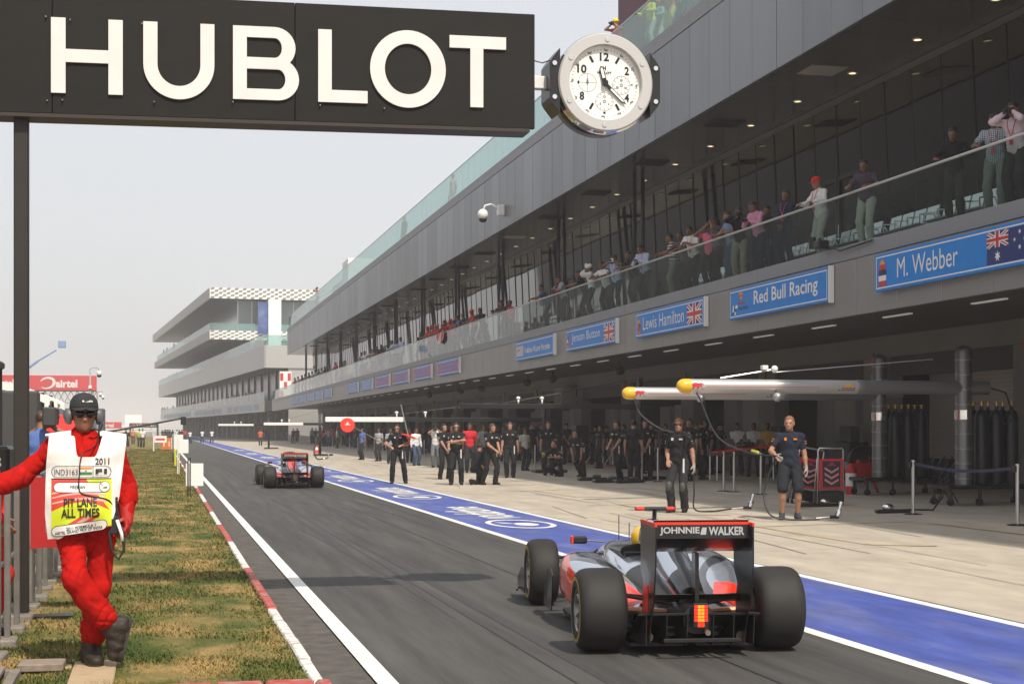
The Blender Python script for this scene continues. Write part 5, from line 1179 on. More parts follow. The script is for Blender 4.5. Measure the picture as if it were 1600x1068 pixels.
def ridged(m, sc, st, dist, rot):                              # sharp fine creases on top of the big folds
    nt = m.node_tree; N = nt.nodes.new; L = nt.links.new; b = nt.nodes['Principled BSDF']; tc = N('ShaderNodeTexCoord'); mp = N('ShaderNodeMapping'); L(tc.outputs['Object'], mp.inputs[0]); mp.inputs['Rotation'].default_value = rot; mp.inputs['Scale'].default_value = (1, 1, 2.6)
    n = N('ShaderNodeTexNoise'); n.noise_type = 'RIDGED_MULTIFRACTAL'; n.inputs['Scale'].default_value = sc; n.inputs['Detail'].default_value = 2.5; n.inputs['Distortion'].default_value = .6; L(mp.outputs[0], n.inputs['Vector'])
    bp = N('ShaderNodeBump'); bp.inputs['Strength'].default_value = st; bp.inputs['Distance'].default_value = dist; L(n.outputs[0], bp.inputs['Height']); L(bp.outputs[0], b.inputs['Normal'])
ridged(m_suit, 5.5, .55, .012, (.5, .5, 0))
m_boot = M('boot_leather', (.024, .016, .011), .6, var=(9, .35), bump=(35, .4)); m_sole = M('boot_sole', (.035, .03, .027), .8)
pr = torso(FJ, 0, .02) + head(FJ) + face(FJ)
for n in 'LR': pr += arm(FJ, n, 0) + leg(FJ, n, 0) + foot(FJ, n, -.006)
V, Q = poly(pr, .012, .02); vs_, qs_ = [V], [Q]; o = len(V)
for n, rg in (('L', False), ('R', True)):
    d = npy(FJ['H' + n]) - npy(FJ['E' + n]); hv, hq = hand_at(npy(FJ['H' + n]), d if n == 'L' else (-.8, -.1, -.5), (-1, .2, 0) if n == 'L' else (-.3, 0, -1), rg, .45 if n == 'L' else .8); vs_.append(hv); qs_.append(hq + o); o += len(hv)
kid('body', np_mesh('fireman', np.concatenate(vs_), np.concatenate(qs_)), fm, M('skin_fireman', (.25, .105, .058), .5, var=(20, .1)))
pr = torso(FJ, .026, .03) + [('c', npy(FJ['N'] - Vector((0, 0, .04))), npy(FJ['N'] + Vector((0, -.004, .028))), .085, .078)]
for n in 'LR': pr += arm(FJ, n, .017, 1.93, .014)
kid('jacket', np_mesh('jacket', *poly(pr, .0072, .04, wob=wr), m_suit), fm)
pr = [('e', npy(FJ['P']), (.180, .14, .15), np.eye(3)), ('e', npy(FJ['P'] + Vector((0, 0, .1))), (.178, .14, .08), np.eye(3))]
for n in 'LR': pr += leg(FJ, n, .013, 1.74, .022)
kid('trousers', np_mesh('trousers', *poly(pr, .0072, .035, wob=lambda g: wr(g) * 1.15), m_suit), fm)
m_glove = M('fire_glove', (.36, .010, .006), .7, bump=(50, .3))
for n, rg in (('L', False), ('R', True)):
    d = npy(FJ['H' + n]) - npy(FJ['E' + n]); hv, hq = hand_at(npy(FJ['H' + n]), d if n == 'L' else (-.8, -.1, -.5), (-1, .2, 0) if n == 'L' else (-.3, 0, -1), rg, .6 if n == 'L' else .8, .0072, 1.22); hv = npy(FJ['H' + n]) + (hv - npy(FJ['H' + n])) * 1.04
    cv, cq = poly([('c', npy(FJ['H' + n]) - d * .32, npy(FJ['H' + n]) + d * .12, .050, .040)], .011, .02); gl = np_mesh('glove', np.concatenate([hv, cv]), np.concatenate([hq, cq + len(hv)]), m_glove); kid('glove', gl, fm)
# boots with separate rubber soles
for n in 'LR':
    A = FJ['A' + n]; K = FJ['K' + n]; up_ = (K - A).normalized(); f_ = foot(FJ, n, .016)
    pr = [(p[0], p[1], p[2], p[3] * 1.04, p[4] * 1.0) for p in f_] + [('c', npy(A), npy(A + up_ * .13), .054, .050)]
    b_ = kid('boot', np_mesh('boot', *poly(pr, .009, .03, wob=lambda g: .003 * np.sin(g[:, 2] * 95 + g[:, 0] * 30)), m_boot), fm)
    h_, t_ = Vector(f_[0][2]), Vector(f_[2][2]); fd = (t_ - h_).normalized(); dn = (h_ - Vector(f_[0][1])); dn = (dn - fd * dn.dot(fd)).normalized(); sd = fd.cross(dn)
    o2 = []
    L_ = (t_ - h_).length + .085
    prof = []
    for t in range(9): s = t / 8; w = .046 * (1 - .22 * math.sin(math.pi * min(1, s * 1.6)) * (s < .62)) * (math.sqrt(max(.05, 1 - max(0, (s - .8) / .2) ** 2)) if s > .8 else (.75 + .25 * min(1, s * 8))); prof.append((s * L_ - .045, w))
    ring = [(a, w) for a, w in prof] + [(a, -w) for a, w in prof[::-1]]
    c0 = h_ + dn * .030
    MB().loft([[tuple(c0 + fd * a + sd * w * k2 + dn * dz) for a, w in ring] for dz, k2 in ((-.012, 1.05), (.006, 1.12), (.024, 1.08))]).build('boot_sole', m_sole, fm, smooth=40, world=False); so_ = fm.children[-1] if False else None
    MB().tube([tuple(A + up_ * (.02 + .02 * k) - fd * -.052 + sd * (.02 if k % 2 else -.02)) for k in range(6)], .004, 5).build('lace', m_black, fm, world=False)
# cap, glasses, headset
cp = kid('cap', head_acc(FJ, 'cap').mesh('cap', M('cap_cloth', (.022, .022, .026), .85, bump=(70, .2)), smooth=True), fm)
XH = Matrix.Translation(FJ['H']) @ FJ['Rh'].to_4x4()
mb = MB(); put_text(mb, 'FIREMAN', lambda u, v: tuple(XH @ Vector((u, -.098 + .02 * abs(u) * 5 + (v - .08) * .6, v))), -.002, .048, .085, .097, 0, .02); mb.ell((-.012, -.098, .09), (.007, .004, .008), 6, 4, X=XH); mb.build('cap_print', m_white, cp, world=False)
mb = MB()
for s in (1, -1): mb.ell((s * .036, -.095, .008), (.035, .020, .024), 14, 8, X=XH); mb.tube([(s * .066, -.085, .014), (s * .082, -.02, .016), (s * .084, .02, .01)], .005, 5, X=XH)
mb.tube([(-.012, -.108, .014), (.012, -.108, .014)], .006, 5, X=XH)
kid('sunglasses', mb.mesh('sunglasses', M('sunglass', (.008, .008, .009), .08), smooth=True), fm)
kid('mouth', head_acc(FJ, 'mouth').mesh('mouth', LIP, smooth=True), fm)
kid('hair', np_mesh('hair', *poly([('e', npy(XH @ Vector((0, .014, .030))), (.082, .101, .090), np.array(FJ['Rh']))], .012, .02, cut=cutz(FJ, HAIRS['crop'])), HC['black']), fm)
m_ear = M('earmuff', (.10, .10, .115), .45); mb = MB()
for s in (1, -1): mb.lathe([(.001, .052), (.030, .040), (.040, .030), (.042, .010), (.040, .0), (.03, -.004)], 20, X=XH @ Matrix.Translation((s * .080, .012, -.008)) @ Matrix.Scale(1.28, 4, (0, 0, 1)) @ Matrix.Rotation(math.radians(90 * s), 4, 'Y'))
hs = mb.build('headset', m_ear, fm, smooth=40, world=False)
MB().tube([XH @ Vector((.092 * math.cos(a), .015 + .112 * math.sin(a), -.01)) for a in [math.pi * k / 14 for k in range(15)]], .011, 6).build('headband', m_black, hs, world=False); mb = MB().tube([XH @ Vector(p) for p in ((.115, -.01, -.06), (.10, -.07, -.095), (.06, -.115, -.09))], .006, 6).ell(XH @ Vector((.045, -.122, -.088)), (.018, .012, .012)); mb.build('microphone', m_black, hs, smooth=True, world=False)
# bib
BX = lambda u: (u - 140) / 232.0
BZ = lambda v: (1030 - v) / 232.0
bxl = lambda z: np.interp(z, (.78, .99, 1.30, 1.47), (-.262, -.285, -.278, -.262)); bxr = lambda z: np.interp(z, (.78, .92, 1.10, 1.47), (.10, .125, .175, .222))
XC = -.035
def ybib(x, z):
    b = 1.35 * (x - XC) ** 2; t = max(0, z - 1.36)
    return -.222 + b + t * t * 4.2 - .028 * math.exp(-((z - 1.02) / .16) ** 2) + .006 * math.sin(z * 23 + x * 9) * (1 if z < 1.3 else 0) + .010 * math.sin(x * 24 + z * 9) * max(0, 1.10 - z) * 4 + .004 * math.sin(x * 31 - z * 27)
m_bib = M('bib_white', (.74, .71, .68), .7, bump=(25, .15)); NX, NZ = 36, 40
def ztop(x): t = min(max((abs(x - XC) - .035) / .062, 0), 1) ** 2.2; return 1.355 + .135 * t * t * (3 - 2 * t) - (.03 if abs(x - XC) > .2 else 0) * 0
def zbot(x): return .825 + (.105 * max(0, (x + .27) / .40)) + .008 * math.sin(x * 40)
def sheet(fn, nx, nz, th):
    V = []; F = []
    for e in (0, th):
        for j in range(nz + 1):
            for i in range(nx + 1): V.append(fn(i / nx, j / nz, e))
    n = (nx + 1) * (nz + 1)
    for j in range(nz):
        for i in range(nx): a = j * (nx + 1) + i; q = (a, a + 1, a + nx + 2, a + nx + 1); F += [q, tuple(n + k for k in q[::-1])]
    for i in range(nx): F += [(i + 1, i, n + i, n + i + 1), (nz * (nx + 1) + i, nz * (nx + 1) + i + 1, n + nz * (nx + 1) + i + 1, n + nz * (nx + 1) + i)]
    for j in range(nz): a, b = j * (nx + 1), (j + 1) * (nx + 1); F += [(a, b, n + b, n + a), (b + nx, a + nx, n + a + nx, n + b + nx)]
    return MB().add(V, F)
def front(a, b, e):
    x0 = -.30 + .525 * a; z = zbot(x0) + (ztop(x0) - zbot(x0)) * b; x = float(bxl(z) + (bxr(z) - bxl(z)) * a); return (x, ybib(x, z) - e, z)
bib = sheet(front, NX * 2, NZ, .004).build('bib', m_bib, fm, smooth=40, world=False)
for s in (0, 1):
    xa, xb = ((-.285, -.125), (.055, .222))[s]
    def strap(a, b, e): x = xa + (xb - xa) * a; w = math.pi * b; zt_ = 1.49; yb_ = ybib(x, zt_); dr = .06 * abs(x - XC) / .25; return (x, yb_ * (1 - b) + .155 * b, zt_ + (.045 + e) * math.sin(w) - dr * math.sin(w) * .6)
    sheet(strap, 8, 12, .004).build('shoulder_strap', m_bib, bib, smooth=40, world=False)
def backp(a, b, e): x = -.285 + .507 * a; return (x, .155 - .9 * (x - XC) ** 2 + .03 * math.sin(b * 3) + e, .86 + (1.49 - .86) * b)
sheet(backp, 16, 14, .004).build('back_panel', m_bib, bib, smooth=40, world=False)
m_by = M('bib_yellow', (.62, .72, .02), .65); m_br = M('bib_red', (.66, .06, .035), .65); m_bp = M('bib_pink', (.70, .36, .30), .65); m_bk = M('bib_ink', (.02, .02, .02), .6); m_bg = M('bib_green', (.03, .20, .06), .6); m_bo = M('bib_orange', (.70, .25, .04), .6); m_bw = M('bib_print_white', (.74, .71, .68), .7)
BM = [m_bk, m_br, m_by, m_bw, m_bp, m_bg, m_bo]
G = MB()
bf = lambda e: (lambda u, v: (BX(u), ybib(BX(u), BZ(v)) - .0055 - e * 1.6, BZ(v)))
def bquad(us, v0f, v1f, mi, e, nv=7):                          # band between two curves over u, following the cloth
    f = bf(e); V = []
    for u in us:
        for k in range(nv + 1): V.append(f(u, v0f(u) + (v1f(u) - v0f(u)) * k / nv))
    G.add(V, [((nv + 1) * i + k, (nv + 1) * i + k + 1, (nv + 1) * (i + 1) + k + 1, (nv + 1) * (i + 1) + k) for i in range(len(us) - 1) for k in range(nv)], mi)
def btxt(s, u0, u1, vt, vb, e=.003, bold=.02, sl=0.0):
    f = bf(e); put_text(G, s, lambda u, v: f(u, v + sl * (u - u0)), u0, u1, vb, vt, 0, bold)
us = np.linspace(83, 169, 24)
for r0_, r1_ in np.array([(0, .125), (.125, .25), (.25, .375), (.375, .5), (.5, .625), (.625, .75), (.75, .875), (.875, 1)]):
    lo = lambda u, r=r0_: 747 + (828 - .12 * (u - 83) - 747) * r + .9; hi = lambda u, r=r1_: 747 + (828 - .12 * (u - 83) - 747) * r + .9
    bquad(us, lo, hi, 1, .0005)
bquad(np.linspace(132, 169, 12), lambda u: 747.5, lambda u: 747.5 + (u - 132) * 1.35, 2, .0012)                                  # yellow upper right
bquad(us, lambda u: 796 - 14 * math.sin((u - 83) / 86 * 3.1), lambda u: 829 - .14 * (u - 83), 2, .0012)
for k, (c, w) in enumerate(((768, 3), (775, 2.2), (783, 2.6))): bquad(np.linspace(84, 162, 20), lambda u: c - 8 * math.sin((u - 84) / 78 * 2.6), lambda u: c + w - 8 * math.sin((u - 84) / 78 * 2.6) + .02 * (u - 84), 4, .0016)
for k in range(3): bquad(np.linspace(104 + 9 * k, 128 + 12 * k, 10), lambda u: 816 - .62 * (u - 104 - 9 * k), lambda u: 822 - .66 * (u - 104 - 9 * k), (1, 4, 1)[k], .0018)
bquad(us, lambda u: 747, lambda u: 748.2, 0, .0022)
def pill(u0, u1, v0, v1, fill=3, line=.8, e=.002, sl=0.0):
    r = (v1 - v0) / 2; cv = (v0 + v1) / 2; f = bf(e); f2 = bf(e + .0008)
    def ol(q): return [(u0 + r + (r - q) * math.cos(math.pi / 2 + math.pi * k / 8), cv + (r - q) * math.sin(math.pi / 2 + math.pi * k / 8)) for k in range(9)] + [(u0 + r + (u1 - u0 - 2 * r) * t, v0 + q) for t in np.linspace(.1, .9, 8)] + [(u1 - r + (r - q) * math.cos(-math.pi / 2 + math.pi * k / 8), cv + (r - q) * math.sin(-math.pi / 2 + math.pi * k / 8)) for k in range(9)] + [(u1 - r - (u1 - u0 - 2 * r) * t, v1 - q) for t in np.linspace(.1, .9, 8)]
    a, b = ol(0), ol(line); n = len(a); S_ = lambda p: (p[0], p[1] + sl * (p[0] - u0))
    G.add([f2(*S_(p)) for p in a + b], [(k, (k + 1) % n, n + (k + 1) % n, n + k) for k in range(n)], 0)
    if fill is not None:
        bs = np.linspace(u0 + .3, u1 - .3, 20); hh = lambda u: math.sqrt(max(0, r * r - max(0, u0 + r - u, u - u1 + r) ** 2))
        bquad(bs, lambda u: cv - hh(u) + sl * (u - u0), lambda u: cv + hh(u) + sl * (u - u0), fill, e)
pill(83, 169, 728.5, 746, None); btxt('IND3163', 87, 120.5, 733.5, 742.5, .003, .0)
for k, mi in enumerate((6, 3, 5)): bquad(np.linspace(123.7, 141, 6), lambda u: 730.5 + 3.6 * k, lambda u: 734.1 + 3.6 * k, mi, .002)
btxt('o', 131, 133.6, 734.8, 737.2); bquad([142.2, 142.9], lambda u: 729, lambda u: 745.5, 0, .0025); btxt('F1', 146, 162.5, 733, 740.5, .003, .05); btxt('FORMULA ONE', 146, 156, 742, 743.4, .003, 0)
btxt('2011', 145.6, 166, 717, 727); pill(86, 167, 752.5, 768); btxt('FIREMAN', 110, 131, 757.5, 762.5)
f = bf(.0045); n = 20; G.add([f(159 + 8 * math.cos(2 * math.pi * k / n), 759.5 + 8 * math.sin(2 * math.pi * k / n)) for k in range(n)], [tuple(range(n))], 0); f = bf(.0052); G.add([f(159 + 7.3 * math.cos(2 * math.pi * k / n), 759.5 + 7.3 * math.sin(2 * math.pi * k / n)) for k in range(n)], [tuple(range(n))], 3)
f = bf(.006); G.add([f(155, 762), f(163, 762), f(162, 759.5), f(159, 760)], [(0, 1, 2, 3)], 0); G.add([f(153.5, 755), f(157.5, 758.5), f(157, 759), f(153, 755.6)], [(0, 1, 2, 3)], 0)
btxt('PIT LANE', 100.5, 148, 776.5, 789.5, .004, .03, -.02); btxt('ALL TIMES', 97, 151.5, 791.5, 805.5, .004, .03, -.02)
pill(83, 163, 818, 834, 3, .8, .003, -.14); btxt('2011 FORMULA 1', 104, 146, 819.5, 824, .0045, .02, -.14); btxt('AIRTEL GRAND PRIX OF INDIA', 88, 156, 826.5, 831, .0045, .02, -.14)
G.build('print', BM, bib, world=False)
mb = MB(); mb.add([(BX(116), ybib(BX(116), 1.36) + .03, 1.395), (BX(124), ybib(BX(124), 1.35) + .02, 1.37), (BX(127), -.165, 1.375), (BX(119), -.165, 1.405)], [(0, 1, 2, 3)]); 
cord = [XH @ Vector((.10, .0, -.06)), Vector((.03, -.10, 1.43)), Vector((BX(127), ybib(BX(127), BZ(712)) - .012, BZ(712))), Vector((BX(123), ybib(BX(123), BZ(740)) - .012, BZ(740))), Vector((BX(123), ybib(BX(123), BZ(765)) - .012, BZ(765))), Vector((BX(135), ybib(BX(135), BZ(772)) - .012, BZ(772))), Vector((BX(165), ybib(BX(165), BZ(780)) - .012, BZ(780))), Vector((BX(173), -.17, BZ(800)))]
MB().tube(smooth_pts(cord), .0045, 6).build('cord', m_black, fm, smooth=True, world=False)
rd = thing('radio', 'black two-way radio with looped lead hanging at the hip of the fireman', 'radio', (FM[0] + .155, FM[1] - .20, FM[2] + .89)); rl = wl(rd)
MB().bbox(-.028, .028, -.02, .02, -.005, .115, .008).build('body', m_black, rd, world=False); MB().tube([(.015, 0, .115), (.018, 0, .24)], .008, 8).build('antenna', m_black, rd, world=False)
MB().tube([(.0, .01, .10), (-.03, -.01, .0), (-.012, -.01, -.12), (.03, -.01, -.17), (.065, -.01, -.11), (.06, 0, .0), (.03, 0, .06)], .010, 8).build('lead', m_black, rd, smooth=True, world=False); MB().tube([(.02, -.022, .09), (.05, -.03, .0), (.055, -.03, -.05)], .011, 8).build('white_clip', m_wplastic, rd, smooth=True, world=False)
# ------------------------------------------------------------------ fence along the left edge
fe = thing('fence', 'galvanised post fence on concrete blocks along the grass edge', 'fence', (-1.15, 10, GZ - .05)); fl_ = wl(fe)
pm = MB().bbox(-.022, .022, -.022, .022, .06, 1.17, .004).mesh('post', m_steel); pmb = MB().bbox(-.13, .16, -.14, .14, -.02, .10, .012).mesh('block', m_block)
yf = 9.6; k = 0
while yf < 25:
    inst('post', pm, fe, (-.02, yf - fl_.y, .04)); inst('post', pm, fe, (.035, yf + .13 - fl_.y, .04))
    if True: inst('block', pmb, fe, (-.05 + random.uniform(-.01, .01), yf + .05 - fl_.y, 0), (0, 0, random.uniform(-.05, .05)))
    yf += .78
for z in (1.19, .62): MB().tube([(-1.17, 9.0, z + .06), (-1.17, 25, z + .06)], .02, 8).build('rail', m_steel, fe, smooth=True)
rbn = thing('banner', 'plain red banner hung on the fence behind the fireman', 'banner', (-1.05, 14.0, .5))
def bn(a, b, e): return (-1.10 + .62 * a, 14.0 + e + .015 * math.sin(a * 9), .66 + .62 * b + .01 * math.sin(a * 7))
sheet(bn, 14, 8, .006).build('cloth', M('red_banner', (.40, .008, .010), .7), rbn, world=True); MB().tube([(-1.10, 14.02, .2), (-1.10, 14.02, 1.3)], .015, 6).build('pole', m_steel, rbn); MB().tube([(-.47, 14.02, .10), (-.47, 14.02, 1.3)], .012, 6).build('pole', m_steel, rbn)
# ------------------------------------------------------------------ pit wall stand with white arched roof, equipment
ps = thing('pit_wall_stand', 'dark pit wall stand with a white arched canopy beyond the fence', 'pit stand', (-3.0, 30, 0))
def arch(x0, x1, y, z0, zc, w=.25, t=.12): return [(x0 + (x1 - x0) * k / 16, y, z0 + (zc - z0) * math.sin(math.pi * k / 16)) for k in range(17)]
ax0, ad = ray_d(-60, 40.0); ax1, _ = ray_d(89, 40.0)
zA, zB = zat(632, ax1, 40.0), zat(600, ax0 * .5 + ax1 * .5, 40.0)
for yq in (40.0, 43.0):
    pts = arch(ax0 - 1.2, ax1 + .02, yq, zA, zB); V = []; 
    MB().loft([[(p[0], yq - .08, p[2] - .10), (p[0], yq + .08, p[2] - .10), (p[0], yq + .08, p[2] + .10), (p[0], yq - .08, p[2] + .10)] for p in pts]).build('arch', m_wplastic, ps)
pts = arch(ax0 - 1.2, ax1 - .1, 40.1, zA + .02, zB + .02); V = []
mb = MB(); mb.loft([[(p[0], 40.1, p[2] + .02), (p[0], 43, p[2] + .02), (p[0], 43, p[2] + .05), (p[0], 40.1, p[2] + .05)] for p in pts]); mb.build('roof_sheet', m_wplastic, ps)
for x, y in ((ax1 - .35, 40), (ax1 - .35, 43), (ax0 - .8, 40)): MB().tube([(x, y, .0), (x, y, zA + .3)], .05, 8).build('post', m_blackmetal, ps)
MB().box(ax0 - 1.2, ax1 - .9, 43.2, 43.3, 0, zA + .1).build('back_panel', m_dark, ps)
s2 = thing('timing_stand', 'black timing gantry frame with screens at the far left edge', 'pit stand', (-2.2, 17, 0))
xq, _ = ray_d(8, 20.0); zt2 = zat(577, xq, 20.0)
MB().bbox(xq - 1.8, xq, 18.2, 20, zt2, zt2 + .09, .02).build('roof', m_blackmetal, s2)
for x, y in ((xq - .05, 19.95), (xq - .05, 18.3), (xq - 1.7, 19.95)): MB().tube([(x, y, .0), (x, y, zt2)], .022, 8).build('post', m_blackmetal, s2)
MB().bbox(xq - 1.7, xq + .26, 22.0, 22.2, .0, zat(610, xq, 22), .03).build('screen_back', m_dark, s2)
for q in range(3): MB().bbox(xq - .3, xq + .2, 21.95, 21.998, .5 + .28 * q, .7 + .28 * q, .01).build('control_unit', m_blackmetal, s2)
cbx = thing('equipment_case', 'black equipment case with white lettering behind the left fence', 'case', (-1.55, 14.6, 0))
MB().bbox(-2.0, -1.33, 14.6, 15.2, .05, 1.55, .03).build('case', m_blackmetal, cbx)
mb = MB(); put_text(mb, 'IS', lambda u, v: (u, 14.595, v), -1.50, -1.40, 1.36, 1.45, 0, .04); mb.build('lettering', m_white, cbx)
# ------------------------------------------------------------------ boards along the lane edge
def board(label, x, y, z0, z1, w, post=m_black, off=.0, name='white_board'):
    t_ = thing('marker_board', label, 'board', (x, y, .0)); MB().bbox(-.04 + off, w + off, -.02, .02, z0, z1, .006).build('panel', m_wplastic, t_, world=False)
    for q in (0, .05): MB().bbox(q, q + .028, -.05, -.024, .04, z1 + .15, .004).build('post', post, t_, world=False)
    MB().box(-.05, .35, -.12, .06, .04, .06).build('foot', m_blackmetal, t_, world=False); return t_
x, y = on_ground(293, 775, .08); board('nearest blank white board on black double posts at the grass edge', x, y, .33, .88, .38)
x, y = on_ground(277, 741, .08); board('second white board along the lane edge, taller on a white post', x, y, .85, 1.35, .36, m_wplastic, .04)
x, y = on_ground(269, 722, .08); board('third small white board on a dark post with a yellow strip', x, y, .75, 1.3, .42, m_black, .0)
x, y = on_ground(272, 706, .08); board('farthest white board in the row at the bend of the grass', x, y, .7, 1.35, .75, m_wplastic, -.1)
t_ = thing('marker_post', 'small yellow marker post between the white boards', 'post', (*on_ground(274, 728, .08), 0)); MB().tube([(0, 0, .05), (0, 0, .75)], .05, 10).ell((0, 0, .78), (.06, .06, .07)).build('post', M('marker_yellow', (.62, .62, .03), .5), t_, world=False)
x, y = on_ground(259, 704, .05); t_ = thing('marker_board', 'pair of orange boards with white marks on a short stand', 'board', (x, y, 0))
for q in (-.32, .08): MB().bbox(q, q + .38, -.03, .03, .15, 1.05, .02).build('panel', M('board_orange', (.68, .16, .02), .5), t_, world=False); MB().box(q + .15, q + .22, -.034, -.031, .4, .8).build('mark', m_white, t_, world=False)
MB().tube([(.03, .05, .0), (.03, .05, .9)], .03, 6).build('post', m_black, t_, world=False)
x, y = on_ground(240, 706, .05); t_ = thing('marker_board', 'low white board with a red stripe on one white post', 'board', (x, y, 0)); MB().tube([(0, 0, 0), (0, 0, 1.4)], .05, 8).build('post', m_wplastic, t_, world=False); MB().bbox(.06, .95, -.02, .02, .75, 1.25, .01).build('panel', m_wplastic, t_, world=False); MB().box(.15, .8, -.026, -.021, .92, 1.06).build('stripe', m_sr, t_, world=False)
# ------------------------------------------------------------------ distant things on the left
def far_sign(name, label, u0, u1, v0, v1, Y, m, txt, cat='billboard', tm=None, legs=True):
    xa, d = ray_d(u0, Y); xb, d2 = ray_d(u1, Y); za, zb = zat(v1, (xa + xb) / 2, Y), zat(v0, (xa + xb) / 2, Y)
    t_ = thing(name, label, cat, ((xa + xb) / 2, Y, 0)); MB().bbox(xa, xb, Y, Y + .6, za, zb, .03).build('panel', m, t_)
    mb = MB()
    for s, ua, ub, va, vb in txt:
        x0, x1 = ray_d(ua, Y)[0], ray_d(ub, Y)[0]; put_text(mb, s, lambda u, v: (u, Y - .02, v), x0, x1, zat(vb, xa, Y), zat(va, xa, Y), 0, .04)
    mb.build('lettering', tm or m_white, t_)
    return t_, xa, xb, za, zb
m_air = M('billboard_red', (.60, .06, .07), .5)
t_, xa, xb, za, zb = far_sign('billboard', 'red airtel billboard with white lettering on a steel truss', -12, 151, 586, 609.5, 210, m_air, [('airtel', 87, 121, 592, 604.5), ('airtel', -8, 22, 592, 604)])
cu, cw = ray_d(74, 210)[0], 1.55; cz_ = zat(598, cu, 210); o_, i_ = [], []
for k in range(15):
    a = math.radians(165 - 300 * k / 14); w = .05 + .30 * math.sin(math.pi * k / 14) ** .7 * (1 - .5 * k / 14); r = .95; o_.append((cu + (r + w * .4) * math.cos(a) + .15 * math.sin(a), cz_ + (r + w * .4) * .78 * math.sin(a))); i_.append((cu + (r - w) * math.cos(a) + .15 * math.sin(a), cz_ + (r - w) * .78 * math.sin(a)))
mb = MB(); mb.add([(p[0], 209.97, p[1]) for p in o_ + i_], [(k, k + 1, 16 + k, 15 + k) for k in range(14)]); mb.build('emblem', m_white, t_)
n = 16
for k in range(n):
    x0 = xa + (xb - xa) * k / n; x1 = xa + (xb - xa) * (k + 1) / n; MB().tube([(x0, 210.3, za - .05), (x1, 210.3, za - 1.6)], .06, 5).tube([(x1, 210.3, za - .05), (x0, 210.3, za - 1.6)], .06, 5).build('brace', m_grey, t_)
for z in (za - 1.6, za - .06): MB().tube([(xa, 210.3, z), (xb, 210.3, z)], .07, 6).build('truss_rail', m_grey, t_)
for x in (xa + 2, (xa + xb) / 2, xb - .5): MB().tube([(x, 210.3, 0), (x, 210.3, za)], .15, 8).build('leg', m_grey, t_)
far_sign('hoarding', 'long faded red hoarding at track level beyond the fence', 112, 190, 659, 669, 300, m_air, [('airtel', 160, 178, 661, 667)], 'hoarding')
t_, xa, xb, za, zb = far_sign('track_bridge', 'black LG sign bridge across the distant track', 202, 248, 660.5, 667.5, 330, m_dark, [('LG', 214, 222, 662, 666), ('LG', 236, 244, 662, 666)], 'sign bridge')
for u in (209, 231): x = ray_d(u, 330)[0]; z = zat(664, x, 330); mb = MB(); mb.add([(x + .32 * math.cos(2 * math.pi * k / 14), 329.97, z + .32 * math.sin(2 * math.pi * k / 14)) for k in range(14)], [tuple(range(14))]); mb.build('red_disc', m_sr, t_)
for x in (xa, xb - .4): MB().box(x, x + .4, 330, 330.5, 0, za - .001).build('leg', m_dark, t_)
gs = thing('grandstand_block', 'pale distant grandstand on the horizon beyond the track', 'grandstand', (-14, 400, 0))
for k in range(6): MB().box(-30, -2, 400 + 1.5 * k, 401.5 + 1.5 * k, 0, 1.2 + .3 * k).build('tier', m_wplastic if k % 2 else m_grey, gs)
MB().box(-8.8, -4.6, 410, 412, 0, 5.6).build('block', m_wplastic, gs)
bd = thing('paddock_block', 'low white louvred building behind the airtel billboard', 'building', (-14, 150, 0)); xa, xb = ray_d(44, 150)[0], ray_d(100, 150)[0]
MB().bbox(xa - 12, xb - 1.2, 150, 162, 0, zat(631, xb, 150), .05).build('wall', m_wplastic, bd)
for k in range(7): MB().box(xa + .1 + .5 * k, xa + .35 + .5 * k, 149.95, 149.99, zat(655, xa, 150), zat(640, xa, 150)).build('window', m_dark, bd)
MB().bbox(xb - 1.1, xb + 3.5, 152, 158, 0, zat(637, xb, 150), .05).build('dark_block', M('slate_wall', (.09, .11, .15), .6), bd)
# dome camera on a tall pole, boom lift, jib
x = ray_d(141, 62)[0]; t_ = thing('camera_pole', 'tall thin pole carrying a white dome camera on a hooked arm', 'camera pole', (x, 62, 0)); zq = zat(576, x, 62)
MB().tube([(x, 62, 0), (x, 62, zq)], .035, 8).tube([(x, 62, zq - .02), (x + .08, 62, zq + .04), (x + .28, 62, zq + .03), (x + .34, 62, zq - .08)], .018, 6).build('pole', m_grey, t_, smooth=True); MB().ell((x + .34, 62, zq - .17), (.10, .10, .11)).build('dome', m_wplastic, t_, smooth=True); MB().ell((x + .34, 62, zq - .27), (.085, .085, .06)).build('lens', m_black, t_, smooth=True); MB().bbox(x - .06, x + .06, 61.9, 62.1, zat(607, x, 62), zat(602, x, 62), .01).build('box', m_wplastic, t_)
x = ray_d(157, 75)[0]; t_ = thing('camera_pole', 'shorter pole with two small dome cameras right of the billboard', 'camera pole', (x, 75, 0)); zq = zat(612, x, 75); MB().tube([(x - .15, 75, 0), (x - .15, 75, zq)], .03, 6).tube([(x - .15, 75, zq), (x + .1, 75, zq + .02)], .02, 6).build('pole', m_grey, t_)
for dx in (0, .12): MB().ell((x + dx, 75, zq - .12 - dx), (.07, .07, .08)).build('dome', m_wplastic, t_, smooth=True); MB().ell((x + dx, 75, zq - .19 - dx), (.055, .055, .04)).build('lens', m_black, t_, smooth=True)
x0, x1 = ray_d(20, 260)[0], ray_d(98, 260)[0]; t_ = thing('boom_lift', 'pale blue boom lift raised far behind the billboard', 'boom lift', (x0 - 4, 260, 0)); bm = M('lift_blue', (.22, .33, .55), .5)
z0, z1 = zat(592, x0, 260), zat(541, x1, 260); xm, zm = x0 + (x1 - x0) * .5, z0 + (z1 - z0) * .55
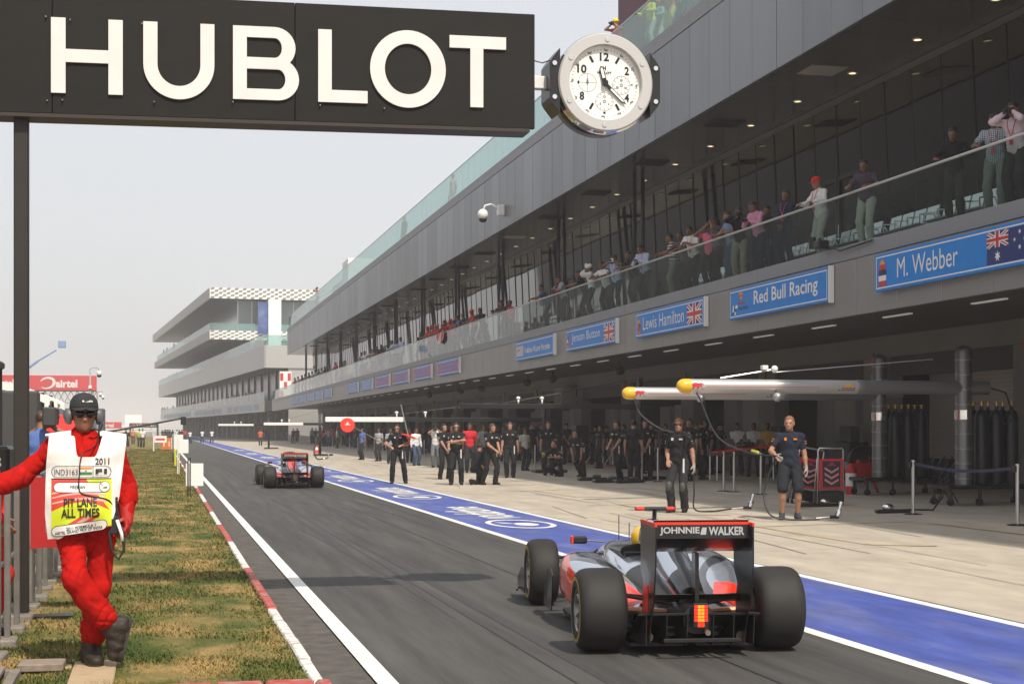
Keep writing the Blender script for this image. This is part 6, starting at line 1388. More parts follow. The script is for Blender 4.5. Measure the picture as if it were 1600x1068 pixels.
MB().tube([(x0 - 4, 260, 1.5), (x0, 260, z0), (xm, 260, zm)], .22, 8).build('lower_boom', bm, t_); MB().tube([(xm, 260, zm), (x1 - 1, 260, z1 - .6)], .14, 8).build('upper_boom', bm, t_); MB().bbox(x1 - .7, x1 + .5, 259.3, 260.6, z1 - .2, z1 + .9, .05).build('basket', bm, t_); MB().bbox(x0 - 7, x0 - 2, 258.5, 261.5, .4, 2.2, .1).build('base', bm, t_)
for a in (-6, -3): MB().lathe([(.2, -.3), (.6, -.3), (.6, .3), (.2, .3)], 16, X=Matrix.Translation((x0 + a, 258.4, .6)) @ RX).build('wheel', m_black, t_)
p0, p1 = (ray_d(165, 70)[0], zat(677, -2, 70)), (ray_d(283, 70)[0], zat(653.5, 1, 70)); t_ = thing('camera_jib', 'long black camera jib reaching out over the grass from the left', 'camera crane', (p0[0], 70, 0))
MB().tube([(p0[0] - 1, 70, p0[1] - .14), (p1[0], 70, p1[1])], .045, 8).build('arm', m_blackmetal, t_); MB().bbox(p1[0] - .02, p1[0] + .22, 69.9, 70.1, p1[1] - .28, p1[1] + .08, .02).build('camera_head', m_black, t_); MB().bbox(p0[0] - 1.3, p0[0] - .6, 69.8, 70.2, p0[1] - .4, p0[1] + .05, .03).build('counterweight', m_dark, t_); MB().tube([(p0[0] - .4, 70, 0), (p0[0] - .4, 70, p0[1])], .06, 8).build('post', m_dark, t_)
# security camera on the fascia
yc_ = at_lat(788, XF); zc_ = zat(328, XF, yc_); t_ = thing('security_camera', 'white dome security camera on a bent arm on the roof fascia', 'security camera', (XF, yc_, zc_))
MB().bbox(XF - .30, XF - .001, yc_ - .15, yc_ + .15, zc_ - .25, zc_ + .2, .03).build('bracket_box', m_wplastic, t_); MB().tube([(XF - .3, yc_, zc_ + .08), (XF - .5, yc_ + .2, zc_ + .25), (XF - .75, yc_ + .3, zc_ + .2), (XF - .85, yc_ + .3, zc_ - .02)], .045, 8).build('arm', m_wplastic, t_, smooth=True); MB().ell((XF - .85, yc_ + .3, zc_ - .18), (.23, .23, .24)).build('dome', m_wplastic, t_, smooth=True); MB().ell((XF - .85, yc_ + .3, zc_ - .38), (.17, .17, .13)).build('lens', m_black, t_, smooth=True)
# broadcast camera strapped to the balcony edge below the man in the red cap
yc_ = at_lat(1288, XB - .1); t_ = thing('remote_camera', 'black remote camera clamped to the balcony coping under the red cap man', 'camera', (XB - .1, yc_, 5.6)); MB().bbox(XB - .35, XB - .08, yc_ - .25, yc_ + .05, 5.62, 5.80, .03).build('body', m_black, t_); MB().lathe([(.001, .2), (.07, .2), (.08, 0), (.06, -.05)], 14, X=Matrix.Translation((XB - .22, yc_ + .35, 5.72))).build('lens', m_black, t_, smooth=40); MB().tube([(XB - .15, yc_ - .2, 5.7), (XB - .1, yc_ - .8, 5.5), (XB - .05, yc_ - 2.2, 5.56)], .02, 6).tube([(XB - .3, yc_ - .1, 5.8), (XB - .1, yc_ + .2, 5.9), (XB - .05, yc_ + .3, 5.6)], .015, 6).build('cable', m_black, t_, smooth=True)
# waiting benches behind the balcony glass: linked steel seats
m_seat = M('seat_steel', (.46, .48, .49), .28, .85)
def seat_mesh():
    mb = MB(); mb.loft([[(x, -.24, .44), (x, .20, .42), (x, .30, .86), (x, .27, .87), (x, .17, .45), (x, -.24, .47)] for x in (-.25, .25)]); return mb.mesh('seat', m_seat)
sm = seat_mesh(); arm_ = MB().tube([(0, -.2, .46), (0, -.2, .64), (0, .12, .66), (0, .2, .5)], .018, 6).mesh('armrest', m_chrome); lgm = MB().tube([(0, -.2, .02), (0, 0, .38), (0, .22, .02)], .022, 6).mesh('leg', m_chrome)
where = ('under the far windows near the dark suited men', 'behind the man in the red cap', 'behind the man in the dark polo shirt', 'by the man in the black shirt', 'by the man in the check shirt', 'behind the men leaning near the striped shirt', 'behind the turbaned man', 'behind the grey shirted man')
for i, u in enumerate((1215, 1262, 1330, 1412, 1500, 1100, 940, 860)):
    yb = at_lat(u, 15.8); t_ = thing('seat_row', 'linked steel waiting seats %s' % where[i], 'bench', (15.8, yb, Z_FL - .01), math.radians(-90), 'steel waiting seats on the balcony')
    for q in range(4): inst('seat', sm, t_, (.56 * q - .84, 0, 0))
    for q in range(5): inst('armrest', arm_, t_, (.56 * q - 1.12, 0, 0))
    for q in (-.8, .8): inst('leg', lgm, t_, (q, 0, 0))
    MB().tube([(-1.1, 0, .40), (1.1, 0, .40)], .03, 6).build('beam', m_chrome, t_, world=False)

# ------------------------------------------------------------------ fuel-rig style booms over the pit boxes
m_rbs = M('boom_silver', (.70, .68, .67), .30, .55); m_rbg = M('boom_grey', (.34, .345, .355), .3, .6); m_cap = M('boom_yellow', (.80, .48, .02), .35, coat=.4); m_rbr = M('emblem_red', (.60, .02, .03), .45); m_col = M('column_grey', (.20, .20, .205), .38, .7)
def bull(mb, f):                                               # charging bull silhouette, about 1 x .5
    P_ = [(0, .30), (.10, .40), (.18, .34), (.26, .42), (.45, .45), (.62, .40), (.80, .44), (.95, .36), (1.0, .20), (.93, .30), (.86, .28), (.95, .02), (.88, 0), (.80, .16), (.66, .18), (.60, .02), (.52, 0), (.54, .16), (.38, .16), (.22, .0), (.12, .02), (.26, .18), (.14, .22), (.03, .20)]
    mb.add([f(u, v) for u, v in P_], [tuple(range(len(P_)))])
def rb_boom(label, X_c, Y_c, X_t, z, zc, r=.14):
    t_ = thing('pit_boom', label, 'boom', (X_c, Y_c, z_ap(X_c))); zg = z_ap(X_c)
    XM = X_t + (X_c - X_t) * .62; Xr = Matrix.Rotation(math.radians(90), 4, 'Y')
    MB().lathe([(r, .20), (r, XM - X_t)], 28, X=Matrix.Translation((X_t, Y_c, z)) @ Xr).build('boom_tube', m_rbs, t_, smooth=40)
    MB().lathe([(r * 1.02, XM - X_t - .06), (r * 1.06, XM - X_t - .03), (r * 1.06, XM - X_t + .1), (r * .99, XM - X_t + .14), (r * .99, X_c - X_t + .55), (.001, X_c - X_t + .56)], 28, X=Matrix.Translation((X_t, Y_c, z)) @ Xr).build('boom_sleeve', m_rbg, t_, smooth=40)
    MB().lathe([(.001, -.06)] + [(r * 1.03 * math.cos(a), -.06 + .16 * (1 - math.sin(a)) ) for a in [math.pi / 2 * (1 - k / 8) for k in range(1, 9)]] + [(r * 1.03, .21)], 28, X=Matrix.Translation((X_t, Y_c, z)) @ Xr).build('end_cap', m_cap, t_, smooth=50)
    g = lambda e: (lambda u, v: (u, Y_c - (r + e) * math.cos(v / r), z + (r + e) * math.sin(v / r)))
    mb = MB(); f = g(.003); bull(mb, lambda u, v: f(X_t + .16 + u * .30, -.07 + v * .32)); mb.build('emblem', m_rbr, t_)
    mb = MB(); f = g(.003); put_text(mb, 'Red Bull', f, XM - .42, XM - .14, -.045, -.005, 0, .03); mb.build('lettering', m_rbr, t_); mb = MB(); put_text(mb, 'RACING', f, XM - .5, XM - .14, -.085, -.055, 0, .02); mb.build('lettering', m_sn, t_)
    mb = MB(); n = 14; mb.add([f(XM - .28 + .09 * math.cos(2 * math.pi * k / n), .035 + .028 * math.sin(2 * math.pi * k / n)) for k in range(n)], [tuple(range(n))]); mb.build('sun_emblem', m_cap, t_)
    mb = MB()
    for k in range(24): mb.add([f(X_t + .5 + k * .1, -.012), f(X_t + .6 + k * .1, -.012), f(X_t + .6 + k * .1, -.004), f(X_t + .5 + k * .1, -.004)], [(0, 1, 2, 3)])
    mb.build('pinstripe', m_rbr, t_)
    # column in riveted sections
    R_ = .17; MB().lathe([(R_, .42 + zg), (R_, zc - .12)] + [(R_ * math.cos(a), zc - .12 + .13 * math.sin(a)) for a in [math.pi / 2 * k / 6 for k in range(1, 6)]] + [(.001, zc + .01)], 28, X=Matrix.Translation((X_c, Y_c, 0))).build('column', m_col, t_, smooth=40)
    for q in range(9):
        zz = zg + .55 + q * (zc - .3 - zg - .55) / 8
        MB().lathe([(R_ + .001, zz - .012), (R_ + .005, zz - .008), (R_ + .005, zz + .008), (R_ + .001, zz + .012)], 28, X=Matrix.Translation((X_c, Y_c, 0))).build('band', m_rbg, t_, smooth=40)
        rv = MB()
        for a in range(12): an = a * math.pi / 6 + .2; rv.ell((X_c + (R_ + .004) * math.cos(an), Y_c + (R_ + .004) * math.sin(an), zz + .035), (.012, .012, .012), 6, 4)
        rv.build('rivets', m_chrome, t_, smooth=True)['kind'] = 'stuff'
    MB().lathe([(R_ + .001, zg + 1.75), (R_ + .012, zg + 1.76), (R_ + .012, zg + 1.95), (R_ + .001, zg + 1.96)], 28, X=Matrix.Translation((X_c, Y_c, 0))).build('clamp', m_chrome, t_, smooth=40)
    MB().bbox(X_c - .55, X_c + 1.5, Y_c - .4, Y_c + .5, zg + .34, zg + .42, .015).build('base_plate', m_blackmetal, t_)
    for (dx, dy) in ((-.45, -.3), (-.45, .4), (.2, -.3), (1.4, -.3), (1.4, .4)):
        MB().tube([(X_c + dx, Y_c + dy, zg + .335), (X_c + dx, Y_c + dy, zg + .10)], .03, 6).lathe([(.02, -.03), (.075, -.03), (.075, .03), (.02, .03)], 12, X=Matrix.Translation((X_c + dx, Y_c + dy + .02, zg + .078)) @ RX).build('castor', m_black, t_)
    MB().tube([(X_c + .55, Y_c, z + .02), (X_c + .9, Y_c - .1, z - .1), (X_c + 1.1, Y_c - .1, z - .6), (X_c + .8, Y_c - .1, z - .8)], .02, 6).build('hose', m_black, t_, smooth=True)
    return t_
xt1, _ = ray_d(1062, 28.7); rb1 = rb_boom('nearer silver boom with yellow tip and red bull emblem', 16.1, 28.7, xt1, 2.56, 3.42)
xt2, _ = ray_d(976, 33.5); rb2 = rb_boom('farther silver boom with yellow tip behind the nearer one', 16.6, 33.5, xt2, 2.53, 3.48)
for (X_c, Y_c, lab) in ((16.1, 28.7, 'right'), (16.6, 33.5, 'left')):
    zg = z_ap(X_c)
    for k in range(6):
        xx, yy_ = X_c + .42 + .34 * (k % 3), Y_c + .0 + .34 * (k // 3) + .02
        t_ = thing('gas_cylinder', 'dark navy gas cylinder, %s of the %s row beside the %s boom column' % (('left one', 'middle one', 'right one')[k % 3], ('front', 'back')[k // 3], 'nearer' if lab == 'right' else 'farther'), 'gas cylinder', (xx, yy_, zg + .42), 0, 'gas cylinders at the %s boom column' % ('nearer' if lab == 'right' else 'farther'))
        MB().lathe([(.001, 0), (.14, 0), (.145, .03), (.145, 1.38), (.11, 1.50), (.04, 1.55), (.035, 1.62), (.001, 1.62)], 20).build('cylinder', M('gas_navy', (.010, .011, .018), .4), t_, smooth=40, world=False); MB().tube([(0, 0, 1.62), (0, 0, 1.72)], .02, 6).tube([(-.05, 0, 1.70), (.05, 0, 1.70)], .015, 6).build('valve', M('brass', (.50, .30, .08), .35, .9), t_, world=False)
# lamps and sensor on the booms
for (u, v, Y_, lab) in ((1095, 622, 33.3, 'farther'), (1215, 620, 28.5, 'nearer')):
    x, _ = ray_d(u, Y_); z = zat(v, x, Y_); t_ = thing('boom_lamp', 'round silver lamp hung under the %s boom' % lab, 'lamp', (x, Y_, z)); MB().ell((x, Y_, z), (.095, .095, .095), 16, 10).build('shade', M('lamp_shell', (.42, .42, .44), .3, .6), t_, smooth=True); MB().tube([(x, Y_ + .05, z + .05), (x, Y_ + .15, z + .30)], .012, 6).build('stem', m_black, t_)
x, _ = ray_d(1200, 28.7); z = 2.72; t_ = thing('boom_camera', 'small white camera and dome on an arm above the nearer boom', 'camera', (x, 28.7, z)); MB().tube([(x - 1.0, 28.7, z), (x + .0, 28.7, z + .16), (x + .1, 28.7, z + .18)], .015, 6).tube([(x + .1, 28.7, z + .12), (x + 3.6, 28.7, z + .42)], .012, 6).build('arm', m_rbs, t_); MB().ell((x + .12, 28.65, z + .19), (.07, .07, .07)).build('dome', m_wplastic, t_, smooth=True); MB().bbox(x - .14, x - .02, 28.62, 28.76, z + .17, z + .26, .01).build('body', m_wplastic, t_)
# slim black booms of the next team and farther garages
def slim(label, u_t, u_c, v, Y, white=.35):
    xt_, _ = ray_d(u_t, Y); xc, _ = ray_d(u_c, Y); z = zat(v, xt_, Y); t_ = thing('pit_boom', label, 'boom', (xc, Y, z_ap(xc))); xm = xt_ + (xc - xt_) * white
    MB().bbox(xt_, xm, Y - .07, Y + .07, z - .09, z + .09, .02).build('boom_tube', m_wplastic if white > .05 else m_blackmetal, t_); MB().bbox(xm + .002, xc + .4, Y - .06, Y + .06, z - .08, z + .08, .02).build('boom_sleeve', m_blackmetal, t_); MB().tube([(xc, Y, z_ap(xc)), (xc, Y, z + .9)], .09, 10).build('column', m_blackmetal, t_, smooth=True); MB().tube([(xc, Y, z + .88), (xt_ + (xc - xt_) * .25, Y, z + .1)], .007, 6).build('stay', m_blackmetal, t_); MB().bbox(xc - .4, xc + .8, Y - .4, Y + .4, z_ap(xc) + .02, z_ap(xc) + .12, .02).build('base', m_blackmetal, t_)
    for q in (.32, .45): MB().tube([(xt_ + (xc - xt_) * q, Y - .02, z + .08), (xt_ + (xc - xt_) * q, Y - .02, z + .22)], .03, 6).ell((xt_ + (xc - xt_) * q, Y, z + .25), (.07, .07, .05)).build('fitting', m_wplastic, t_, smooth=True)
slim('long black boom of the second team, level with the crouching crew', 718, 1000, 634, 46, .02); slim('black boom with a white front half near the lollipop man', 508, 850, 655, 55, .35)
slim('thin white boom far along the garages', 412, 500, 662, 98, .7); slim('faint white boom farthest down the lane', 341, 420, 663.5, 135, .7)
# hoses and wheel guns
def hose(label, pts, r=.016, group=None): o = MB().tube(pts, r, 8).build('air_hose', m_black, smooth=True); return tag(o, label, 'hose', group)
def pt(u, v, Y): x, _ = ray_d(u, Y); return (x, Y, zat(v, x, Y))
def gun(label, p, an=.0):
    t_ = thing('wheel_gun', label, 'wheel gun', p, an); MB().lathe([(.001, 0), (.055, 0), (.06, .05), (.05, .12), (.035, .13), (.035, .22), (.045, .225), (.045, .27), (.001, .27)], 16, X=Matrix.Translation((0, 0, .06)) @ Matrix.Rotation(.25, 4, 'Y')).build('body', m_chrome, t_, smooth=40, world=False); MB().bbox(-.16, .02, -.03, .03, .02, .08, .01).build('handle', m_black, t_, world=False); MB().tube([(-.15, 0, .05), (-.42, 0, .03)], .02, 8).build('connector', m_rail, t_, world=False); return t_
# ------------------------------------------------------------------ people on the balcony (facing the lane) and on the roof
BK = (.018, .018, .022); NV = (.02, .028, .06); KH = (.30, .27, .20); PG = (.43, .44, .39); WH = (.72, .71, .70); DK = (.03, .03, .035); JN = (.06, .09, .16)
GB = 'spectators along the balcony rail'
def bal(u, label, pose='rail', turn=-75, X=14.58, z=Z_FL - .01, group=GB, **k):
    k.setdefault('h', .020 if u > 820 else .026); k.setdefault('size', 1.06); return person(label, (X, at_lat(u, X), z), turn, pose, group=group, **k)
def hold(kind, r_m, label, off=(0, -.05, 0), cat='camera'):
    """a camera or phone held at the hands of a posed figure, a thing of its own"""
    r, m = r_m; J = m['J']; p = (J['HL'] + J['HR']) / 2 + Vector(off); Rz = Matrix.Rotation(r.rotation_euler.z, 4, 'Z'); w = Vector(r.location) + Rz.to_3x3() @ p * r.scale.x
    t_ = thing(kind, label, cat, w, r.rotation_euler.z)
    if kind == 'phone': MB().bbox(-.035, .035, -.006, .006, -.02, .10, .004, X=Matrix.Rotation(-.5, 4, 'X')).build('body', m_wplastic, t_, world=False)
    else:
        MB().bbox(-.07, .07, -.05, .02, -.045, .05, .012).bbox(-.03, .03, -.04, .015, .051, .075, .008).build('body', m_black if kind == 'camera' else m_wplastic, t_, world=False); MB().lathe([(.03, .04), (.036, .05), (.036, .13), (.028, .13), (.001, .125)], 14, X=RX).build('lens', m_black, t_, smooth=40, world=False)
    return t_
p = bal(1588, 'man in pale pink shirt holding a small camera at the right frame edge', 'photo', -60, shirt=(.62, .50, .55), trousers=DK, sleeve='long', lanyard=(.55, .05, .12)); hold('camera', p, 'small black camera held by the pink shirted man at the right frame edge')
bal(1555, 'man in blue checked shirt with belt and grey trousers near the right frame edge', 'rail', -45, X=14.75, shirt=(.55, .58, .62), kind='check', trousers=(.20, .22, .20), lanyard=(.5, .1, .15))
bal(1492, 'man in a black shirt leaning both hands on the balcony rail', 'rail', -50, X=14.70, shirt=BK, trousers=(.05, .045, .035), sleeve='long')
bal(1353, 'man in dark plum polo shirt and pale green trousers leaning on the rail', 'rail', -55, shirt=(.07, .05, .075), trousers=PG)
bal(1281, 'older man in red cap, white shirt and pale green trousers at the rail', 'rail', -80, skin='tan', shirt=WH, trousers=PG, sleeve='long', acc=('cap',), capc=(.62, .03, .02), lanyard=(.55, .06, .10), belly=.03)
bal(1228, 'man in dark navy suit standing left of the man in the red cap', 'front_hands', -60, shirt=NV, trousers=NV, sleeve='long', lanyard=(.5, .1, .2))
bal(1220, 'man in dark suit half hidden behind the navy suited man', 'stand', -60, X=15.2, shirt=(.03, .035, .05), trousers=NV, sleeve='long')
p = bal(1186, 'man in pink shirt raising a camera to his chest', 'phone', -70, shirt=(.58, .26, .38), trousers=NV, sleeve='long'); hold('camera', p, 'black camera in the hands of the pink shirted man mid balcony')
bal(1199, 'man in dark jacket standing behind the pink shirted photographer', 'stand', -60, X=15.15, shirt=BK, trousers=NV, sleeve='long')
p = bal(1156, 'photographer in dark shirt and khaki trousers with a camera at his eye', 'photo', -35, shirt=BK, trousers=KH, sleeve='long'); hold('camera', p, 'big black camera at the eye of the photographer in khaki trousers')
bal(1141, 'man in denim blue vest with bare arms looking down', 'rail', -80, skin='tan', shirt=(.16, .24, .38), trousers=JN, sleeve='none', hc='brown')
bal(1122, 'woman with long black hair in a checked dark red shirt', 'photo', -80, shirt=(.20, .06, .06), trousers=BK, hair='long', kind='check'); 
bal(1110, 'woman in bright pink top shading her face at the rail', 'photo', -60, shirt=(.72, .16, .26), trousers=BK, hair='long', X=14.8)
p = bal(1084, 'man in white shirt with pink lanyard looking at his phone', 'phone', -55, shirt=WH, trousers=DK, lanyard=(.6, .12, .25)); hold('phone', p, 'phone held by the white shirted man with pink lanyard', (0, -.02, .02), 'phone')
bal(1066, 'person hunched at the rail behind the striped shirt', 'rail_low', -60, shirt=(.12, .08, .08), trousers=DK)
bal(1051, 'man in black and white striped shirt seen from the side', 'rail', -110, shirt=BK, kind='stripe', trousers=(.24, .25, .20))
bal(1008, 'man in pale blue long sleeved shirt checking his hands', 'phone', -60, shirt=(.45, .50, .66), trousers=DK, sleeve='long', lanyard=(.5, .15, .3))
bal(986, 'person in black top with short black hair between two blue shirts', 'rail_low', -70, shirt=BK, trousers=(.08, .08, .09))
p = bal(963, 'man in sky blue shirt and sunglasses raising a white camera', 'photo', -45, shirt=(.40, .52, .70), trousers=DK, lanyard=(.6, .1, .25), acc=('glasses',)); hold('compact_camera', p, 'white compact camera raised by the man in the sky blue shirt')
bal(943, 'man in white short sleeved shirt resting on the rail by the turban', 'rail_low', -60, shirt=WH, trousers=DK)
p = bal(925, 'bearded man in white turban and white shirt taking a photo', 'photo', -110, hair='turban', shirt=WH, trousers=DK, sleeve='long')
bal(908, 'person in a black top bent low beside the white turban', 'rail_low', -100, shirt=BK, trousers=DK)
p = bal(882, 'man in a grey shirt with pink lanyard holding out a phone', 'phone', -95, shirt=(.32, .36, .38), trousers=DK, lanyard=(.6, .1, .25)); hold('phone', p, 'pale phone held out by the grey shirted man', (0, -.02, .02), 'phone')
p = bal(850, 'man in slate blue shirt leaning far over the rail with a phone', 'rail_low', -100, shirt=(.06, .10, .16), trousers=DK); hold('phone', p, 'phone in the hands of the slate blue shirted man', (0, -.03, .06), 'phone')
p = bal(785, 'woman in dark top leaning over the rail with a camera', 'rail_low', -60, shirt=(.05, .04, .04), trousers=DK, hair='long', skin='tan'); hold('camera', p, 'camera held by the woman leaning over the rail', (0, -.06, .05))
bal(797, 'person in red shirt behind the woman leaning with a camera', 'stand', -60, X=15.1, shirt=(.55, .03, .04), trousers=DK)
RED = (.58, .03, .04)
for u, lab, ps_, kk in ((752, 'person in dark top bent flat on the rail at the right of the red crowd', 'rail_low', dict(shirt=BK)), (740, 'man in red shirt and red cap pointing over the rail', 'rail', dict(shirt=RED, acc=('cap',), capc=RED)),
    (726, 'man in navy shirt with sunglasses among the red crowd', 'rail', dict(shirt=NV, acc=('glasses',))), (717, 'dark haired woman in blue between the red shirts', 'rail', dict(shirt=(.10, .14, .28), hair='long')), (706, 'person in a red shirt and red cap leaning low in the crowd', 'rail_low', dict(shirt=RED, acc=('cap',), capc=RED)),
    (694, 'person in blue denim behind the red caps', 'rail', dict(shirt=(.20, .28, .42), X=15.0)), (697, 'person in red and black cap at the crowd centre', 'rail', dict(shirt=(.35, .03, .04), acc=('cap',), capc=(.2, .02, .02))), (686, 'person in red shirt and white banded cap draping a flag', 'rail_low', dict(shirt=RED, acc=('cap',), capc=(.65, .2, .2))),
    (678, 'tall person in red cap at the left of the red crowd', 'rail', dict(shirt=RED, acc=('cap',), capc=RED)), (671, 'leftmost red shirted fan of the crowd on the balcony', 'rail', dict(shirt=RED, trousers=DK, acc=('cap',), capc=(.4, .02, .02))),
    (657, 'broad man in black standing alone with elbows out', 'behind', dict(shirt=BK, X=14.9)), (628, 'right one of three men in pale blue shirts', 'rail', dict(shirt=(.45, .52, .66), sleeve='long')), (621, 'middle one of three men in pale blue shirts', 'rail_low', dict(shirt=(.42, .48, .62), sleeve='long')), (614.5, 'left one of three men in pale blue shirts', 'rail', dict(shirt=(.48, .54, .68), sleeve='long')),
    (597, 'person in black at the right of the group by the double columns', 'rail', dict(shirt=BK)), (591, 'person in dark blue beside the one in black', 'rail', dict(shirt=NV)), (582, 'person in beige shirt leaning by the columns', 'rail_low', dict(shirt=(.42, .36, .28))), (571, 'person in white shirt third from the left by the columns', 'rail', dict(shirt=WH)), (566, 'dark haired person beside the white shirt by the columns', 'rail', dict(shirt=(.3, .3, .36))),
    (526, 'lone person in a bright red shirt near the building end', 'rail', dict(shirt=RED))):
    kk.setdefault('trousers', DK); bal(u, lab, ps_, random.choice((-50, -70, -85)), eyes=u > 700, **kk)
flg = thing('flag', 'red and white flag draped over the rail below the red crowd', 'flag', (14.2, at_lat(688, 14.2), 6.1))
yq = at_lat(688, 14.15); MB().add([(14.16, yq - 1.1, 6.74), (14.16, yq + 1.1, 6.74), (14.10, yq + .9, 6.25), (14.10, yq - .2, 6.1), (14.11, yq - 1.0, 6.3)], [(0, 1, 2, 3, 4)]).build('cloth', M('flag_red', (.55, .04, .05), .7, col2=(.7, .68, .66), thr=(1.8, .52, .56)), flg)
for i, (u, c) in enumerate(((509, DK), (504, (.4, .42, .5)), (499, BK), (494, (.35, .38, .48)), (489, (.45, .5, .6)), (484, BK), (478, (.3, .1, .12)), (473, DK), (467, (.5, .5, .52)), (462, (.5, .06, .06)))):
    bal(u, 'small far spectator at the end of the first balcony near the red and white hoarding', 'rail', -70, group='far spectators at the end of the first balcony', shirt=c, trousers=DK, eyes=False, h=.03)
# second building: balcony, roof edge and tower deck
c2, s2_ = math.cos(B2.rotation_euler.z), math.sin(B2.rotation_euler.z)
def b2w(x, y): return (13.3 + c2 * x - s2_ * y, 203 + s2_ * x + c2 * y)
def b2y(u, x):                                                 # y along the second building for picture column u
    k = (u - HU) / FPX * CA; lo, hi = 0.0, 196.0
    for _ in range(40):
        m_ = (lo + hi) / 2; X_, Y_ = b2w(x, m_); lo, hi = (m_, hi) if X_ / (Y_ * CA + X_ * SA) > k else (lo, m_)
    return m_
for u in (398, 394, 389, 385, 374, 370, 366, 362, 357, 327, 319, 306, 303, 300, 292, 288, 271, 262, 258, 255, 252):
    y_ = b2y(u, .95); bx_, by_ = b2w(.95, y_)
    person('tiny distant spectator at the balcony rail of the far pit building', (bx_, by_, 5.58), -70, 'rail', shirt=random.choice((BK, DK, NV, (.3, .33, .45), (.2, .12, .12))), trousers=DK, eyes=False, h=.03, group='spectators on the far balcony')
for u in (397, 393, 321, 316, 305, 276, 270, 264, 254):
    y_ = b2y(u, .45); bx_, by_ = b2w(.45, y_)
    person('tiny distant spectator on the roof terrace of the far pit building', (bx_, by_, 12.72), -70, 'stand', shirt=random.choice((BK, (.5, .25, .25), WH, DK)), trousers=DK, eyes=False, h=.03, group='spectators on the far roof terrace', size=1.05)
for u, v in ((256, 541), (261, 538), (272, 533), (289, 525), (297, 522)):
    lo, hi = 0.0, 119.0; ct, st_ = math.cos(TW.rotation_euler.z), math.sin(TW.rotation_euler.z)
    for _ in range(40):
        m_ = (lo + hi) / 2; X_, Y_ = xt + ct * .6 - st_ * m_, Yt + st_ * .6 + ct * m_; lo, hi = (m_, hi) if X_ / (Y_ * CA + X_ * SA) > (u - HU) / FPX * CA else (lo, m_)
    person('tiny distant spectator on the lower deck of the control tower', (X_, Y_, zt(515.5) - .02), -70, 'stand', shirt=BK, trousers=DK, eyes=False, h=.03, group='spectators on the tower deck', size=1.15)
# roof terrace of the first building
RZ_ = Z_T - .12
p = person('roof spectator in yellow cap and red top taking a photo above the clock', (14.35, at_lat(966, 14.35), RZ_ + .22), -60, 'photo', skin='tan', shirt=(.60, .05, .04), trousers=(.70, .62, .08), acc=('cap_back',), capc=(.75, .60, .03), h=.02, sleeve='none'); hold('camera', p, 'camera held by the roof spectator in the yellow cap')
MB().box(14.2, 16, at_lat(966, 14.35) - 18, at_lat(966, 14.35) + 1, RZ_, RZ_ + .215).build('roof_step', m_grey, pb)
for u, X_, c, t, lab in ((1016, 14.5, (.72, .65, .06), PG, 'roof spectator in bright yellow behind the roof glass'), (1030, 14.9, (.25, .33, .36), PG, 'roof spectator in grey green behind the roof glass'), (1046, 14.6, (.65, .16, .06), (.6, .55, .1), 'roof spectator in orange red behind the roof glass'), (1066, 14.7, (.70, .60, .08), DK, 'roof spectator in yellow farthest right behind the roof glass')):
    person(lab, (X_, at_lat(u, X_), RZ_ + .22), -70, 'rail', shirt=c, trousers=t, sleeve='long', h=.024)
person('roof spectator in a pink shirt crouched behind the middle roof glass', (14.5, at_lat(708, 14.5), RZ_), -60, 'stand2', shirt=(.60, .40, .42), trousers=KH, h=.026, eyes=False)
person('dark haired roof spectator peeking over the roof glass past the camera', (14.5, at_lat(632, 14.5), RZ_), -60, 'stand', shirt=DK, trousers=DK, h=.03, eyes=False)
person('far roof spectator in pink raising arms before the chequered deck', (14.5, at_lat(497, 14.5), RZ_ + .3), -60, 'photo', shirt=(.65, .3, .36), trousers=DK, h=.03, eyes=False, size=1.1); person('far roof spectator with dark hair by the roof corner', (14.5, at_lat(461, 14.5), RZ_), -60, 'stand', shirt=DK, trousers=DK, h=.03, eyes=False)

# ------------------------------------------------------------------ crew on the apron
def crew(u, vf, vh, label, pose='stand', turn=None, group='crew on the apron', **k):
    z = .1
    for _ in range(4): x, y = on_ground(u, vf, z); z = z_ap(x)
    d = x * SA + y * CA; tall = {'bend': 1.30, 'crouch': 1.22, 'kneel': 1.28}.get(pose, 1.74)
    s = min(max((vf - vh) * d / FPX / tall, .92), 1.09); k.setdefault('h', .018 if d < 50 else .026 if d > 75 else .022)
    ft = math.degrees(-math.atan2(x, y)) if turn is None else turn
    return person(label, (x, y, z), ft, pose, group=group, size=s, **k)
CB = dict(shirt=(.016, .016, .018), trousers=(.018, .018, .02), skin='fair', badge=(.6, .6, .6), logo=(.75, .75, .75))
rbm = crew(1234, 811, 641, 'mechanic in navy team shirt and dark shorts holding an air hose', 'hose', -18, skin='fair', hair='crop', hc='ginger', shirt=(.018, .022, .040), trousers=(.022, .024, .032), shoes=(.05, .055, .07), legs='shorts', badge=(.75, .25, .03), h=.0125, group=None)
mcm = crew(1061, 800, 652, 'mechanic in black with knee pads and headset looking towards the car', 'hose2', -38, hair='short', hc='ginger', acc=('headset', 'glasses'), h=.0135, **{**CB, 'trousers': (.03, .03, .034)})
for n, r_m in (('L', rbm), ('R', rbm), ('L', mcm)):
    r, m = r_m; J = m['J']; hv, hq = hand_at(npy(J['H' + n]), npy(J['H' + n]) - npy(J['E' + n]), (-1 if n == 'L' else 1, 0, 0), n == 'R', .35, .0085, 1.22); kid('glove', np_mesh('glove', hv, hq, M('grey_glove', (.30, .29, .27), .8, bump=(60, .3))), r)
for n in 'LR': kid('knee_pad', np_mesh('knee_pad', *poly([('e', npy(mcm[1]['J']['K' + n] + Vector((0, -.05, -.01))), (.065, .05, .095), np.eye(3))], .012, .01), M('knee_pad', (.06, .06, .055), .6)), mcm[0])
lol = crew(621, 755, 662, 'lollipop man in black with a white headset mask standing on the white line', 'lolli', -5, acc=('headset', 'glasses'), hc='black', **CB)
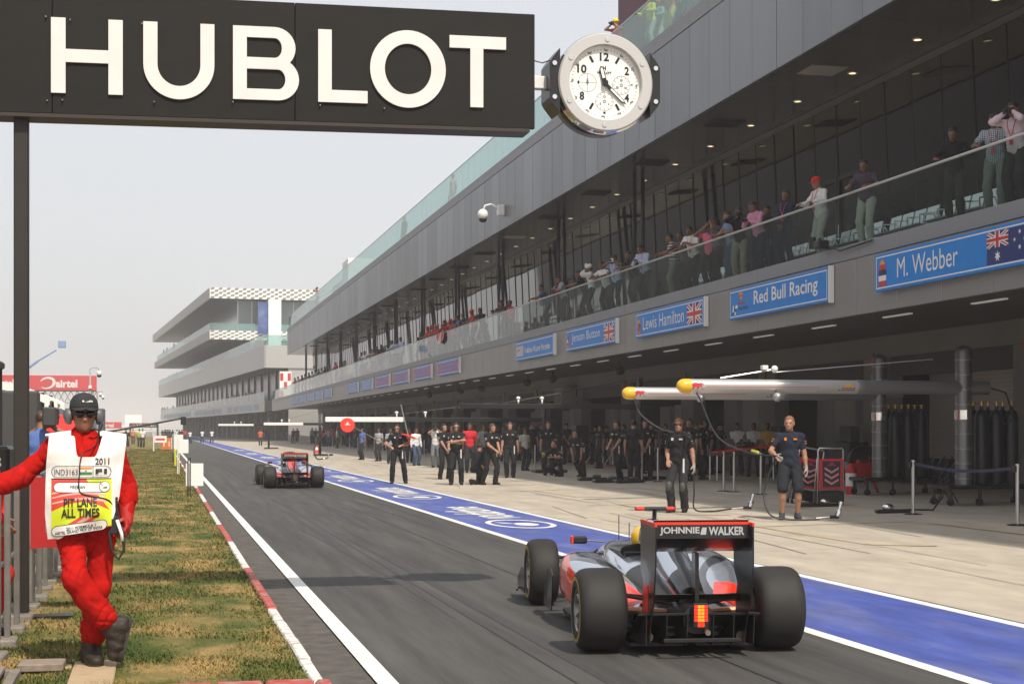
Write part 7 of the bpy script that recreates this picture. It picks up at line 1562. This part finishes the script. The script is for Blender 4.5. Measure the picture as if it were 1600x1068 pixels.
r, m = lol; w = Vector(r.location); x, _ = ray_d(638, w.y - .3); z = zat(681, x, w.y - .3); t_ = thing('stop_board', 'red stop board edge held flat by the lollipop man', 'stop board', (x, w.y - .3, z)); MB().lathe([(.001, -.025), (.26, -.025), (.28, 0), (.26, .025), (.001, .025)], 24, X=Matrix.Rotation(.3, 4, 'Y') @ Matrix.Scale(.9, 4)).build('disc', m_cred, t_, smooth=40, world=False); MB().tube([(0, 0, .02), (-.2, .2, 1.0)], .018, 6).build('pole', m_rail, t_, world=False)
x, _ = ray_d(543, w.y); z = zat(664, x, w.y); t_ = thing('lollipop_sign', 'tilted red oval lollipop sign with white swoosh on a long black pole', 'lollipop sign', (x, w.y, z)); XL = Matrix.Rotation(.25, 4, 'Y') @ Matrix.Rotation(math.radians(82), 4, 'X')
MB().lathe([(.001, -.02), (.22, -.02), (.235, 0), (.22, .02), (.001, .02)], 28, X=XL).build('disc', m_cred, t_, smooth=40, world=False); MB().add([XL @ Vector(q) for q in ((-.09, -.02, .022), (.10, .03, .022), (.02, .05, .022), (-.02, .12, .022), (-.05, .03, .022))], [(0, 1, 2, 3, 4)]).build('emblem', m_white, t_, world=False); hp = (Vector(r.location) + Vector((-.2, -.3, 1.1))) - Vector((x, w.y, z)); MB().tube([(.20, 0, -.06), tuple(hp)], .014, 6).build('pole', m_black, t_, world=False)
crew(713, 757, 659, 'big bearded crewman in black with arms crossed', 'crossed', -12, hair='crop', acc=('headset', 'glasses'), belly=.05, **CB)
crew(694, 748, 661, 'crewman in black with white sleeve bands behind the big bearded one', 'front_hands', 20, acc=('headset',), **CB)
crew(747, 756, 690, 'crewman kneeling with his back turned between two standing ones', 'kneel', 130, acc=('headset',), **CB)
crew(766, 757, 660, 'crewman in black leaning forward in profile with clasped hands', 'profile', 28, hc='brown', acc=('headset',), **CB)
crew(797, 746, 657, 'crewman in black with grey shoulder stripe standing square to the lane', 'stand', -12, hc='brown', acc=('headset',), **CB)
crew(734, 738, 660, 'person in a red shirt behind the bearded crewman', 'stand', 0, shirt=RED, trousers=DK, hair='short', acc=('headset',))
p = crew(681, 730, 662, 'photographer in white tabard raising a camera by the barrier', 'photo', -15, shirt=WH, trousers=(.16, .17, .18), skin='tan', acc=('cap',)); hold('camera', p, 'black camera raised by the photographer in the white tabard')
crew(650, 727, 668, 'man in white shirt and blue jeans at the barrier', 'stand2', 20, shirt=WH, trousers=JN, sleeve='long'); crew(610, 724, 668, 'person in grey shirt behind the lollipop man', 'stand', 10, shirt=(.3, .31, .33), trousers=DK)
crew(566, 718, 668, 'man in a blue shirt at the barrier left of the lollipop man', 'stand', -60, shirt=(.10, .16, .38), trousers=DK)
crew(857, 742, 657, 'crewman in black standing behind the crouching one', 'stand', -15, hc='brown', acc=('headset',), **CB)
cr = crew(872, 744, 682, 'crewman crouching with a yellow glove held forward', 'crouch', -55, **CB); J = cr[1]['J']
hv, hq = hand_at(npy(J['HR']), npy(J['HR']) - npy(J['ER']), (0, 0, -1), True, .6, .0085, 1.25); kid('glove', np_mesh('glove', hv, hq, M('yellow_glove', (.45, .55, .03), .7)), cr[0])
crew(906, 745, 675, 'crewman bending over with hands on his knees', 'bend', -50, **CB)
crew(967, 750, 655, 'crewman in profile holding a black camera bag near the garage', 'profile', -60, acc=('headset',), **CB)
for u, vf, vh, lab, tn in ((990, 752, 648, 'dark crewman seen from behind deep in the garage shade', 150), (1008, 750, 650, 'crewman in black holding a white fire extinguisher', -20), (1078, 751, 640, 'crewman in black with silver headset behind the hose mechanic', -60), (1097, 749, 645, 'crewman in black looking right by the barrier post', 60)):
    p = crew(u, vf, vh, lab, 'front_hands' if u == 1008 else 'stand', tn, acc=('headset',), **CB)
    if u == 1008:
        w = Vector(p[0].location); t_ = thing('fire_extinguisher', 'white fire extinguisher hanging in the hand of the crewman in shade', 'fire extinguisher', (w.x - .30, w.y - .25, w.z + .30)); MB().lathe([(.001, 0), (.06, 0), (.065, .02), (.065, .50), (.03, .56), (.001, .56)], 16).build('cylinder', M('extinguisher_grey', (.50, .50, .48), .4), t_, smooth=40, world=False); MB().tube([(0, 0, .56), (0, 0, .62), (.08, 0, .60)], .015, 6).tube([(0, 0, .6), (-.08, 0, .5), (-.09, 0, .2)], .01, 6).build('valve', m_black, t_, world=False)
for u, lab, c in ((1152, 'marshal in white tabard behind the work table', WH), (1178, 'person in white jacket beside the marshal at the table', (.6, .6, .58)), (1199, 'marshal in orange and yellow tabard right of the white jacket', (.50, .30, .08))): person(lab, (18.6, at_lat(u, 18.6), z_ap(18.6)), -30, 'front_hands', shirt=c, trousers=DK, skin='brown', h=.02, group='crew on the apron')
for u, X_, ps_ in ((938, 17.0, 'stand'), (975, 17.6, 'behind'), (1000, 16.4, 'crossed'), (1018, 17.8, 'stand2'), (1040, 18.6, 'stand'), (1088, 17.4, 'crossed'), (1112, 18.2, 'stand2'), (1126, 18.9, 'behind')): person('crewman in dark kit waiting in the shade behind the front row of crew', (X_, at_lat(u, X_), z_ap(X_)), random.uniform(-110, 40), ps_, 'fair', random.choice(('short', 'crop')), random.choice(('black', 'brown')), shirt=random.choice((BK, DK)), trousers=random.choice((DK, BK)), group='crew waiting in the shade', h=.022, acc=random.choice(((), ('headset',), ('cap',))), badge=(.45, .45, .45))
for u, X_, lab in ((1075, 19.3, 'tall dark tool cabinet at the garage mouth left of the work table'), (1220, 19.4, 'dark tool cabinet in the garage behind the navy mechanic'), (1330, 19.2, 'dark tool cabinet against the broad pillar right of the trolleys')):
    y = at_lat(u, X_); t_ = thing('tool_cabinet', lab, 'cabinet', (X_, y, z_ap(X_))); MB().bbox(-.3, .3, -.5, .5, .08, 1.15, .02).build('case', m_blackmetal, t_, world=False); MB().bbox(-.2, .1, -.35, .35, 1.151, 1.6, .02).build('screen', m_dark, t_, world=False)
    for q in range(4): MB().bbox(-.32, -.301, -.46, .46, .14 + .25 * q, .35 + .25 * q, .004).build('drawer', m_grey if q == 1 else m_dark, t_, world=False)
tw = MB().lathe([(.17, -.15), (.30, -.16), (.33, -.11), (.33, .11), (.30, .16), (.17, .15), (.17, -.15)], 24).mesh('tyre', m_tyre, smooth=40)
for i, u in enumerate((1060, 1235, 1000)):
    X_ = 19.0; y = at_lat(u, X_); t_ = thing('tyre_stack', ('stack of black racing tyres left of the barrier posts', 'stack of black racing tyres behind the navy mechanic', 'stack of black racing tyres deep in the shade under the farther boom tip')[i], 'tyre stack', (X_, y, z_ap(X_)))
    for q in range(4): inst('tyre', tw, t_, (random.uniform(-.02, .02), random.uniform(-.02, .02), .165 + .325 * q))
for u, vf, vh, lab, c in ((820, 735, 668, 'person in pale top half hidden behind barrier posts', (.5, .48, .42)), (640, 722, 668, 'photographer in red by the far barrier', RED), (592, 720, 668, 'person in grey hooded top at the barrier', (.34, .34, .35)), (706, 733, 664, 'person with dark hair behind the bearded crewman', (.2, .05, .05)), (755, 735, 662, 'person in grey behind the profile crewman', (.28, .29, .3))): crew(u, vf, vh, lab, 'stand', random.uniform(-60, 40), shirt=c, trousers=DK)
for i_, (u, X_) in enumerate(((556, 16.5), (577, 17.2), (598, 16.2), (634, 17.4), (663, 16.4), (672, 17.6), (699, 16.8), (722, 17.3), (741, 16.6), (778, 17.2), (787, 16.4), (812, 17.5), (831, 16.6), (845, 17.8), (885, 18.2), (930, 18.4), (948, 18.6))):
    y = at_lat(u, X_); person('crewman in dark kit waiting in the shade behind the front row of crew', (X_, y, z_ap(X_)), random.uniform(-100, 30), random.choice(('stand', 'stand2', 'behind', 'crossed', 'front_hands')), random.choice(('fair', 'tan', 'brown')), random.choice(('short', 'crop')), random.choice(('black', 'brown')), shirt=random.choice((BK, DK, BK, NV)), trousers=random.choice((DK, BK, JN)), group='crew waiting in the shade', size=random.uniform(.95, 1.06), h=.024, acc=random.choice(((), ('headset',), ('cap',))))
# far figures down the lane
for i, (u, vf, vh) in enumerate(((297, 693, 672), (316, 692, 671), (331, 692, 671))): crew(u, vf, vh, ('left', 'middle', 'right')[i] + ' one of three far men in white shirts standing on the apron', 'behind', 0, shirt=WH, trousers=(.03, .04, .08), eyes=False, group='three far men in white shirts', h=.026)
crew(407, 696, 670, 'far marshal in an orange vest beside a bicycle', 'stand', 0, shirt=(.65, .12, .05), trousers=DK, eyes=False)
x, y = on_ground(197, 709, .05); person('man in black shirt and shorts walking on the grass behind the fireman', (x, y, GZ - .02), 8, 'walk', 'fair', 'crop', 'ginger', shirt=(.02, .02, .022), trousers=(.02, .02, .022), legs='shorts', h=.022, badge=(.7, .6, .3))
for u, vf, lab, c in ((223, 699, 'far man in white shirt on the grass by the orange boards', WH), (218, 699, 'far marshal in yellow waistcoat on the grass', (.5, .55, .08)), (208, 694, 'far person in orange vest at the left of the grass', (.7, .2, .05))): x, y = on_ground(u, vf, .05); person(lab, (x, y, GZ - .02), 10, 'stand', shirt=c, trousers=DK, eyes=False, h=.03)
random.seed(21)
for k in range(84):
    u = random.uniform(262, 560); X_ = random.uniform(14.5, 19.2); y = at_lat(u, X_)
    if y > 330 or y < 60: continue
    person('distant figure standing in shade along the garage fronts', (X_, y, z_ap(X_)), random.uniform(-120, 60), random.choice(('stand', 'stand2', 'behind', 'crossed')), skin=random.choice(('brown', 'tan', 'fair')), shirt=random.choice((BK, DK, NV, WH, (.35, .36, .4), RED, (.3, .1, .1), (.14, .2, .34))), trousers=random.choice((DK, BK, JN)), eyes=False, h=.03, group='distant figures along the garages')
for k in range(22):
    u = random.uniform(252, 300); y = random.uniform(210, 300); X_, _ = ray_d(u, y); person('tiny distant figure gathered at the far end of the pit lane', (X_, y, 0.0), random.uniform(-60, 60), 'stand', shirt=random.choice((BK, DK, RED, WH, NV)), trousers=DK, eyes=False, h=.03, group='figures at the far end of the lane')
# behind the fence: cameraman and the man in red
x, _ = ray_d(62, 20.0); p = person('cameraman in blue shirt seen from behind with a camera on his shoulder', (x, 20.0, .22), 165, 'photo', skin='tan', hc='brown', shirt=(.10, .17, .42), trousers=(.05, .05, .06), h=.018)
t_ = thing('video_camera', 'black broadcast video camera on the shoulder of the blue shirted cameraman', 'camera', (x + .14, 20.1, 1.86)); MB().bbox(-.07, .07, -.28, .30, -.10, .12, .02).build('body', m_black, t_, world=False); MB().lathe([(.06, 0), (.065, .2), (.001, .2)], 16, X=Matrix.Translation((0, .3, 0)) @ Matrix.Rotation(math.radians(-90), 4, 'X')).build('lens', m_black, t_, smooth=40, world=False); MB().tube([(0, -.2, .12), (0, -.15, .19), (0, .15, .19), (0, .2, .12)], .015, 6).build('handle', m_black, t_, world=False); MB().bbox(-.09, .08, -.40, -.285, -.12, .12, .02).build('battery', m_dark, t_, world=False)
t_ = thing('umbrella', 'bright red umbrella top behind the cameraman', 'umbrella', (ray_d(88, 26)[0], 26, 1.6)); MB().lathe([(.001, .36), (.25, .32), (.45, .22), (.62, .06), (.64, .03)], 8).build('canopy', M('umbrella_red', (.60, .02, .015), .6), t_, world=False); MB().tube([(0, 0, -1.4), (0, 0, .38)], .012, 6).build('pole', m_black, t_, world=False)
person('man in red racing overalls and black cap cut off by the left frame edge', (-1.345, 12.3, .1), 70, 'front_hands', skin='tan', shirt=(.56, .02, .015), trousers=(.50, .02, .015), sleeve='long', acc=('cap',), h=.014)

# ------------------------------------------------------------------ hoses, posts, trolleys and clutter by the garages
w = Vector(rbm[0].location); J = rbm[1]['J']; Rz = Matrix.Rotation(rbm[0].rotation_euler.z, 3, 'Z'); hr = w + Rz @ J['HR'] * rbm[0].scale.x; s_ = pt(1082, 612, 28.7)
hose('black air hose curving from the nearer boom to the glove of the navy mechanic', smooth_pts([s_, (s_[0] + .1, 28.6, 2.35), pt(1120, 680, 27.4), pt(1165, 705, 26), tuple(hr + Vector((0, -.03, 0)))]))
tag(MB().tube([pt(1175, 703.5, 25.7), pt(1185, 706, 25.4)], .022, 8).build('hose_sleeve', M('sleeve_yellow', (.55, .62, .03), .5)), 'short yellow sleeve on the air hose by the navy mechanic', 'hose sleeve')
g1 = pt(1309, 806, w.y - .6); hose('air hose hanging from the glove of the navy mechanic down to the wheel gun', smooth_pts([tuple(hr), pt(1200, 745, w.y - .15), pt(1194, 775, w.y - .2), pt(1203, 803, w.y - .4), (w.x - .25, w.y - .5, w.z + .03), (w.x + .3, w.y - .55, w.z + .03), (g1[0] - .4, g1[1], w.z + .06)]))
gun('chrome wheel gun lying right of the navy mechanic', (g1[0], g1[1], z_ap(g1[0]) + .01), .0)
w = Vector(mcm[0].location); J = mcm[1]['J']; Rz = Matrix.Rotation(mcm[0].rotation_euler.z, 3, 'Z'); hl = w + Rz @ J['HL'] * mcm[0].scale.x; s_ = pt(992, 622, 33.5); sh_ = w + Rz @ (J['SL'] + Vector((0, .0, .09)))
hose('black air hose sagging from the farther boom over the shoulder of the black mechanic', smooth_pts([s_, pt(1000, 645, 32.8), pt(1030, 668, 30.5), tuple(sh_ + Vector((-.1, -.1, .06))), tuple(sh_ + Vector((.12, -.08, -.1))), tuple(hl + Vector((.03, 0, 0)))]))
g2 = pt(1172, 786, w.y - .1); hose('air hose from the hand of the black mechanic along the ground to his wheel gun', smooth_pts([tuple(hl), (hl.x - .03, hl.y - .1, w.z + .4), (hl.x - .02, hl.y - .1, w.z + .08), (hl.x + .3, hl.y - .1, w.z + .03), (g2[0] - .42, g2[1], w.z + .06)]))
gun('chrome wheel gun lying right of the black mechanic', (g2[0], g2[1], z_ap(g2[0]) + .01), .1)
g3 = on_ground(1320, 792, .12); 
def stanchion(u, vb, label, g='barrier posts along the garages'):
    z = .1
    for _ in range(3): x, y = on_ground(u, vb, z); z = z_ap(x)
    t_ = thing('barrier_post', label, 'barrier post', (x, y, z), 0, g); MB().lathe([(.001, 0), (.17, 0), (.175, .008), (.06, .025), (.001, .025)], 20).build('base', m_blackmetal, t_, smooth=40, world=False); MB().lathe([(.032, .02), (.032, .96), (.038, .965), (.038, 1.02), (.001, 1.02)], 14).build('pole', m_alu, t_, smooth=40, world=False); MB().bbox(-.08, -.036, -.03, .03, .88, .99, .006).build('tape_head', m_black, t_, world=False); return x, y, z
A_ = stanchion(1427, 803, 'polished barrier post in front of the gas cylinders'); B_ = stanchion(1590, 820, 'polished barrier post at the right frame edge')
tp = MB()
for k in range(12):
    a, b = k / 12, (k + 1) / 12; q = lambda t: (A_[0] + (B_[0] - A_[0]) * t, A_[1] + (B_[1] - A_[1]) * t, A_[2] + .93 - .10 * math.sin(math.pi * t)); p0, p1 = q(a), q(b)
    tp.add([p0, p1, (p1[0], p1[1], p1[2] + .055), (p0[0], p0[1], p0[2] + .055)], [(0, 1, 2, 3)])
tag(tp.build('barrier_tape', M('tape_navy', (.025, .022, .075), .5)), 'dark navy barrier tape strung between the two polished posts', 'barrier tape')
for u, v, lab in ((1131, 767, 'left of two close barrier posts behind the navy mechanic'), (1147, 768, 'right of two close barrier posts behind the navy mechanic'), (1189, 772, 'barrier post just left of the navy mechanic'), (1028, 752, 'barrier post left of the black mechanic'), (1003, 751, 'barrier post under the farther boom tip')): stanchion(u, v, lab)
for i, u in enumerate(list(range(520, 700, 13)) + list(range(822, 880, 14))):
    X_ = 14.0 if u > 700 else 14.6; y = at_lat(u, X_); z = z_ap(X_); t_ = thing('barrier_post', 'thin pale barrier post among the people in front of the far garages', 'barrier post', (X_, y, z), 0, 'thin barrier posts in front of the far garages'); MB().lathe([(.001, 0), (.15, 0), (.03, .03), (.03, 1.0), (.001, 1.0)], 10).build('pole', m_alu, t_, smooth=40, world=False)
def trolley(u, v, label, lean=0.0, rz=-.15):
    z = .13
    for _ in range(3): x, y = on_ground(u, v, z); z = z_ap(x)
    t_ = thing('pit_trolley', label, 'trolley', (x, y, z), rz); Xt = Matrix.Rotation(lean, 4, 'Y')
    MB().tube([(-.27, 0, .05), (-.27, 0, 1.16), (-.24, 0, 1.2), (.24, 0, 1.2), (.27, 0, 1.16), (.27, 0, .05)], .018, 8, X=Xt).tube([(-.27, .35, .05), (-.27, .05, 1.0)], .015, 6, X=Xt).tube([(.27, .35, .05), (.27, .05, 1.0)], .015, 6, X=Xt).build('frame', m_alu, t_, smooth=True, world=False)
    MB().bbox(-.25, .25, -.06, -.02, .34, .98, .012, X=Xt).build('red_surround', m_rbr, t_, world=False); MB().bbox(-.19, .19, -.075, -.061, .39, .93, .006, X=Xt).build('panel', M('panel_navy', (.012, .016, .05), .45), t_, world=False)
    for q in range(3):
        zz = .46 + .12 * q; mb = MB(); mb.add([Xt @ Vector(p) for p in ((-.15, -.078, zz + .06), (0, -.078, zz - .03), (.15, -.078, zz + .06), (.15, -.078, zz + .11), (0, -.078, zz + .02), (-.15, -.078, zz + .11))], [(0, 1, 4, 5), (1, 2, 3, 4)]); mb.build('chevron', M('chevron_pink', (.62, .25, .22), .5), t_, world=False)
    mb = MB(); n = 12; mb.add([Xt @ Vector((.05 * math.cos(2 * math.pi * k / n), -.078, .88 + .02 * math.sin(2 * math.pi * k / n))) for k in range(n)], [tuple(range(n))]); put_text(mb, 'Red Bull', lambda a, b: Xt @ Vector((a, -.0785, b)), -.09, .09, .83, .86, 0, .03); mb.build('emblem', m_rbr, t_, world=False)
    MB().bbox(-.28, .28, -.05, .4, .06, .30, .02, X=Xt).build('tray', m_blackmetal, t_, world=False)
    for (a, b) in ((-.25, 0), (.25, 0), (-.25, .35), (.25, .35)): MB().lathe([(.02, -.02), (.05, -.02), (.05, .02), (.02, .02)], 12, X=Matrix.Translation((a, b, .05)) @ Matrix.Rotation(math.radians(90), 4, 'Y')).build('wheel', m_black, t_, world=False)
trolley(1298, 789, 'upright red trolley with chevron panel right of the navy mechanic'); trolley(1255, 786, 'tilted red trolley with chevron panel half hidden by the navy mechanic', .17)
x, y = on_ground(1330, 772, .15); t_ = thing('fire_extinguisher', 'red and white fire extinguisher behind the upright trolley', 'fire extinguisher', (x, y, z_ap(x))); MB().lathe([(.001, 0), (.13, 0), (.13, .62), (.05, .74), (.001, .74)], 18).build('cylinder', m_red, t_, smooth=40, world=False); MB().lathe([(.1315, .2), (.1325, .21), (.1325, .5), (.1315, .51)], 18).build('label_band', m_wplastic, t_, smooth=True, world=False)
t_ = thing('hose_reel', 'red hose reel with coiled black hose near the left boom column', 'hose reel', (x + .55, y + .6, z_ap(x)))
for q in range(5): MB().tube([(.36 * math.cos(a) * (1 - .04 * q), .05 * q - .1, .80 + .36 * math.sin(a) * (1 - .04 * q)) for a in [2 * math.pi * k / 20 for k in range(21)]], .022, 6).build('coil', m_black, t_, smooth=True, world=False)
MB().tube([(-.4, -.1, 0), (-.1, -.1, .8), (.1, -.1, .8), (.4, -.1, 0)], .03, 6).tube([(-.3, .2, 0), (0, .2, .8), (.3, .2, 0)], .03, 6).bbox(-.3, .3, -.14, -.11, .35, .75, .02).build('stand', m_red, t_, world=False)
# scissor trestles, floor jack, table with nose cone, cone, coil of hose
x, y = on_ground(1480, 785, .17); t_ = thing('trestle', 'folded tubular trestle standing before the gas cylinders', 'trestle', (x, y, z_ap(x)))
for dy in (0, .3): MB().tube([(-.25, dy, .02), (.05, dy, .5), (-.18, dy, .85), (-.1, dy, 1.0)], .014, 6).tube([(.25, dy, .02), (-.05, dy, .5), (.18, dy, .85), (.1, dy, 1.0)], .014, 6).build('frame', m_blackmetal, t_, world=False)
t_ = thing('floor_jack', 'low black floor jack lying behind the barrier post', 'jack', (*on_ground(1395, 800, .12), z_ap(12.6))); MB().bbox(-.35, .35, -.08, .08, .02, .09, .02).tube([(.3, 0, .08), (.9, .1, .06), (1.2, .3, .3)], .02, 6).build('body', m_blackmetal, t_, world=False); MB().ell((-.1, 0, .13), (.12, .08, .07)).build('pump', m_chrome, t_, smooth=True, world=False)
t_ = thing('floor_jack', 'black floor jack beside the upright trolley', 'jack', (*on_ground(1275, 790, .12), z_ap(12.6))); MB().bbox(-.4, .5, -.08, .08, .02, .08, .02).build('body', m_blackmetal, t_, world=False); MB().ell((.2, 0, .12), (.1, .08, .06)).build('pump', m_chrome, t_, smooth=True, world=False)
x, y = on_ground(1165, 752, .17); t_ = thing('work_table', 'wheeled work table carrying a red front wing inside the garage mouth', 'table', (x, y, z_ap(x)))
MB().bbox(-1.1, 1.1, -.35, .35, .78, .84, .01).build('tabletop', m_dark, t_, world=False)
for a in (-1, 1):
    for b in (-.3, .3): MB().tube([(a, b, .05), (a, b, .78)], .022, 6).build('leg', m_alu, t_, world=False)
t_ = thing('front_wing', 'spare red and black front wing lying on the work table', 'front wing', (x, y, z_ap(x) + .84)); MB().loft([[(-1.0, -.3, .02), (-1.0, .2, .02), (-1.0, .2, .05), (-1.0, -.3, .05)], [(0, -.34, .12), (0, .25, .12), (0, .25, .18), (0, -.34, .17)], [(1.0, -.3, .2), (1.0, .2, .2), (1.0, .2, .25), (1.0, -.3, .23)]]).build('plane', m_cred, t_, world=False); MB().bbox(-.2, .2, -.3, .3, .185, .34, .05).build('nose', m_cblk, t_, world=False)
x, y = on_ground(495, 707, .08); t_ = thing('traffic_cone', 'red and white traffic cone behind the farther racing car', 'traffic cone', (x, y, z_ap(x))); MB().bbox(-.2, .2, -.2, .2, 0, .04, .01).build('base', m_cred, t_, world=False)
for a, b, m_ in ((.04, .22, m_cred), (.22, .42, m_wplastic), (.42, .60, m_cred)): MB().lathe([(.17 - .21 * a, a), (.17 - .21 * b, b)], 16).build('band', m_, t_, smooth=True, world=False)
hose('black air hose hanging in a loop beside the traffic cone', smooth_pts([pt(520, 655, 75), pt(506, 680, 75), pt(491, 700, 74), pt(495, 716, 73), pt(505, 716, 73)]), .03); x, y = on_ground(512, 716, .08); gun('wheel gun with coiled hose lying beside the traffic cone', (x, y, z_ap(x) + .01))
for i, u in enumerate((925, 940, 955)):
    X_ = 18.4; y = at_lat(u, X_); t_ = thing('jack_stand', ('left', 'middle', 'right')[i] + ' tubular jack stand leaning at the garage wall', 'jack', (X_, y, z_ap(X_))); MB().tube([(0, -.2, .0), (.1, 0, 1.2 - .1 * i), (0, .2, 0)], .02, 6).tube([(-.3, 0, .03), (.1, 0, .6)], .02, 6).build('frame', m_rail, t_, world=False); MB().bbox(-.3, .2, -.25, .25, .02, .06, .01).build('base', (m_cred, m_blackmetal, m_cred)[i], t_, world=False)
for i in range(3):
    x, y = on_ground((928, 952, 985)[i], (748, 751, 752)[i], .15); t_ = thing('tool_case', ('first', 'second', 'third')[i] + ' low black tool pile on the floor before the dark garage', 'tool case', (x, y, z_ap(x))); MB().bbox(-.5, .4, -.2, .2, .01, .10, .03).build('case', m_blackmetal, t_, world=False); MB().ell((.1, 0, .14), (.15, .1, .06)).build('tool', m_dark, t_, smooth=True, world=False)
for i, u in enumerate((840, 905, 1035)):
    X_ = 19.2; y = at_lat(u, X_); t_ = thing('tool_cabinet', ('dark tool rack with hanging gear behind the standing crewman', 'tall dark cabinet at the garage pillar behind the bending crewman', 'black equipment rack in the garage behind the black mechanic')[i], 'cabinet', (X_, y, z_ap(X_))); MB().bbox(-.3, .3, -.6, .6, .05, 1.7 - .3 * (i == 2), .02).build('case', m_blackmetal, t_, world=False)
    for q in range(4): MB().bbox(-.32, -.301, -.55, .55, .15 + .36 * q, .45 + .36 * q, .004).build('drawer', m_dark, t_, world=False)
# ------------------------------------------------------------------ air
hz = MB().box(-3050, 3050, -3050, 3050, -1.1, 33).build('haze', M('unused_haze'))
hm = bpy.data.materials.new('haze_air'); hm.use_nodes = True; hn = hm.node_tree; hn.nodes.clear()
ho = hn.nodes.new('ShaderNodeOutputMaterial'); hv = hn.nodes.new('ShaderNodeVolumePrincipled')
hv.inputs['Color'].default_value = (.93, .92, .93, 1); hv.inputs['Density'].default_value = HAZE_DENSITY; hv.inputs['Anisotropy'].default_value = .2
hn.links.new(hv.outputs[0], ho.inputs['Volume']); hz.data.materials.clear(); hz.data.materials.append(hm); tag(hz, kind='stuff')
